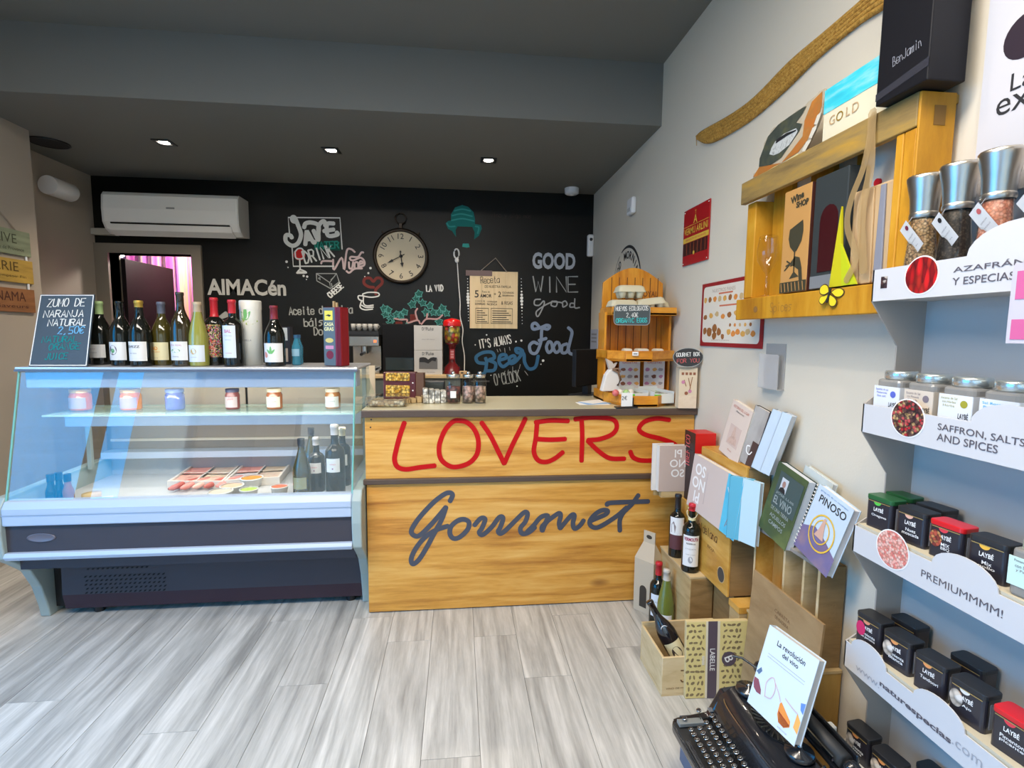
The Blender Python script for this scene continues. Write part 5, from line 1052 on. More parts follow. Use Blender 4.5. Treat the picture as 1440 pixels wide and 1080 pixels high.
# red tin sign
y0, y1, z0, z1 = 2.382, 2.660, 1.730, 2.012; rs2 = wthing('tin_sign', 'red vermouth tin sign with yellow band on the right wall', 'sign', (RW, 2.52, 1.73))
MB().box(RW-.008, RW-.003, y0, y1, z0, z1).build('plate', mat('sign_red', (.42, .012, .015), .3, coat=.3), rs2)
X = RW-.0085; ym, yel = (y0+y1)/2, mat('sign_yellow', (.72, .48, .06), .4)
MB().box(X, X+.001, y0, y1, z0+.115, z0+.140).build('yellow_band', yel, rs2); text('lettering', 'VERMOUTH DE ALICANTE', rink, rs2, frame((X-.0005, ym, z0+.1275), RGT, UP), width=.22, height=.010)
MB().box(X, X+.001, y0+.01, y1-.004, z0+.05, z0+.112).build('dark_band', mat('sign_dark', (.05, .012, .01), .4), rs2)
for k in range(6): MB().box(X-.0006, X, y0+.03+.04*k, y0+.034+.04*k, z0+.052, z0+.11).build('bottle_print', mat('sign_brown', (.30, .06, .02), .4), rs2)
text('lettering', 'VERMU ARLINI', yel, rs2, frame((X-.0005, ym, z0+.170), RGT, UP), width=.255, height=.034, bold=.01)
text('lettering', 'A', yel, rs2, frame((X-.0005, ym+.005, z0+.222), RGT, UP), height=.040, bold=.01); text('lettering', 'T', yel, rs2, frame((X-.0005, ym+.005, z0+.254), RGT, UP), height=.018)
MB().box(X-.0005, X, y0, y1, z0+.195, z0+.197).build('yellow_line', yel, rs2); MB().lathe([(.0001, 0), (.010, 0)], 12, (X-.001, ym+.01, z0+.055), R=Matrix.Rotation(PI/2, 3, 'Y'), sm=False).build('star_print', yel, rs2)
for a, b in ((y0, z0), (y0, z1), (y1, z0), (y1, z1)): MB().ball((X, a+(.01 if a == y0 else -.01), b+(.01 if b == z0 else -.01)), .004, 6).build('pin', STEEL, rs2)
# bread poster
y0, y1, z0, z1 = 1.905, 2.425, 1.318, 1.615; bp_ = wthing('bread_poster', 'cream poster of breads with dark red border under the pallet shelf', 'poster', (RW, 2.165, 1.318))
MB().box(RW-.006, RW-.002, y0, y1, z0, z1).build('border', mat('poster_maroon', (.30, .01, .015), .5), bp_)
X = RW-.0066; MB().extr(rrect(.48, .262, .02, 4, 2.165, 1.467), 'x', X, X+.0006).build('sheet', mat('poster_cream', (.76, .70, .60), .5), bp_)
text('lettering', 'NUESTROS PANES', mat('poster_grey_ink', (.45, .35, .28), .6), bp_, frame((X-.0004, 2.22, 1.575), RGT, UP), width=.20, height=.016)
rg3 = random.Random(11); bc = [mat('bread_gold', (.68, .36, .08), .6), mat('bread_brown', (.32, .12, .03), .6), mat('bread_orange', (.72, .26, .05), .6), mat('bread_tan', (.6, .42, .2), .6)]
def blob(cy_, cz_, a, b, m__):
    e = MB(); n_ = 11; e.add([(X-.0004, cy_-a*(.85+.3*rg3.random())*math.cos(2*PI*k/n_), cz_+b*(.85+.3*rg3.random())*math.sin(2*PI*k/n_)) for k in range(n_)], [list(range(n_))]); e.build('bread_picture', m__, bp_)
for k in range(9): blob(2.385-.045*k, 1.536, .016, .013, bc[k % 4])
for k in range(8): blob(2.38-.055*k, 1.455+.006*(k % 3), .018, .012, bc[(k*3+1) % 4])
for cy_, cz_, a in ((2.335, 1.385, .026), (2.285, 1.402, .022), (2.285, 1.368, .021), (2.245, 1.385, .020), (2.21, 1.365, .014), (2.38, 1.39, .018)): blob(cy_, cz_, a, a*.9, bc[1])
for k in range(6): blob(2.16-.038*k, 1.385-.008*(k % 2), .018, .013, bc[(0, 2, 2, 0, 3, 2)[k]])
for k in range(5): blob(2.15-.04*k, 1.415, .009, .008, bc[(k+1) % 4])
for y_, z_, w_ in ((2.20, 1.556, .12), (2.17, 1.500, .16)): MB().box(X-.0004, X, y_-w_/2, y_+w_/2, z_, z_+.007).build('print_line', mat('poster_red_ink', (.60, .16, .08), .6), bp_)
text('lettering', 'panaderia artesana', mat('poster_grey_ink', (.45, .35, .28), .6), bp_, frame((X-.0004, 2.23, 1.348), RGT, UP), width=.16, height=.009)
t = thing('acrylic_holder', 'clear acrylic leaflet holder fixed on the wall below the pallet shelf', 'holder', (RW, 1.82, 1.17))
MB().box(-.03, -.027, -.06, .06, 0, .13).box(-.03, 0, -.06, .06, 0, .003).build('front_sheet', mat('frosted_acrylic', (.62, .62, .62), .35, alpha=.45), t); MB().box(-.003, 0, -.06, .06, 0, .17).build('back_sheet', mat('frosted_acrylic', (.62, .62, .62), .35, alpha=.45), t)

# woven esparto strip
up_ = [(115, 550), (150, 530), (330, 415), (500, 250), (640, 130), (780, 8), (845, -50), (905, -90)]; lo_ = [(118, 565), (180, 573), (310, 505), (460, 378), (600, 242), (760, 112), (845, 55), (905, 20)]
U = smooth([RP(940+x_/2.88, y_/2.88, .004) for x_, y_ in up_], 6); L2 = smooth([RP(940+x_/2.88, y_/2.88, .004) for x_, y_ in lo_], 6)
sp = thing('woven_strip', 'long plaited esparto grass strip slanting up the right wall', 'wall ornament', (RW, 2.57, 2.34))
strm = wood('esparto_straw', (.16, .07, .008), (.44, .23, .035), (.62, .38, .09), scale=(90, 90, 90), rough=.8, rnd=0, bump=.8)
nst = 5
for k in range(nst):
    e = MB(); n_ = len(U)
    pts_ = [Vector(U[i]).lerp(Vector(L2[i]), (k+.5)/nst) for i in range(n_)]
    rr = [max(.0025, (Vector(U[i])-Vector(L2[i])).length/nst*.62) for i in range(n_)]
    e.tube([(p.x-RW-.004, p.y-2.57, p.z-2.34) for p in pts_], rr, 6); e.build('plait', strm, sp)
p0 = Vector(U[0]); MB().tube([(p0.x-RW-.004, p0.y-2.57, p0.z-2.34), (p0.x-RW-.004, p0.y-2.57-.01, p0.z-2.34-.05)], .0015, 5).build('loose_strand', strm, sp)

# ------------------------------------------------------------ pallet shelf
PF = 1.087
pal = wthing('pallet_shelf', 'weathered yellow pallet wood shelf box hung on the right wall', 'shelf', (1.14, 1.55, 1.43))
pw = wood('pallet_wood', (.15, .10, .04), (.29, .19, .06), (.48, .27, .03), scale=(10, 2, 12), rough=.6, rnd=.12, bump=.4); pw2 = wood('pallet_yellow', (.36, .14, .005), (.54, .25, .010), (.64, .34, .03), scale=(10, 10, 2), rough=.55, rnd=.06)
MB().box(PF-.004, PF+.018, 1.165, 1.930, 1.868, 1.948).build('top_beam', pw, pal, bev=.003)
MB().box(PF-.004, PF+.018, 1.203, 1.925, 1.430, 1.508).build('bottom_beam', pw2, pal, bev=.003)
MB().box(PF+.018, RW-.002, 1.205, 1.915, 1.435, 1.512).build('bottom_plank', pw2, pal, bev=.003)
MB().box(PF+.018, RW-.002, 1.86, 1.915, 1.512, 1.868).build('left_post', pw2, pal, bev=.003)
MB().box(PF+.0, 1.176, 1.166, 1.200, 1.540, 1.867).box(PF, 1.176, 1.202, 1.225, 1.509, 1.867).build('right_post', pw2, pal, bev=.003)
MB().box(PF-.003, 1.177, 1.158, 1.165, 1.540, 1.946).build('end_plank', pw2, pal, bev=.002)
MB().box(1.12, 1.15, 1.157, 1.158, 1.87, 1.915).build('burnt_stamp', mat('stamp_brown', (.22, .11, .02), .7), pal)
MB().box(PF+.0181, RW-.002, 1.166, 1.915, 1.925, 1.947).build('top_plank', pw, pal, bev=.003)
for k in range(3): MB().box(RW-.022, RW-.003, 1.75-.20*k, 1.855-.20*k, 1.513, 1.924).build('back_plank', pw2, pal, bev=.002)
MB().tube([(PF-.005, 1.79, 1.465), (PF-.003, 1.79, 1.465)], .012, 10).build('knot', mat('knot_brown', (.25, .12, .03), .7), pal)
chalk('lettering', 'Spices', (PF-.0048, 1.70, 1.452), (PF-.0048, 1.58, 1.452), .03, .002, mat('pencil_brown', (.30, .16, .04), .8), pal, NL)
PZ = 1.513
# wine glass, bottle bags and boxes in the pallet
t = thing('wine_glass', 'empty wine glass standing at the left inside the pallet shelf', 'glass', (1.125, 1.80, PZ))
MB().lathe([(.0001, .0), (.033, .001), (.006, .006), (.004, .08), (.012, .09), (.036, .13), (.038, .165), (.031, .215)], 22).build('bowl', glass('wine_glass_clear', (.93, .93, .90), 1.5), t); MB().lathe([(.0305, .214), (.0315, .2165), (.0325, .214)], 22).build('rim', glass('wine_glass_clear', (.93, .93, .90), 1.5), t)
kraft = mat('kraft_orange', (.52, .27, .08), .6)
t = wthing('bottle_bag', 'kraft bottle bag printed with a hand holding a wine glass', 'bag', (1.10, 1.62, PZ))
MB().box(1.092, 1.165, 1.535, 1.668, PZ, 1.846).build('bag_body', kraft, t, bev=.002); MB().box(1.093, 1.164, 1.531, 1.535, PZ, 1.845).build('dark_side', mat('bag_side_maroon', (.06, .015, .01), .5), t)
X = 1.0915; XA = X-.0006
def G2(pts, nm, m__, par=t): MB().add([(XA, y_, z_) for y_, z_ in pts], [list(range(len(pts)))]).build(nm, m__, par)
yc = 1.602
def H(*a): return [(yc-x_, PZ+z_) for x_, z_ in a]
dk = mat('print_dark_brown', (.045, .04, .02), .6)
G2(H((-.028, .205), (.036, .225), (.040, .19), (.034, .16), (.012, .132), (0, .128), (-.022, .148), (-.032, .175)), 'glass_print', dk)
G2(H((.000, .13), (.006, .13), (.007, .065), (.03, .048), (-.018, .044), (.001, .064)), 'stem_print', dk)
G2(H((.006, .115), (.03, .108), (.042, .075), (.048, .035), (.032, .035), (.026, .07), (.0, .085), (-.012, .088), (-.014, .098)), 'hand_print', dk)
for a in ([(-.014, .094), (-.038, .088)], [(-.014, .094), (-.044, .074)], [(-.012, .092), (-.034, .104)], [(0, .10), (-.012, .085)]): e = MB(); q = H(*a); ribbon(e, [(XA, y_, z_) for y_, z_ in q], NL, .005); e.build('finger_print', dk, t)
G2([(1.535, PZ), (1.668, PZ), (1.668, PZ+.035), (1.535, PZ+.035)], 'base_band', dk)
for k in range(7): e = MB(); ribbon(e, [(XA-.0004, 1.655-.018*k, PZ+.004), (XA-.0004, 1.66-.018*k, PZ+.031)], NL, .003); e.build('grass_print', kraft, t)
text('lettering', 'SHOP', dk, t, frame((XA, 1.575, PZ+.278), RGT, (0, .1, 1)), width=.06, height=.02, bold=.05); text('lettering', 'Wine', dk, t, frame((XA, 1.602, PZ+.302), (0, -1, .15), (0, .1, 1)), width=.065, height=.024, bold=.05)
t = wthing('bottle_box', 'dark grey bottle box with arched maroon window in the pallet shelf', 'box', (1.11, 1.45, PZ))
MB().box(1.094, 1.17, 1.385, 1.522, PZ, 1.850).build('box_body', mat('box_slate', (.035, .042, .044), .45, spec=.3), t, bev=.003)
P = [(1.415, PZ+.05), (1.49, PZ+.05), (1.49, PZ+.20)]+[(1.4525+.0375*math.cos(a), PZ+.20+.045*math.sin(a)) for a in [PI*k/8 for k in range(1, 8)]]+[(1.415, PZ+.20)]
MB().extr(P, 'x', 1.0925, 1.094).build('window', mat('window_maroon', (.045, .006, .008), .25), t)
MB().box(1.093, 1.0938, 1.387, 1.52, PZ+.003, PZ+.04).build('silver_band', mat('band_silver', (.30, .32, .35), .35, .4), t)
t = wthing('gift_cone', 'bright yellow folded gift wrap standing beside the grey bottle box', 'gift wrap', (1.09, 1.36, PZ))
ygl = mat('bright_yellow', (.55, .50, .01), .5); ygl2 = mat('lime_yellow', (.50, .56, .01), .5)
MB().extr([(1.374, PZ), (1.425, PZ), (1.396, PZ+.225)], 'x', 1.086, 1.0918).build('left_flap', ygl, t); MB().extr([(1.318, PZ), (1.371, PZ), (1.386, PZ+.12)], 'x', 1.083, 1.089).build('right_flap', ygl2, t)
kr2 = mat('kraft_tan', (.50, .34, .18), .65)
t = wthing('paper_bag', 'tan paper carrier bag with twisted ribbon hanging at the pallet right side', 'bag', (1.13, 1.30, PZ))
MB().box(1.10, 1.155, 1.235, 1.37, PZ, 1.77).build('bag_body', kr2, t, bev=.006)
for a, b, nm in ((1.34, .012, 'fold'), (1.30, .016, 'fold'), (1.262, .014, 'fold')): MB().extr([(a-b, PZ+.0), (a+b, PZ+.0), (a+b*.6, PZ+.25), (a-b*.5, PZ+.25)], 'x', 1.094, 1.100).build(nm, (kr2, mat('fold_blue_grey', (.22, .23, .28), .6))[a < 1.28], t, bev=.002)
t = wthing('white_bag', 'white bag with red seal behind the hanging ribbon in the pallet', 'bag', (1.15, 1.29, PZ+.2))
MB().box(1.1575, 1.168, 1.235, 1.41, PZ+.01, 1.90).build('bag_body', mat('bag_offwhite', (.60, .57, .50), .6), t, bev=.002); MB().cyl((0, 0, 0), .011, 0, .006, 14, R=Matrix.Rotation(-PI/2, 3, 'Y')).build('seal', mat('seal_red', (.5, .01, .02), .4), t, (.006, .06, .08))
t = thing('ribbon', 'long tan sheer ribbon hanging down from the pallet top beam', 'ribbon', (1.08, 1.29, 1.945))
rb = mat('ribbon_tan', (.42, .28, .12), .5, alpha=.62)
for k, (P, w_) in enumerate((([(-.004, .005, .008), (-.004, .003, -.05), (-.002, .0, -.14), (0, .02, -.25), (0, .0, -.40)], .028), ([(-.004, .0, .0), (-.004, .02, -.12), (-.002, .06, -.20), (0, .07, -.27), (0, .03, -.36), (0, .06, -.42)], .022))):
    e = MB(); ribbon(e, smooth(P, 6), NL, w_); e.build('ribbon_tail', rb, t)
t = thing('butterfly', 'yellow butterfly ornament clipped on the lower pallet beam', 'ornament', (PF-.008, 1.405, 1.497), rot=(.25, 0, .1))
for k, P in enumerate(([(0, 0), (.016, .014), (.036, .018), (.050, .010), (.044, -.004), (.024, -.010), (0, 0)], [(0, -.004), (.020, -.010), (.034, -.020), (.030, -.036), (.012, -.038), (.002, -.020), (0, -.004)], [(0, 0), (-.010, .016), (-.026, .020), (-.040, .008), (-.036, -.010), (-.016, -.012), (0, 0)], [(0, -.004), (-.012, -.012), (-.028, -.018), (-.030, -.034), (-.014, -.040), (-.003, -.022), (0, -.004)])):
    Q = [tuple(q) for q in smooth(P, 4)][:-1]; n_ = len(Q); cx, cz = sum(q[0] for q in Q)/n_, sum(q[1] for q in Q)/n_
    MB().add([(-.002-.001*k, -a, b) for a, b in Q], [list(range(n_))]).build('wing_edge', mat('wing_brown', (.08, .04, .01), .6), t)
    MB().add([(-.0032-.001*k, -(cx+(a-cx)*.82), cz+(b-cz)*.82) for a, b in Q], [list(range(n_))]).build('wing', mat('butterfly_yellow', (.78, .60, .02), .5), t)
MB().tube([(-.006, -.002, .012), (-.006, 0, -.03)], .003, 6).build('body', INK, t)
# on top of the pallet: slate plate, GOLD box, black gift box
TP = 1.949
t = wthing('painted_slate', 'jagged slate plate painted orange and white leaning on the wall above the pallet', 'plate', (1.12, 1.68, TP))
rg4 = random.Random(2)
def SP(P, d): return [(lambda q: (q.x-d, q.y, max(q.z, TP+.0005)))(at(1040+x_/6.752, 140+y_/6.752, 'x', 1.11)) for x_, y_ in P]
outl = [(120, 740), (180, 650), (190, 560), (230, 450), (260, 360), (330, 270), (420, 190), (520, 120), (600, 70), (660, 10), (740, -60), (800, -100), (800, 0), (780, 130), (740, 240), (680, 370), (630, 480), (560, 530), (400, 620), (250, 700), (150, 745)]
jag = []
for i, (a, b) in enumerate(outl):
    c, d = outl[(i+1) % len(outl)]
    for j in range(3): jag.append((a+(c-a)*j/3+rg4.uniform(-8, 8)*(i < 12), b+(d-b)*j/3+rg4.uniform(-8, 8)*(i < 12)))
F_, B2 = SP(jag, 0), SP(jag, -.007); n_ = len(F_)
MB().add(F_+B2, [list(range(n_-1, -1, -1)), list(range(n_, 2*n_))]+[(i, (i+1) % n_, (i+1) % n_+n_, i+n_) for i in range(n_)]).build('slate_body', mat('slate_edge_pale', (.50, .42, .30), .7, bump=.5, bs=60), t)
def flatp(nm, P, d, m__): MB().add(SP(P, d), [list(range(len(P)-1, -1, -1))]).build(nm, m__, t)
flatp('orange_stroke', [(130, 735), (190, 640), (400, 600), (500, 480), (600, 350), (620, 200), (690, 20), (790, -80), (785, 60), (735, 200), (650, 380), (560, 500), (400, 600), (260, 680), (170, 730)], .0012, cells('slate_orange_paint', [(.55, .13, .008), (.40, .16, .03), (.65, .22, .02)], 25, .7, kind='n'))
flatp('dark_slate', [(188, 640), (195, 560), (240, 440), (275, 350), (370, 240), (480, 160), (600, 80), (640, 60), (605, 130), (540, 220), (600, 230), (570, 300), (500, 400), (400, 550), (300, 620)], .0020, cells('slate_dark', [(.025, .035, .028), (.05, .06, .045), (.10, .10, .04)], 30, .7, kind='n'))
flatp('white_stroke', [(290, 520), (310, 460), (345, 400), (430, 325), (545, 272), (560, 300), (540, 340), (480, 430), (380, 510), (330, 530)], .0030, cells('slate_white_paint', [(.30, .32, .32), (.55, .57, .56), (.12, .13, .13)], 70, .7, kind='n'))
flatp('grey_line', [(350, 420), (360, 380), (450, 320), (550, 285), (545, 300), (460, 345), (380, 400)], .0038, INK)
for P in ([(600, 490), (640, 400), (690, 375), (680, 400), (640, 470), (625, 500)], [(665, 360), (700, 270), (745, 240), (735, 280), (690, 370)], [(715, 235), (745, 150), (782, 118), (775, 160), (745, 240)]): flatp('white_chip', P, .0030, mat('chip_white', (.66, .62, .52), .6))
flatp('yellow_stroke', [(250, 690), (330, 640), (420, 600), (560, 510), (570, 530), (400, 625), (270, 700)], .0026, mat('slate_yellow_paint', (.72, .62, .28), .7))
t = wthing('gold_box', 'cream box with turquoise water print and gold lettering on the pallet top', 'box', (1.13, 1.40, TP))
MB().box(1.10, 1.17, 1.275, 1.515, TP, TP+.155).build('box_body', mat('gold_box_cream', (.74, .68, .50), .5), t, bev=.002)
MB().box(1.0988, 1.1, 1.276, 1.514, TP+.085, TP+.154).build('sea_print', cells('turquoise_sea', [(.02, .42, .60), (.05, .6, .72), (.5, .75, .75)], 9, .5, stretch=(1, 1, 5), kind='n'), t)
for s, y_, m__ in (('G', 1.475, kr2), ('O', 1.445, mat('gold_ink', (.55, .34, .04), .3, .5)), ('L', 1.412, kr2), ('D', 1.385, kr2)): text('lettering', s, m__, t, frame((1.0985, y_, TP+.055), RGT, UP), height=.026)
t = wthing('black_gift_box', 'tall matt black gift box with silver signature on the pallet top', 'box', (1.12, 1.2, TP))
MB().box(1.055, 1.15, 1.115, 1.262, TP, TP+.50).build('box_body', mat('gift_black', (.008, .008, .011), .45, spec=.25), t, bev=.003)
chalk('lettering', 'Benjamin', (1.0545, 1.215, TP+.075), (1.0545, 1.135, TP+.082), .022, .0016, mat('silver_ink', (.25, .26, .30), .5), t, NL)
MB().add([(1.0542, 1.262, TP+.03), (1.0542, 1.115, TP+.05), (1.0542, 1.115, TP+.03), (1.0542, 1.262, TP+.012)], [(0, 1, 2, 3)]).build('satin_band', mat('satin_black', (.035, .035, .045), .2), t)

# white acrylic wall sign at the right edge
t = wthing('header_sign', 'white rounded display header board with dark writing at the right edge', 'sign', (1.16, 1.0, 1.75))
P = rrect(.62, .62, .04, 5, .815, 1.99)
hx = 1.165
ysg = at(1383, 100, 'x', hx).y; P = [(a+(ysg-.31)-.815, b) for a, b in P]
MB().extr(P, 'x', hx, hx+.004).build('board', mat('sign_white', (.56, .55, .58), .45), t)
text('lettering', 'La', INK, t, frame((hx-.0006, at(1420, 118, 'x', hx).y-.024, at(1424, 116, 'x', hx).z), RGT, UP), height=.036)
text('lettering', 'experiencia', INK, t, frame((hx-.0006, at(1402, 146, 'x', hx).y-.165, at(1410, 149, 'x', hx).z-.004), RGT, UP), width=.33)
MB().lathe([(.0001, 0), (.045, 0)], 24, (hx-.0006, at(1440, 50, 'x', hx).y-.005, at(1440, 50, 'x', hx).z), R=Matrix.Rotation(PI/2, 3, 'Y'), sm=False).build('logo_drop', mat('logo_black', (.02, .01, .02), .5), t)

# ------------------------------------------------------------ spice display
DX, DY1, DY0, DB = 1.028, 1.196, .70, 1.178
cardm = mat('card_white', (.58, .585, .61), .55); cgrey = mat('card_grey', (.40, .36, .32), .7, bump=.1, bs=500); cpale = mat('card_pale_grey', (.50, .48, .46), .6)
dsp = wthing('spice_display', 'white cardboard floor display with four lettered shelf fronts of spices', 'display stand', (1.1, .95, 0))
HD = [(1.457, 1.534), (1.128, 1.200), (.812, .881), (.494, .563)]
prof = [(DB, 1.535)]
for b, tt in HD: prof += [(DX, tt), (DX, b), (1.105, b-.11), (1.105, max(b-.20, .0))]
prof += [(1.06, .29), (1.04, .265), (1.04, 0), (DB, 0)]
MB().extr([(a, b) for a, b in prof], 'y', DY1-.004, DY1).build('side_panel', cgrey, dsp)
MB().box(DB, DB+.004, DY0, DY1, 0, 1.76).build('back_panel', cpale, dsp)
MB().extr([(1.085, 1.2), (DB, 1.2), (DB, .84)], 'y', DY1-.09, DY1-.088).build('inner_gusset', cpale, dsp) if False else None
for k, (b, tt) in enumerate(HD):
    MB().box(DX+.004, DB, DY0, DY1-.005, b+.002, b+.006).build('shelf_board', cpale, dsp)
    hump = [(DY1, b), (DY1, tt)]
    if k < 3: c_ = (.835, .90, .935)[k] if k < 2 else .885
    else: c_ = None
    def hmp(c, r_, hh): return [(c+r_*math.cos(PI*j/12), tt+hh*math.sin(PI*j/12)) for j in range(13)]
    if k == 3: hump += hmp(1.12, .055, .035)+hmp(.93, .06, .035)
    else: hump += hmp((.86, .845, .905)[k], (.10, .075, .07)[k], (.055, .045, .042)[k])
    hump += [(DY0, tt), (DY0, b)]
    MB().extr(hump, 'x', DX, DX+.003).build('shelf_front', cardm, dsp)
def dot(cy_, cz_, r_, m__, nm='picture_disc', rim=True, sy=1):
    if rim: MB().add([(DX-.0006, cy_+(r_+.003)*math.cos(2*PI*k/36)*sy, cz_+(r_+.003)*math.sin(2*PI*k/36)) for k in range(36)], [list(range(35, -1, -1))]).build('disc_rim', PAPER, dsp)
    MB().add([(DX-.0012, cy_+r_*math.cos(2*PI*k/36)*sy, cz_+r_*math.sin(2*PI*k/36)) for k in range(36)], [list(range(35, -1, -1))]).build(nm, m__, dsp)
dot(1.060, 1.507, .040, cells('saffron_print', [(.42, .004, .006), (.62, .01, .012), (.22, .0, .003), (.5, .02, .01)], 90, .5, stretch=(1, 1, .3), dark=.35))
dot(1.064, 1.184, .042, cells('pepper_print', [(.10, .04, .035), (.45, .02, .03), (.62, .42, .18), (.06, .02, .03), (.15, .08, .06), (.5, .08, .08)], 150, .5))
dot(1.075, .866, .044, cells('pink_salt_print', [(.75, .28, .22), (.82, .42, .36), (.70, .20, .17), (.85, .55, .48)], 170, .5, dark=.6))
dgi = mat('text_grey', (.10, .09, .11), .6); lgi = mat('text_light_grey', (.35, .36, .40), .6)
def dtext(s, u0, u1, v0, v1, m__=dgi, b=.008, hh=None):
    a, c = at(u0, v0, 'x', DX), at(u1, v1, 'x', DX); 
    text('lettering', s, m__, dsp, frame((DX-.0008, (a.y+c.y)/2, (a.z+c.z)/2), RGT, (0, 0, 1)), width=abs(a.y-c.y), height=hh, bold=b)
def DT(s, yl, yr, z, hh, m__=dgi, b=.008): text('lettering', s, m__, dsp, frame((DX-.0008, (yl+yr)/2, z), RGT, UP), width=abs(yl-yr), height=hh, bold=b)
ya = at(1341, 380, 'x', DX).y; za = at(1360, 377, 'x', DX).z
DT('AZAFRÁN, SALES', ya, ya-.235, za, .0155); DT('Y ESPECIAS', ya, at(1428, 387, 'x', DX).y, at(1380, 392, 'x', DX).z, .0155)
ya = at(1319, 600, 'x', DX).y; DT('SAFFRON, SALTS', ya, at(1442, 625, 'x', DX).y, at(1380, 612, 'x', DX).z, .0165); DT('AND SPICES', ya, at(1404, 630, 'x', DX).y, at(1360, 623, 'x', DX).z, .0165)
DT('PREMIUMMMM!', at(1296, 805, 'x', DX).y, at(1411, 862, 'x', DX).y, at(1350, 833, 'x', DX).z, .0165, dgi, 0)
zz = lambda u, v: at(u, v, 'x', DX)
DT('www.', zz(1204, 935).y, zz(1237, 965).y, zz(1222, 953).z, .011, lgi, 0); DT('naturespecias', zz(1237, 965).y, zz(1338, 1040).y, zz(1288, 1003).z, .017, dgi, .03); DT('.com', zz(1339, 1042).y, zz(1382, 1072).y, zz(1362, 1060).z, .014, lgi, 0)
p = zz(1243, 396); MB().box(DX-.001, DX, p.y-.010, p.y+.008, p.z-.016, p.z+.012).build('photo_print', cells('tiny_photo', [(.05, .03, .04), (.5, .45, .4), (.12, .05, .05)], 120, .5), dsp)
# the lower plum tray with paper rim
MB().box(1.035, DB, DY0, 1.225, 0, .245).build('base_box', mat('tray_plum', (.09, .05, .06), .5), dsp)
MB().box(1.03, 1.07, DY0, 1.222, .245, .250).build('base_rim', mat('rim_cream', (.62, .60, .52), .5), dsp)
MB().box(1.07, DB, DY0, 1.225, .245, .249).build('shelf_board', cpale, dsp)
# grinders
stl = mat('grinder_steel', (.56, .52, .46), .34, 1)
def grinder(label, y_, fill, capr, tagprint, x_=1.10):
    s_ = 1.463; t = thing('spice_grinder', label, 'spice grinder', (x_, y_, s_), 0, 'spice grinders on the top shelf')
    MB().lathe([(.0001, .002), (.033, .002), (.034, .02), (.029, .10), (.024, .16), (.024, .185), (.0001, .186)], 22).build('spice_fill', fill, t)
    MB().lathe([(.034, .0), (.036, .02), (.031, .10), (.026, .16), (.026, .190)], 22).build('glass_body', glass('grinder_glass', (.92, .92, .90), 1.5), t)
    MB().lathe([(.027, .195), (.0275, .20), (.030, .235), (.038, .275), (.038, .281), (.036, .284), (.0001, .284)], 26).build('steel_cap', stl, t)
    MB().lathe([(.0272, .186), (.029, .190), (.029, .197), (.0272, .2)], 22).build('collar', stl, t)
    c0, R_ = Vector((-.036, .008, .160)), frame((-.036, .008, .160), (-.35, -.75, .45), (-.15, .5, .8)); tg_ = MB(); tg_.add([R_ @ Vector(q) for q in ((-.017, -.060, 0), (.021, -.060, 0), (.021, .014, 0), (-.017, .014, 0))], [(0, 1, 2, 3)]); tg_ = tg_.build('paper_tag', PAPER, t)
    MB().add([R_ @ Vector((.008+.006*math.cos(2*PI*k/14), -.0+.006*math.sin(2*PI*k/14), .0008)) for k in range(14)], [list(range(14))]).build('tag_dot', tagprint, tg_)
    for j, (s, q) in enumerate((('ESPECIAS', -.022), ('MOLINILLO', -.034), ('80 g', -.048))): text('lettering', s, greyink, tg_, R_ @ Matrix.Translation((.002, q, .0008)), width=.022 if j < 2 else .01, height=.003)
    MB().tube([(-.028, 0, .19), (-.034, .006, .175), R_ @ Vector((.002, .01, 0))], .0008, 4).build('tag_string', lgi, t)
    return t
grinder('spice grinder of beige ground spice, leftmost of the steel topped grinders', 1.142, cells('beige_spice', [(.42, .27, .13), (.5, .35, .2), (.34, .2, .1)], 200, .7), .03, mat('plum_dot', (.25, .03, .06), .5))
grinder('spice grinder of black peppercorns, second of the steel topped grinders', 1.058, cells('black_pepper', [(.03, .022, .018), (.06, .045, .035), (.015, .012, .01)], 220, .6), .03, INK)
grinder('spice grinder of pink salt crystals, third of the steel topped grinders', .972, cells('pink_salt', [(.62, .25, .16), (.72, .36, .26), (.5, .18, .12)], 200, .4, dark=.6), .03, mat('coral_dot', (.7, .15, .15), .5))
grinder('spice grinder of mixed dark spices at the right edge of the photo', .880, cells('mixed_spice', [(.15, .09, .05), (.3, .2, .1), (.1, .12, .06)], 200, .6), .03, mat('blue_dot', (.08, .15, .55), .5))
grinder('dark spice grinder behind the pink salt one', .93, cells('black_pepper', [(.03, .022, .018)], 220, .6), .03, mat('magenta_dot', (.4, .02, .15), .5), x_=1.150) if False else None
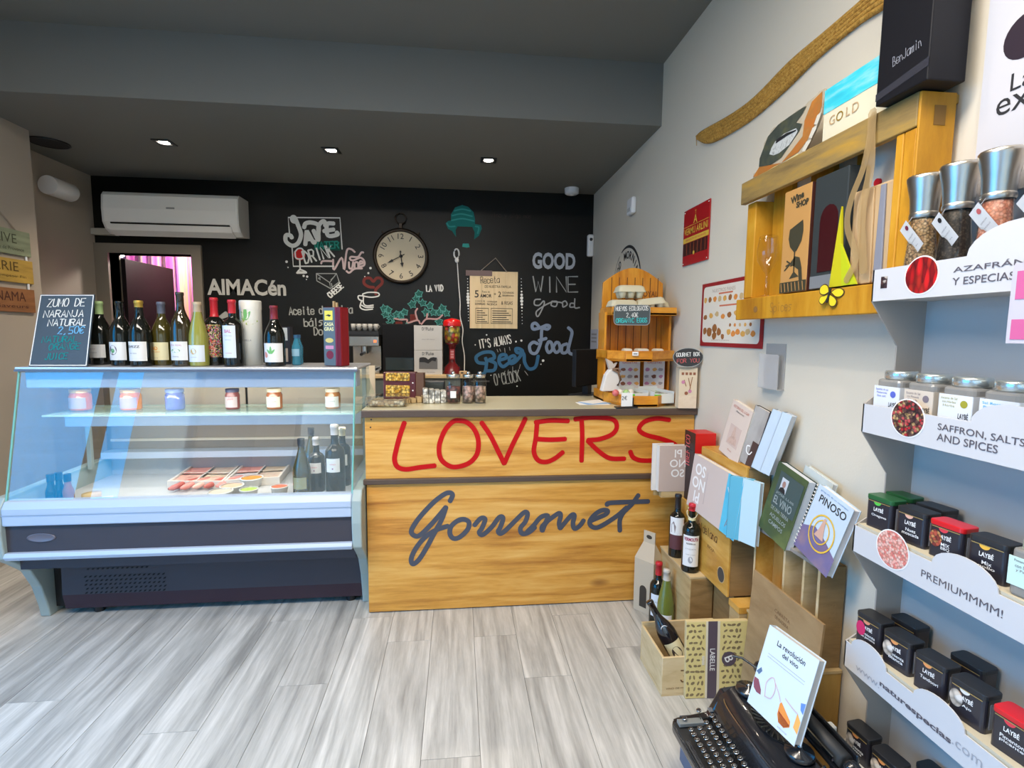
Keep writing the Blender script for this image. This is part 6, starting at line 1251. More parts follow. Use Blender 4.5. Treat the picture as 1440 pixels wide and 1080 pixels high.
# glass spice jars with silver lids
def sjar(label, y_, labm, dotm, lines, x_=1.085):
    t = thing('spice_jar', label, 'jar', (x_, y_, 1.1605), 0, 'silver lidded spice jars')
    MB().extr(rrect(.072, .072, .014), 'z', 0, .105).build('jar_glass', mat('jar_glass_grey', (.33, .32, .30), .1, alpha=.7), t, bev=.006)
    MB().extr(rrect(.062, .062, .012), 'z', .003, .070).build('jar_fill', cells('jar_fill_dark', [(.12, .10, .08), (.2, .16, .1), (.08, .08, .07)], 160, .6), t)
    MB().lathe([(.031, .105), (.034, .108), (.034, .122), (.032, .126), (.0001, .126)], 24).build('lid', mat('silver_lid', (.62, .66, .64), .25, .8), t)
    lb = MB().box(-.0375, -.0366, -.0368, .0368, .022, .088).box(-.0366, .0366, -.0375, -.0366, .022, .088).build('label', labm, t)
    Xl = -.0380
    MB().add([(Xl, -.020+.008*math.cos(2*PI*k/20), .070+.008*math.sin(2*PI*k/20)) for k in range(20)], [list(range(19, -1, -1))]).build('label_dot', dotm, lb)
    text('lettering', 'LAYBÉ', INK, lb, frame((Xl, -.020, .046), RGT, UP), width=.022, height=.014, bold=.02)
    for j, s in enumerate(lines): text('lettering', s, dotm, lb, frame((Xl, .013, .080-.008*j), RGT, UP), width=.036-.005*j, height=.005)
lbw = mat('jar_label_pale', (.72, .75, .80), .5)
sjar('silver lidded spice jar with white label and blue dot, leftmost on the second shelf', 1.150, lbw, mat('dot_blue', (.10, .14, .55), .5), ('Escamas de sal', 'Mediterranea', 'Sea salt'))
sjar('silver lidded spice jar with beige label and grey dot on the second shelf', 1.062, mat('jar_label_beige', (.64, .56, .47), .5), mat('dot_grey', (.2, .17, .2), .5), ('Escama de Sal', 'con Pimienta', 'Black'))
sjar('silver lidded spice jar with white label and olive dot on the second shelf', .974, lbw, mat('dot_olive', (.35, .33, .03), .5), ('Escama de Sal', 'con Hierbas', 'Herbs'))
sjar('silver lidded spice jar with white label and cyan dot at the right edge', .886, lbw, mat('dot_cyan', (.0, .42, .75), .5), ('Sal Rosa', 'Pink salt'))
# tins
tb = mat('tin_black', (.022, .020, .028), .3, coat=.3)
def tin(label, y_, z_, lidm, dotm, name1, disc=None, x_=1.072, group='black spice tins on the display', inkm=PAPER, w_=.070, h_=.082, plain=False, rz=.12):
    t = thing('spice_tin', label, 'tin', (x_, y_, z_), rz, group)
    MB().extr(rrect(.046, w_, .008), 'z', 0, h_-.008).build('tin_body', tb, t)
    MB().extr(rrect(.048, w_+.002, .009), 'z', h_-.012, h_).build('lid', lidm, t, bev=.002)
    MB().box(-.0238, -.0233, -w_/2+.006, w_/2-.006, h_-.015, h_-.0135).build('gold_line', mat('gold_line', (.5, .36, .12), .4, .5), t)
    if plain: return t
    Xf = -.0236
    MB().add([(Xf, .004+.010*math.cos(PI+PI*k/10), h_-.014+.009*math.sin(PI+PI*k/10)) for k in range(11)], [list(range(10, -1, -1))]).build('label_tab', dotm, t)
    text('lettering', 'LAYBÉ', PAPER, t, frame((Xf, 0, h_-.032), RGT, UP), width=.026, height=.012, bold=.02)
    for j, s in enumerate(name1.split('|')): text('lettering', s, inkm, t, frame((Xf, -.002, h_-.049-.009*j), RGT, UP), width=min(.040, .006*len(s)), height=.0075, bold=.01)
    if disc: MB().add([(Xf-.0003, w_/2-.016+.013*math.cos(2*PI*k/24), h_-.040+.019*math.sin(2*PI*k/24)) for k in range(24)], [list(range(23, -1, -1))]).build('picture_disc', disc, t)
    MB().box(-.010, .014, -w_/2-.0004, -w_/2, .008, h_-.02).build('side_label', lgi, t)
    return t
gn, bk, rd = mat('lid_green', (.015, .10, .03), .35), mat('lid_black', (.018, .018, .02), .4), mat('lid_red', (.60, .01, .015), .3, coat=.4)
om, pm_, sm_ = mat('tab_orange', (.75, .30, .10), .5), mat('tab_peach', (.75, .42, .32), .5), mat('tab_green', (.08, .5, .06), .5)
Z3, Z4, Z5 = .819, .501, .2505
Z3 = .880-.003+.0; Z3 = HD[2][0]+.0065; Z3h = .9695-.082
# shelves three and four stand high: the goods rest on a raised card step
for (b, tt), zt_ in ((HD[1], 1.160), (HD[2], .888), (HD[3], .571)): MB().box(DX+.006, DB, DY0, DY1-.006, b+.0065, zt_-.0005).build('raised_step', mat('step_kraft', (.55, .50, .38), .6), dsp)
Z3, Z4 = .888, .571
tin('black spice tin with green lid, leftmost at the front of the third shelf', 1.149, Z3, gn, sm_, 'Oregano')
tin('green lidded spice tin at the back behind the leftmost one', 1.165, Z3, gn, sm_, 'Oregano', x_=1.135, plain=True)
tin('black spice tin with black lid and peach tab on the third shelf', 1.058, Z3, bk, pm_, 'Nuez|moscada')
tin('black lidded tin at the back of the third shelf', 1.075, Z3, bk, pm_, 'x', x_=1.135, plain=True)
tin('black spice tin with shiny red lid on the third shelf', .972, Z3, rd, mat('tab_red', (.65, .04, .06), .5), 'MIX|BBQ', disc=cells('bbq_print', [(.45, .08, .04), (.2, .03, .02), (.65, .3, .1)], 150, .5))
tin('black spice tin with yellow orange tab right of the red lidded tin', .884, Z3, bk, mat('tab_yellow', (.80, .45, .05), .5), 'Mix|pollo')
t = thing('spice_jar', 'glass jar with pale green label at the right end of the third shelf', 'jar', (1.075, .800, Z3), .12, 'silver lidded spice jars')
MB().extr(rrect(.068, .068, .012), 'z', 0, .09).build('jar_glass', mat('jar_glass_grey', (.33, .32, .30), .1, alpha=.7), t, bev=.005); MB().cyl((0, 0, 0), .031, .09, .105, 20).build('lid', mat('sage_lid', (.45, .50, .38), .4), t)
MB().box(-.0355, -.0342, -.034, .034, .02, .075).build('label', mat('mint_label', (.55, .75, .70), .5), t)
for j, s in enumerate(('Pimienta Negra', 'con Limon', 'y Perejil')): text('lettering', s, dgi, t, frame((-.036, .008, .068-.009*j), RGT, UP), width=.034-.004*j, height=.006)
ol = mat('disc_pink', (.60, .02, .12), .5); oc = cells('disc_cream', [(.70, .6, .5), (.55, .3, .15), (.75, .7, .65)], 60, .5)
tin('black spice tin with pink round picture, leftmost on the fourth shelf', 1.153, Z4, bk, mat('tab_coral', (.72, .25, .15), .5), 'Pimienta|de Jamaica', disc=ol)
tin('black tin standing at the back left of the fourth shelf', 1.125, Z4, bk, om, 'x', x_=1.142, plain=True)
tin('black spice tin with cream round picture, second on the fourth shelf', 1.068, Z4, bk, om, 'Pimienta|Blanca', disc=oc)
tin('black spice tin without picture, third on the fourth shelf', .980, Z4, bk, om, 'Tandoori')
tin('black tin standing alone at the back of the fourth shelf', .965, Z4, bk, om, 'x', x_=1.145, plain=True)
tin('black spice tin with pale tab and cream picture, fourth on the fourth shelf', .894, Z4, bk, mat('tab_pale', (.7, .7, .66), .5), 'Ajo', disc=oc)
tin('black spice tin with red lid at the right end of the fourth shelf', .806, Z4, rd, mat('tab_red', (.65, .04, .06), .5), 'Pimenton|picante')
tin('black spice tin with cream picture, first on the lowest shelf', 1.160, Z5, bk, om, 'Pimienta|Negra', disc=oc)
tin('black spice tin with cream picture, second on the lowest shelf', 1.075, Z5, bk, om, 'Comino|molido', disc=oc)
tin('black tin at the back of the lowest shelf', 1.02, Z5, bk, om, 'x', x_=1.142, plain=True)
t = thing('price_strip', 'white plastic price strip clipped on the lowest shelf of the display', 'price strip', (1.018, 1.235, .262)); MB().box(-.012, .03, -.012, .012, 0, .026).build('strip_body', mat('strip_white', (.62, .64, .62), .4), t, bev=.003); MB().box(-.0125, -.012, -.008, .008, .006, .02).build('strip_face', PAPER, t)
# clear blister bag hanging at the top right edge
pz = at(1433, 430, 'x', 1.0); t = thing('sweet_sachet', 'pink and white sachet hanging at the right edge before the top shelf front', 'sachet', (1.0, pz.y, at(1433, 483, 'x', 1.0).z))
hh = at(1433, 370, 'x', 1.0).z-at(1433, 483, 'x', 1.0).z
MB().extr([(.015, 0), (-.05, 0), (-.05, hh), (.012, hh), (.015, hh*.9)], 'x', -.002, .002).build('sachet_body', mat('sachet_clear', (.55, .53, .60), .3), t); MB().box(-.0028, -.002, -.045, .006, hh*.55, hh*.9).build('pink_print', mat('sachet_pink', (.60, .12, .30), .5), t); MB().box(-.0028, -.002, -.045, .008, hh*.05, hh*.3).build('pink_print', mat('sachet_pink', (.60, .12, .30), .5), t)
# ------------------------------------------------------------ the corner of crates, bottles and books
box_w = wood('wine_box_pine', (.36, .23, .09), (.50, .35, .16), (.58, .43, .22), scale=(3, 3, 14), rough=.6, rnd=.08)
box_d = wood('wine_box_brown', (.20, .115, .04), (.29, .175, .065), (.36, .22, .09), scale=(3, 3, 14), rough=.6, rnd=.06)
box_o = wood('wine_box_orange', (.45, .20, .025), (.62, .33, .06), (.74, .46, .13), scale=(8, 2.2, 9), rough=.42, rnd=.04, knots=.6, coat=.15)
box_l = wood('wine_box_light', (.50, .36, .17), (.64, .49, .27), (.72, .58, .36), scale=(3, 3, 12), rough=.6, rnd=.05)
t = wthing('wooden_block', 'plain wooden box on the floor carrying two red wine bottles', 'wooden box', (1.04, 2.18, 0))
MB().box(.992, 1.098, 2.02, 2.345, .008, .335).build('box_body', box_w, t, bev=.003); MB().box(.990, 1.0985, 2.018, 2.347, 0, .010).build('bottom_edge', box_l, t)
MB().box(.990, 1.0985, 2.018, 2.347, .328, .3355).build('top_board', box_l, t)
MB().box(.996, 1.094, 2.0165, 2.0185, .015, .322).build('end_panel', box_d, t)
t = wthing('dark_wooden_box', 'brown wooden box standing upright behind the bottle carrying box', 'wooden box', (1.145, 2.1, 0))
MB().box(1.102, 1.187, 1.865, 2.345, 0, .335).build('box_body', box_d, t, bev=.003); MB().box(1.1, 1.187, 1.86, 1.865, 0, .335).build('end_panel', wood('end_panel_orange', (.25, .12, .03), (.36, .18, .05), (.42, .24, .08), (8, 8, 2)), t)
t = wthing('small_crate', 'small pine crate with a dark label between the stacked boxes and the slatted crate', 'crate', (1.13, 1.80, 0))
MB().box(1.068, 1.187, 1.765, 1.835, 0, .31).build('crate_body', box_w, t, bev=.003); MB().box(1.066, 1.187, 1.763, 1.837, .31, .335).build('top_board', box_o, t)
MB().box(1.0665, 1.068, 1.78, 1.82, .15, .26).build('label', mat('crate_label', (.42, .38, .45), .6), t); MB().box(1.0655, 1.0665, 1.788, 1.812, .17, .22).build('label_print', INK, t)
t = wthing('stamped_wine_box', 'orange pine wine box with a black round stamp behind the bottles', 'wooden box', (1.13, 2.08, .337))
MB().box(1.068, 1.187, 1.842, 2.32, .337, .600).build('box_body', box_d, t, bev=.002)
MB().box(1.058, 1.068, 1.84, 2.322, .336, .602).build('front_panel', box_o, t, bev=.002)
def disc_l(nm, X_, cy_, cz_, ry_, rz_, m__, par): return MB().add([(X_, cy_+ry_*math.cos(2*PI*k/28), cz_+rz_*math.sin(2*PI*k/28)) for k in range(28)], [list(range(27, -1, -1))]).build(nm, m__, par)
disc_l('round_stamp', 1.0574, 1.892, .405, .026, .030, mat('stamp_grey', (.06, .055, .05), .6), t); disc_l('stamp_rim', 1.0577, 1.892, .405, .029, .033, box_l, t)
chalk('lettering', 'Valdelana', (1.0574, 2.12, .520), (1.0574, 1.93, .520), .035, .004, mat('brand_brown', (.16, .07, .02), .7), t, NL)
text('lettering', 'RIOJA', mat('brand_brown', (.16, .07, .02), .7), t, frame((1.0574, 1.98, .475), RGT, UP), width=.06, height=.018)
t = wthing('upper_wine_box', 'orange wooden box at the top of the stack carrying the leaning books', 'wooden box', (1.14, 1.98, .602))
MB().box(1.098, 1.187, 1.80, 2.16, .602, .866).build('box_body', box_w, t, bev=.002); MB().box(1.088, 1.098, 1.798, 2.162, .603, .874).build('front_panel', box_o, t, bev=.002)
MB().box(1.098, 1.187, 1.798, 2.162, .866, .875).build('top_board', box_o, t)
for z_ in (.36+.30, .33+.30):
    pass
# slatted crate over a lower box
t = wthing('divided_crate', 'pine wine crate standing upright with open divided front beside the display', 'crate', (1.145, 1.57, .337))
cr = wood('crate_inner', (.34, .15, .03), (.50, .25, .055), (.60, .34, .10), scale=(9, 9, 1.6), rnd=.08)
MB().box(1.176, 1.187, 1.399, 1.745, .337, .667).build('back_board', cr, t)
MB().box(1.103, 1.187, 1.397, 1.407, .337, .667).build('side_board', box_d, t, bev=.0015); MB().box(1.103, 1.176, 1.737, 1.747, .337, .667).build('side_board', box_o, t, bev=.0015)
MB().box(1.103, 1.176, 1.407, 1.737, .655, .667).build('top_board', mat('grey_board', (.30, .27, .24), .7), t, bev=.0015); MB().box(1.103, 1.176, 1.407, 1.737, .337, .349).build('bottom_board', box_o, t)
for y_ in (1.572, 1.474): MB().box(1.104, 1.176, y_-.005, y_+.005, .349, .655).build('divider', box_l, t)
for y_ in (1.7385, 1.402): MB().box(1.1015, 1.103, y_-.005, y_+.005, .34, .664).build('front_edge', box_l, t)
text('lettering', 'VINOS', box_d, t, frame((1.15, 1.3965, .50), (0, 0, 1), (-1, 0, 0)), width=.10, height=.022)
t = wthing('lower_crate', 'ochre wooden box under the divided crate by the display side', 'wooden box', (1.14, 1.57, 0))
MB().box(1.092, 1.187, 1.385, 1.750, 0, .327).build('box_body', wood('ochre_box', (.30, .16, .03), (.42, .24, .05), (.5, .3, .08), (8, 8, 2)), t, bev=.002); MB().box(1.09, 1.187, 1.383, 1.752, .327, .336).build('top_board', box_w, t)
# carrier bag, floor bottles
t = thing('wine_carrier', 'beige cardboard wine carrier with handle hole standing by the counter front', 'carrier bag', (.940, 2.358, 0), .62)
ck_ = mat('carrier_cardboard', (.50, .42, .31), .7, bump=.2, bs=200)
MB().box(-.042, .042, -.055, .055, 0, .27).build('carton_body', ck_, t, bev=.002)
m_ = MB(); m_.add([(-.042, -.055, .27), (-.042, .055, .27), (.0, .03, .355), (.0, -.03, .355), (.042, -.055, .27), (.042, .055, .27)], [(0, 1, 2, 3), (5, 4, 3, 2), (0, 3, 4), (1, 5, 2)]); m_.build('gable', ck_, t)
MB().box(-.004, .004, -.032, .032, .345, .405).build('handle_panel', ck_, t, bev=.001); MB().add([(-.0048, .016*math.cos(2*PI*k/20), .378+.010*math.sin(2*PI*k/20)) for k in range(20)], [list(range(19, -1, -1))]).build('handle_hole', mat('hole_dark', (.04, .03, .02), .8), t)
MB().add([(-.0428, a, b) for a, b in [(-.02, .03), (.02, .03), (.02, .12)]+[(.02*math.cos(q), .12+.022*math.sin(q)) for q in [PI*k/8 for k in range(1, 8)]]+[(-.02, .12)]], [list(range(11, -1, -1))] if False else [list(range(10, -1, -1))]).build('window', mat('hole_dark', (.04, .03, .02), .8), t)
vm = mat('vermouth_ink', (.32, .03, .08), .6)
bottle('dark wine bottle with red capsule standing on the floor beside the cardboard carrier', (.945, 2.245, 0), .300, .0385, 'bordeaux', dkg, redcap, .80, lab_b, (.16, .52), .07, face=-.4, prints=(('Crianza', .40, .045, .010, greyink, 0), ('VINO TINTO', .28, .04, .005, greyink, 0)))
bottle('slim green wine bottle with pale neck on the floor before the wooden box', (.948, 2.160, 0), .305, .038, 'rhine', greenb, mat('pale_capsule', (.55, .52, .46), .4), .84, lab_w, (.12, .34), .066, face=-.45, prints=(('BLANCO', .25, .035, .006, greyink, 0),))
b = bottle('dark wine bottle with white label and red dotted triangle on the wooden box', (1.022, 2.235, .3365), .293, .036, 'bordeaux', dkg, blackcap, .78, mat('label_maroon_base', (.10, .03, .035), .6), (.14, .66), .07, face=-.45)
patch(MB(), .0372, .11, .193, .070).build('white_label', lab_w, b)
dots = cells('red_dots', [(.65, .05, .08), (.72, .5, .5)], 110, .6); bent('dotted_triangle', [(.002, .115), (.034, .115), (.034, .185), (.026, .185)], .0376, dots, b)
bent('figure_print', [(-.026, .12), (-.008, .12), (-.004, .15), (-.016, .175), (-.026, .16)], .0376, mat('figure_grey', (.25, .2, .2), .6), b)
b = bottle('dark vermouth bottle with red lettered white label and string ring on the wooden box', (1.020, 2.085, .3365), .300, .0385, 'bordeaux', dkg, redcap, .90, lab_w, (.10, .56), .074, face=-.45,
    prints=(('VERMOUTH', .505, .064, .016, vm, .04), ('RESERVA', .44, .04, .007, INK, .02), ('ETIQUETA', .36, .045, .005, greyink, 0), ('hecho a mano', .28, .04, .005, greyink, 0), ('@', .20, .02, .03, lgi, 0)))
MB().tube([(.022*math.cos(q), -.004-.03*0+.022*math.sin(q)*.4, .262+.024*math.sin(q)) for q in [2*PI*k/20 for k in range(21)]], .0018, 6).build('string_ring', cl, b); MB().lathe([(.0165, .228), (.017, .24)], 14).build('neck_collar', lab_c, b)

# books -------------------------------------------------------------------
page = mat('page_edges', (.72, .70, .66), .7); pageb = mat('page_edges_cool', (.60, .64, .70), .7)
def book(label, loc, w_, h_, t_, rot, cover, spine=None, pages=page, cat='book', group=None, name='book', bend=0):
    """upright book, cover towards -x, width along y, foot at z = 0; the spine is on the far (+y) side"""
    t = thing(name, label, cat, loc, group=group, rot=rot)
    MB().box(.0016, t_-.0016, -w_/2+.002, w_/2-.003, .003, h_-.003).build('page_block', pages, t)
    MB().box(0, .0016, -w_/2, w_/2, 0, h_).build('front_cover', cover, t)
    MB().box(t_-.0016, t_, -w_/2, w_/2, 0, h_).build('back_cover', spine or cover, t)
    MB().box(0, t_, w_/2-.0016, w_/2, 0, h_).build('spine', spine or cover, t)
    return t
def bt_(t, s, y_, z_, w_=None, h_=None, m__=INK, b=0, X_=-.0006, **k): return text('lettering', s, m__, t, frame((X_, y_, z_), RGT, UP), width=w_, height=h_, bold=b, **k)
cream_c = mat('cover_cream', (.70, .58, .50), .5); sepia = cells('sepia_print', [(.48, .30, .24), (.62, .44, .36), (.35, .2, .16)], 40, .6, kind='n')
t = book('cream book with a sepia drawing, leftmost on the top box by the wall', (1.090, 1.945, .877), .155, .225, .022, (.20, .13, 0), cream_c)
bt_(t, 'HISTORIAS DEL LUGAR', 0, .205, .12, .011, mat('cover_red_ink', (.5, .15, .1), .6)); bt_(t, 'Memorias', 0, .190, .06, .007)
MB().box(-.0006, 0, -.042, .042, .05, .135).build('drawing_ground', mat('cover_pinkish', (.62, .48, .42), .6), t)
MB().add([(-.0012, a, b) for a, b in ((-.032, .06), (.034, .055), (.03, .075), (.016, .085), (.014, .105), (.006, .13), (-.004, .13), (-.01, .10), (-.02, .09), (-.03, .08))], [list(range(9, -1, -1))]).build('tower_drawing', sepia, t); bt_(t, 'Pinoso', 0, .03, .03, .007, mat('cover_red_ink', (.5, .15, .1), .6))
t = book('book with grey photo cover and white curl on the top box', (1.098, 1.835, .877), .085, .228, .020, (.22, .13, .12), cells('photo_grey', [(.16, .13, .12), (.42, .40, .38), (.30, .28, .26)], 9, .5, stretch=(1, 1, .5), kind='n'), mat('spine_black', (.02, .02, .025), .4))
MB().box(-.0008, 0, -.042, -.006, .0, .10).build('dark_photo_part', mat('photo_dark', (.07, .04, .035), .5), t); e = MB(); ribbon(e, smooth([(-.0014, .0, .075), (-.0014, .014, .07), (-.0014, .008, .05), (-.0014, -.01, .045), (-.0014, -.02, .06)]), NL, .005); e.build('white_curl', PAPER, t)
t = book('dark backed book standing right of the grey photo book on the top box', (1.100, 1.775, .877), .026, .222, .035, (.22, .13, .1), mat('spine_charcoal', (.03, .03, .04), .5))
for k, (y_, lab) in enumerate(((1.742, 'pale blue paged book with fanned pages in the top row'), (1.700, 'thin white book at the right end of the top row'))):
    t = book(lab, (1.096, y_, .877), .06-.02*k, .232, .028, (.24, .12, .35), mat('cover_pale_blue', (.50, .60, .70), .5), mat('cover_grey_blue', (.35, .40, .46), .5), pageb, group='pale books in the top row')
# red and black box behind the row
t = wthing('red_box', 'red and black box with white writing behind the books at the counter end', 'box', (1.10, 2.25, .603))
MB().box(1.07, 1.17, 2.19, 2.29, .603, .925).build('box_body', mat('red_box_red', (.60, .015, .012), .4), t, bev=.002); MB().box(1.068, 1.07, 2.188, 2.292, .603, .926).build('black_face', mat('red_box_black', (.03, .015, .015), .4), t)
chalk('lettering', 'IBERICO', (1.0672, 2.235, .76), (1.0672, 2.235, .91), .04, .005, mat('red_box_ink', (.62, .10, .10), .5), t, NL, up=(0, 1, 0)); MB().box(1.066, 1.0675, 2.188, 2.292, .835, .842).build('strap', BLACK, t)
# pinoso pair on the middle box
bei = mat('cover_beige', (.50, .39, .34), .6); bei2 = mat('cover_beige_pale', (.60, .51, .47), .6)
t = thing('book', 'beige town book seen with mirrored white letters, farthest left at the counter end', 'book', (1.016, 2.275, .6025), group=None, rot=(.0, 0, -.02)); t['category'] = 'book'
MB().box(-.075, .072, 0, .0016, .03, .250).build('front_cover', bei, t); MB().box(-.072, .070, .0016, .03, .033, .247).build('page_block', page, t); MB().box(-.075, .072, .03, .0316, .03, .25).build('back_cover', bei2, t); MB().box(-.0768, -.075, 0, .0316, .03, .25).build('fore_edge', page, t); MB().box(-.06, .06, .002, .03, 0, .032).build('stand', box_w, t)
for s, z_ in (('PI', .212), ('NO', .165), ('SO', .118)): text('lettering', s, mat('cover_white_ink', (.82, .80, .78), .5), t, frame((.015, -.0006, z_), (1, 0, 0), (0, 0, 1)), height=.038, mirror=True, bold=.015)
# second thinner volume peeking at its left
t = thing('book', 'pale book standing behind the mirrored beige one at its left edge', 'book', (.975, 2.315, .6025), rot=(0, 0, .05)); MB().box(-.052, .05, 0, .012, .028, .252).build('page_block', page, t); MB().box(-.054, .05, -.0016, 0, .026, .254).build('front_cover', mat('cover_pale', (.70, .66, .62), .5), t); MB().box(-.04, .12, .002, .01, 0, .03).build('stand', box_w, t)
t = thing('book', 'wide pale book with upside down white letters and a turquoise picture', 'book', (1.030, 1.945, .603), rot=(.05, .10, .04))
MB().box(0, .0016, -.17, .205, 0, .235).build('front_cover', bei2, t); MB().box(.0016, .024, -.165, .203, .003, .232).build('page_block', mat('page_white', (.78, .76, .70), .7), t); MB().box(.024, .0256, -.17, .205, 0, .235).build('back_cover', bei2, t); MB().box(0, .0256, .205, .2066, 0, .235).build('spine', bei2, t)
MB().box(-.0008, 0, -.17, -.068, .0, .235).build('turquoise_picture', cells('turquoise_print', [(.02, .42, .70), (.10, .55, .78), (.02, .38, .62)], 8, .5, kind='n'), t)
for s, z_ in (('PI', .060), ('NO', .120), ('SO', .180)): text('lettering', s, PAPER, t, frame((-.0008, .135, z_), (0, 1, 0), (0, 0, -1)), height=.050, bold=.02)
MB().box(-.0006, 0, .074, .077, .05, .19).build('side_print', mat('cover_greyrose', (.5, .42, .42), .6), t)
e = MB(); [ribbon(e, [(-.0014, -.10-.012*k, .03+.01*k), (-.0014, -.115-.010*k, .07-.004*k)], NL, .005) for k in range(4)]; e.build('bird_picture', mat('bird_dark', (.25, .28, .36), .6), t); MB().add([(-.0016, -.118, .085), (-.0016, -.126, .08), (-.0016, -.124, .12)], [(0, 1, 2)]).build('bird_beak', INK, t)
e = MB(); ribbon(e, smooth([(-.0014, -.08, .18), (-.0014, -.10, .16), (-.0014, -.12, .165), (-.0014, -.11, .20)]), NL, .007); e.build('cloud_picture', mat('cover_cloud', (.5, .72, .82), .6), t)
for k, (y_, r_, lab) in enumerate(((1.765, .75, 'open fanned book with turquoise back next to the wide pale book'), (1.735, .35, 'pale blue paged book before the dark green book'))):
    book(lab, (1.046+.012*k, y_, .603), .085, .238, .020, (0, .05, r_), (mat('cover_turquoise', (.10, .38, .52), .5), mat('cover_ice', (.48, .66, .74), .5))[k], pages=pageb)
# dark green author book and spiral bound book on the divided crate
t = book('dark green book with a small portrait on its cover, on the divided crate', (1.085, 1.625, .669), .165, .255, .03, (.17, .15, 0), cells('green_photo', [(.02, .045, .035), (.06, .10, .04), (.20, .25, .08)], 7, .45, kind='n'), mat('cover_dark_green', (.02, .04, .035), .45), pageb)
MB().box(-.0006, 0, -.072, .055, .105, .232).build('dark_panel', mat('cover_slate_green', (.045, .085, .09), .4), t)
MB().box(-.0012, -.0006, .0, .036, .165, .215).build('portrait_ground', mat('portrait_ground', (.55, .60, .66), .5), t)
MB().add([(-.0018, .018+.009*math.cos(2*PI*k/16), .194+.012*math.sin(2*PI*k/16)) for k in range(16)], [list(range(15, -1, -1))]).build('portrait_face', mat('portrait_face', (.35, .2, .17), .6), t); MB().add([(-.0018, a, b) for a, b in ((.0, .165), (.036, .165), (.032, .178), (.018, .184), (.006, .178))], [(4, 3, 2, 1, 0)]).build('portrait_coat', INK, t)
gm_ = mat('cover_grey_ink', (.30, .36, .36), .6)
for s, z_, w_, h_ in (('JOSE LUIS', .155, .10, .010), ('EL VINO', .130, .10, .028), ('DE UNA TIERRA', .098, .10, .013), ('AQUELLOS', .072, .09, .016), ('CAMPOS', .048, .08, .014)): bt_(t, s, -.004, z_, w_, h_, gm_, .01, X_=-.0013)
t = book('thin pale book standing behind the dark green one on the crate', (1.128, 1.555, .669), .150, .262, .016, (.16, .14, -.05), mat('cover_ice2', (.55, .60, .58), .5), pages=pageb)
t = book('spiral bound book titled in dark letters with a golden ring picture on the crate end', (1.068, 1.405, .688), .165, .220, .022, (.17, .20, -.06), mat('cover_sky', (.52, .64, .76), .4), pages=mat('page_bright', (.74, .76, .80), .6), name='spiral_book')
MB().add([(-.0006, a, b) for a, b in ((-.0875, .0), (.0875, .0), (.0875, .075), (.03, .10), (-.03, .085), (-.0875, .06))], [(5, 4, 3, 2, 1, 0)]).build('field_picture', cells('field_photo', [(.22, .12, .10), (.16, .14, .30), (.35, .22, .2)], 12, .5, kind='n'), t)
bt_(t, 'PINOSO', -.005, .185, .125, .024, INK, .01, X_=-.0008); bt_(t, 'geografia de un municipio', .0, .208, .13, .006, mat('ink_blue', (.1, .25, .5), .6), X_=-.0008)
yr = mat('ring_gold', (.75, .48, .05), .5)
for ry_, rz_, cy_, cz_, w_ in ((.055, .055, -.005, .095, .005), (.034, .036, -.002, .098, .004)): e = MB(); ribbon(e, [(-.0014, cy_+ry_*math.cos(2*PI*k/30), cz_+rz_*math.sin(2*PI*k/30)) for k in range(31)], NL, w_); e.build('gold_ring', yr, t)
MB().add([(-.0018, a, b) for a, b in ((-.022, .078), (.022, .078), (.012, .10), (.008, .12), (.004, .142), (-.004, .142), (-.008, .12), (-.014, .10))], [list(range(7, -1, -1))]).build('tower_picture', mat('tower_pink', (.62, .38, .30), .6), t)
for k in range(18): MB().tube([(-.004, .080, .012+.0118*k), (-.002, .0905, .012+.0118*k), (.012, .0925, .012+.0118*k), (.024, .089, .012+.0118*k)], .0013, 5).build('spiral_loop', PAPER, t)

# open wine case with a bottle, chocolate box lid
t = wthing('open_wine_case', 'open pale wooden wine case with dark bottle inside on the floor', 'wine case', (.92, 1.87, 0))
cs = box_l
JX0, JX1, JY0, JY1, JH = .768, 1.082, 1.756, 1.985, .155
for a in ((JX0, JX1, JY0, JY0+.009, .009, JH), (JX0, JX1, JY1-.009, JY1, .009, JH+.012), (JX0, JX0+.009, JY0+.009, JY1-.009, .009, JH), (JX1-.009, JX1, JY0+.009, JY1-.009, .009, JH)): MB().box(*a).build('side_board', cs, t, bev=.0015)
MB().box(JX0, JX1, JY0, JY1, 0, .009).build('bottom_board', cs, t)
chalk('lettering', '3', (.842, JY0-.0006, .055), (.872, JY0-.0006, .055), .045, .005, mat('brand_brown', (.16, .07, .02), .7), t, NB); text('lettering', 'VINO DE MESA', mat('brand_brown', (.16, .07, .02), .7), t, frame((.83, JY0-.0006, .03), (1, 0, 0), (0, 0, 1)), width=.09, height=.007)
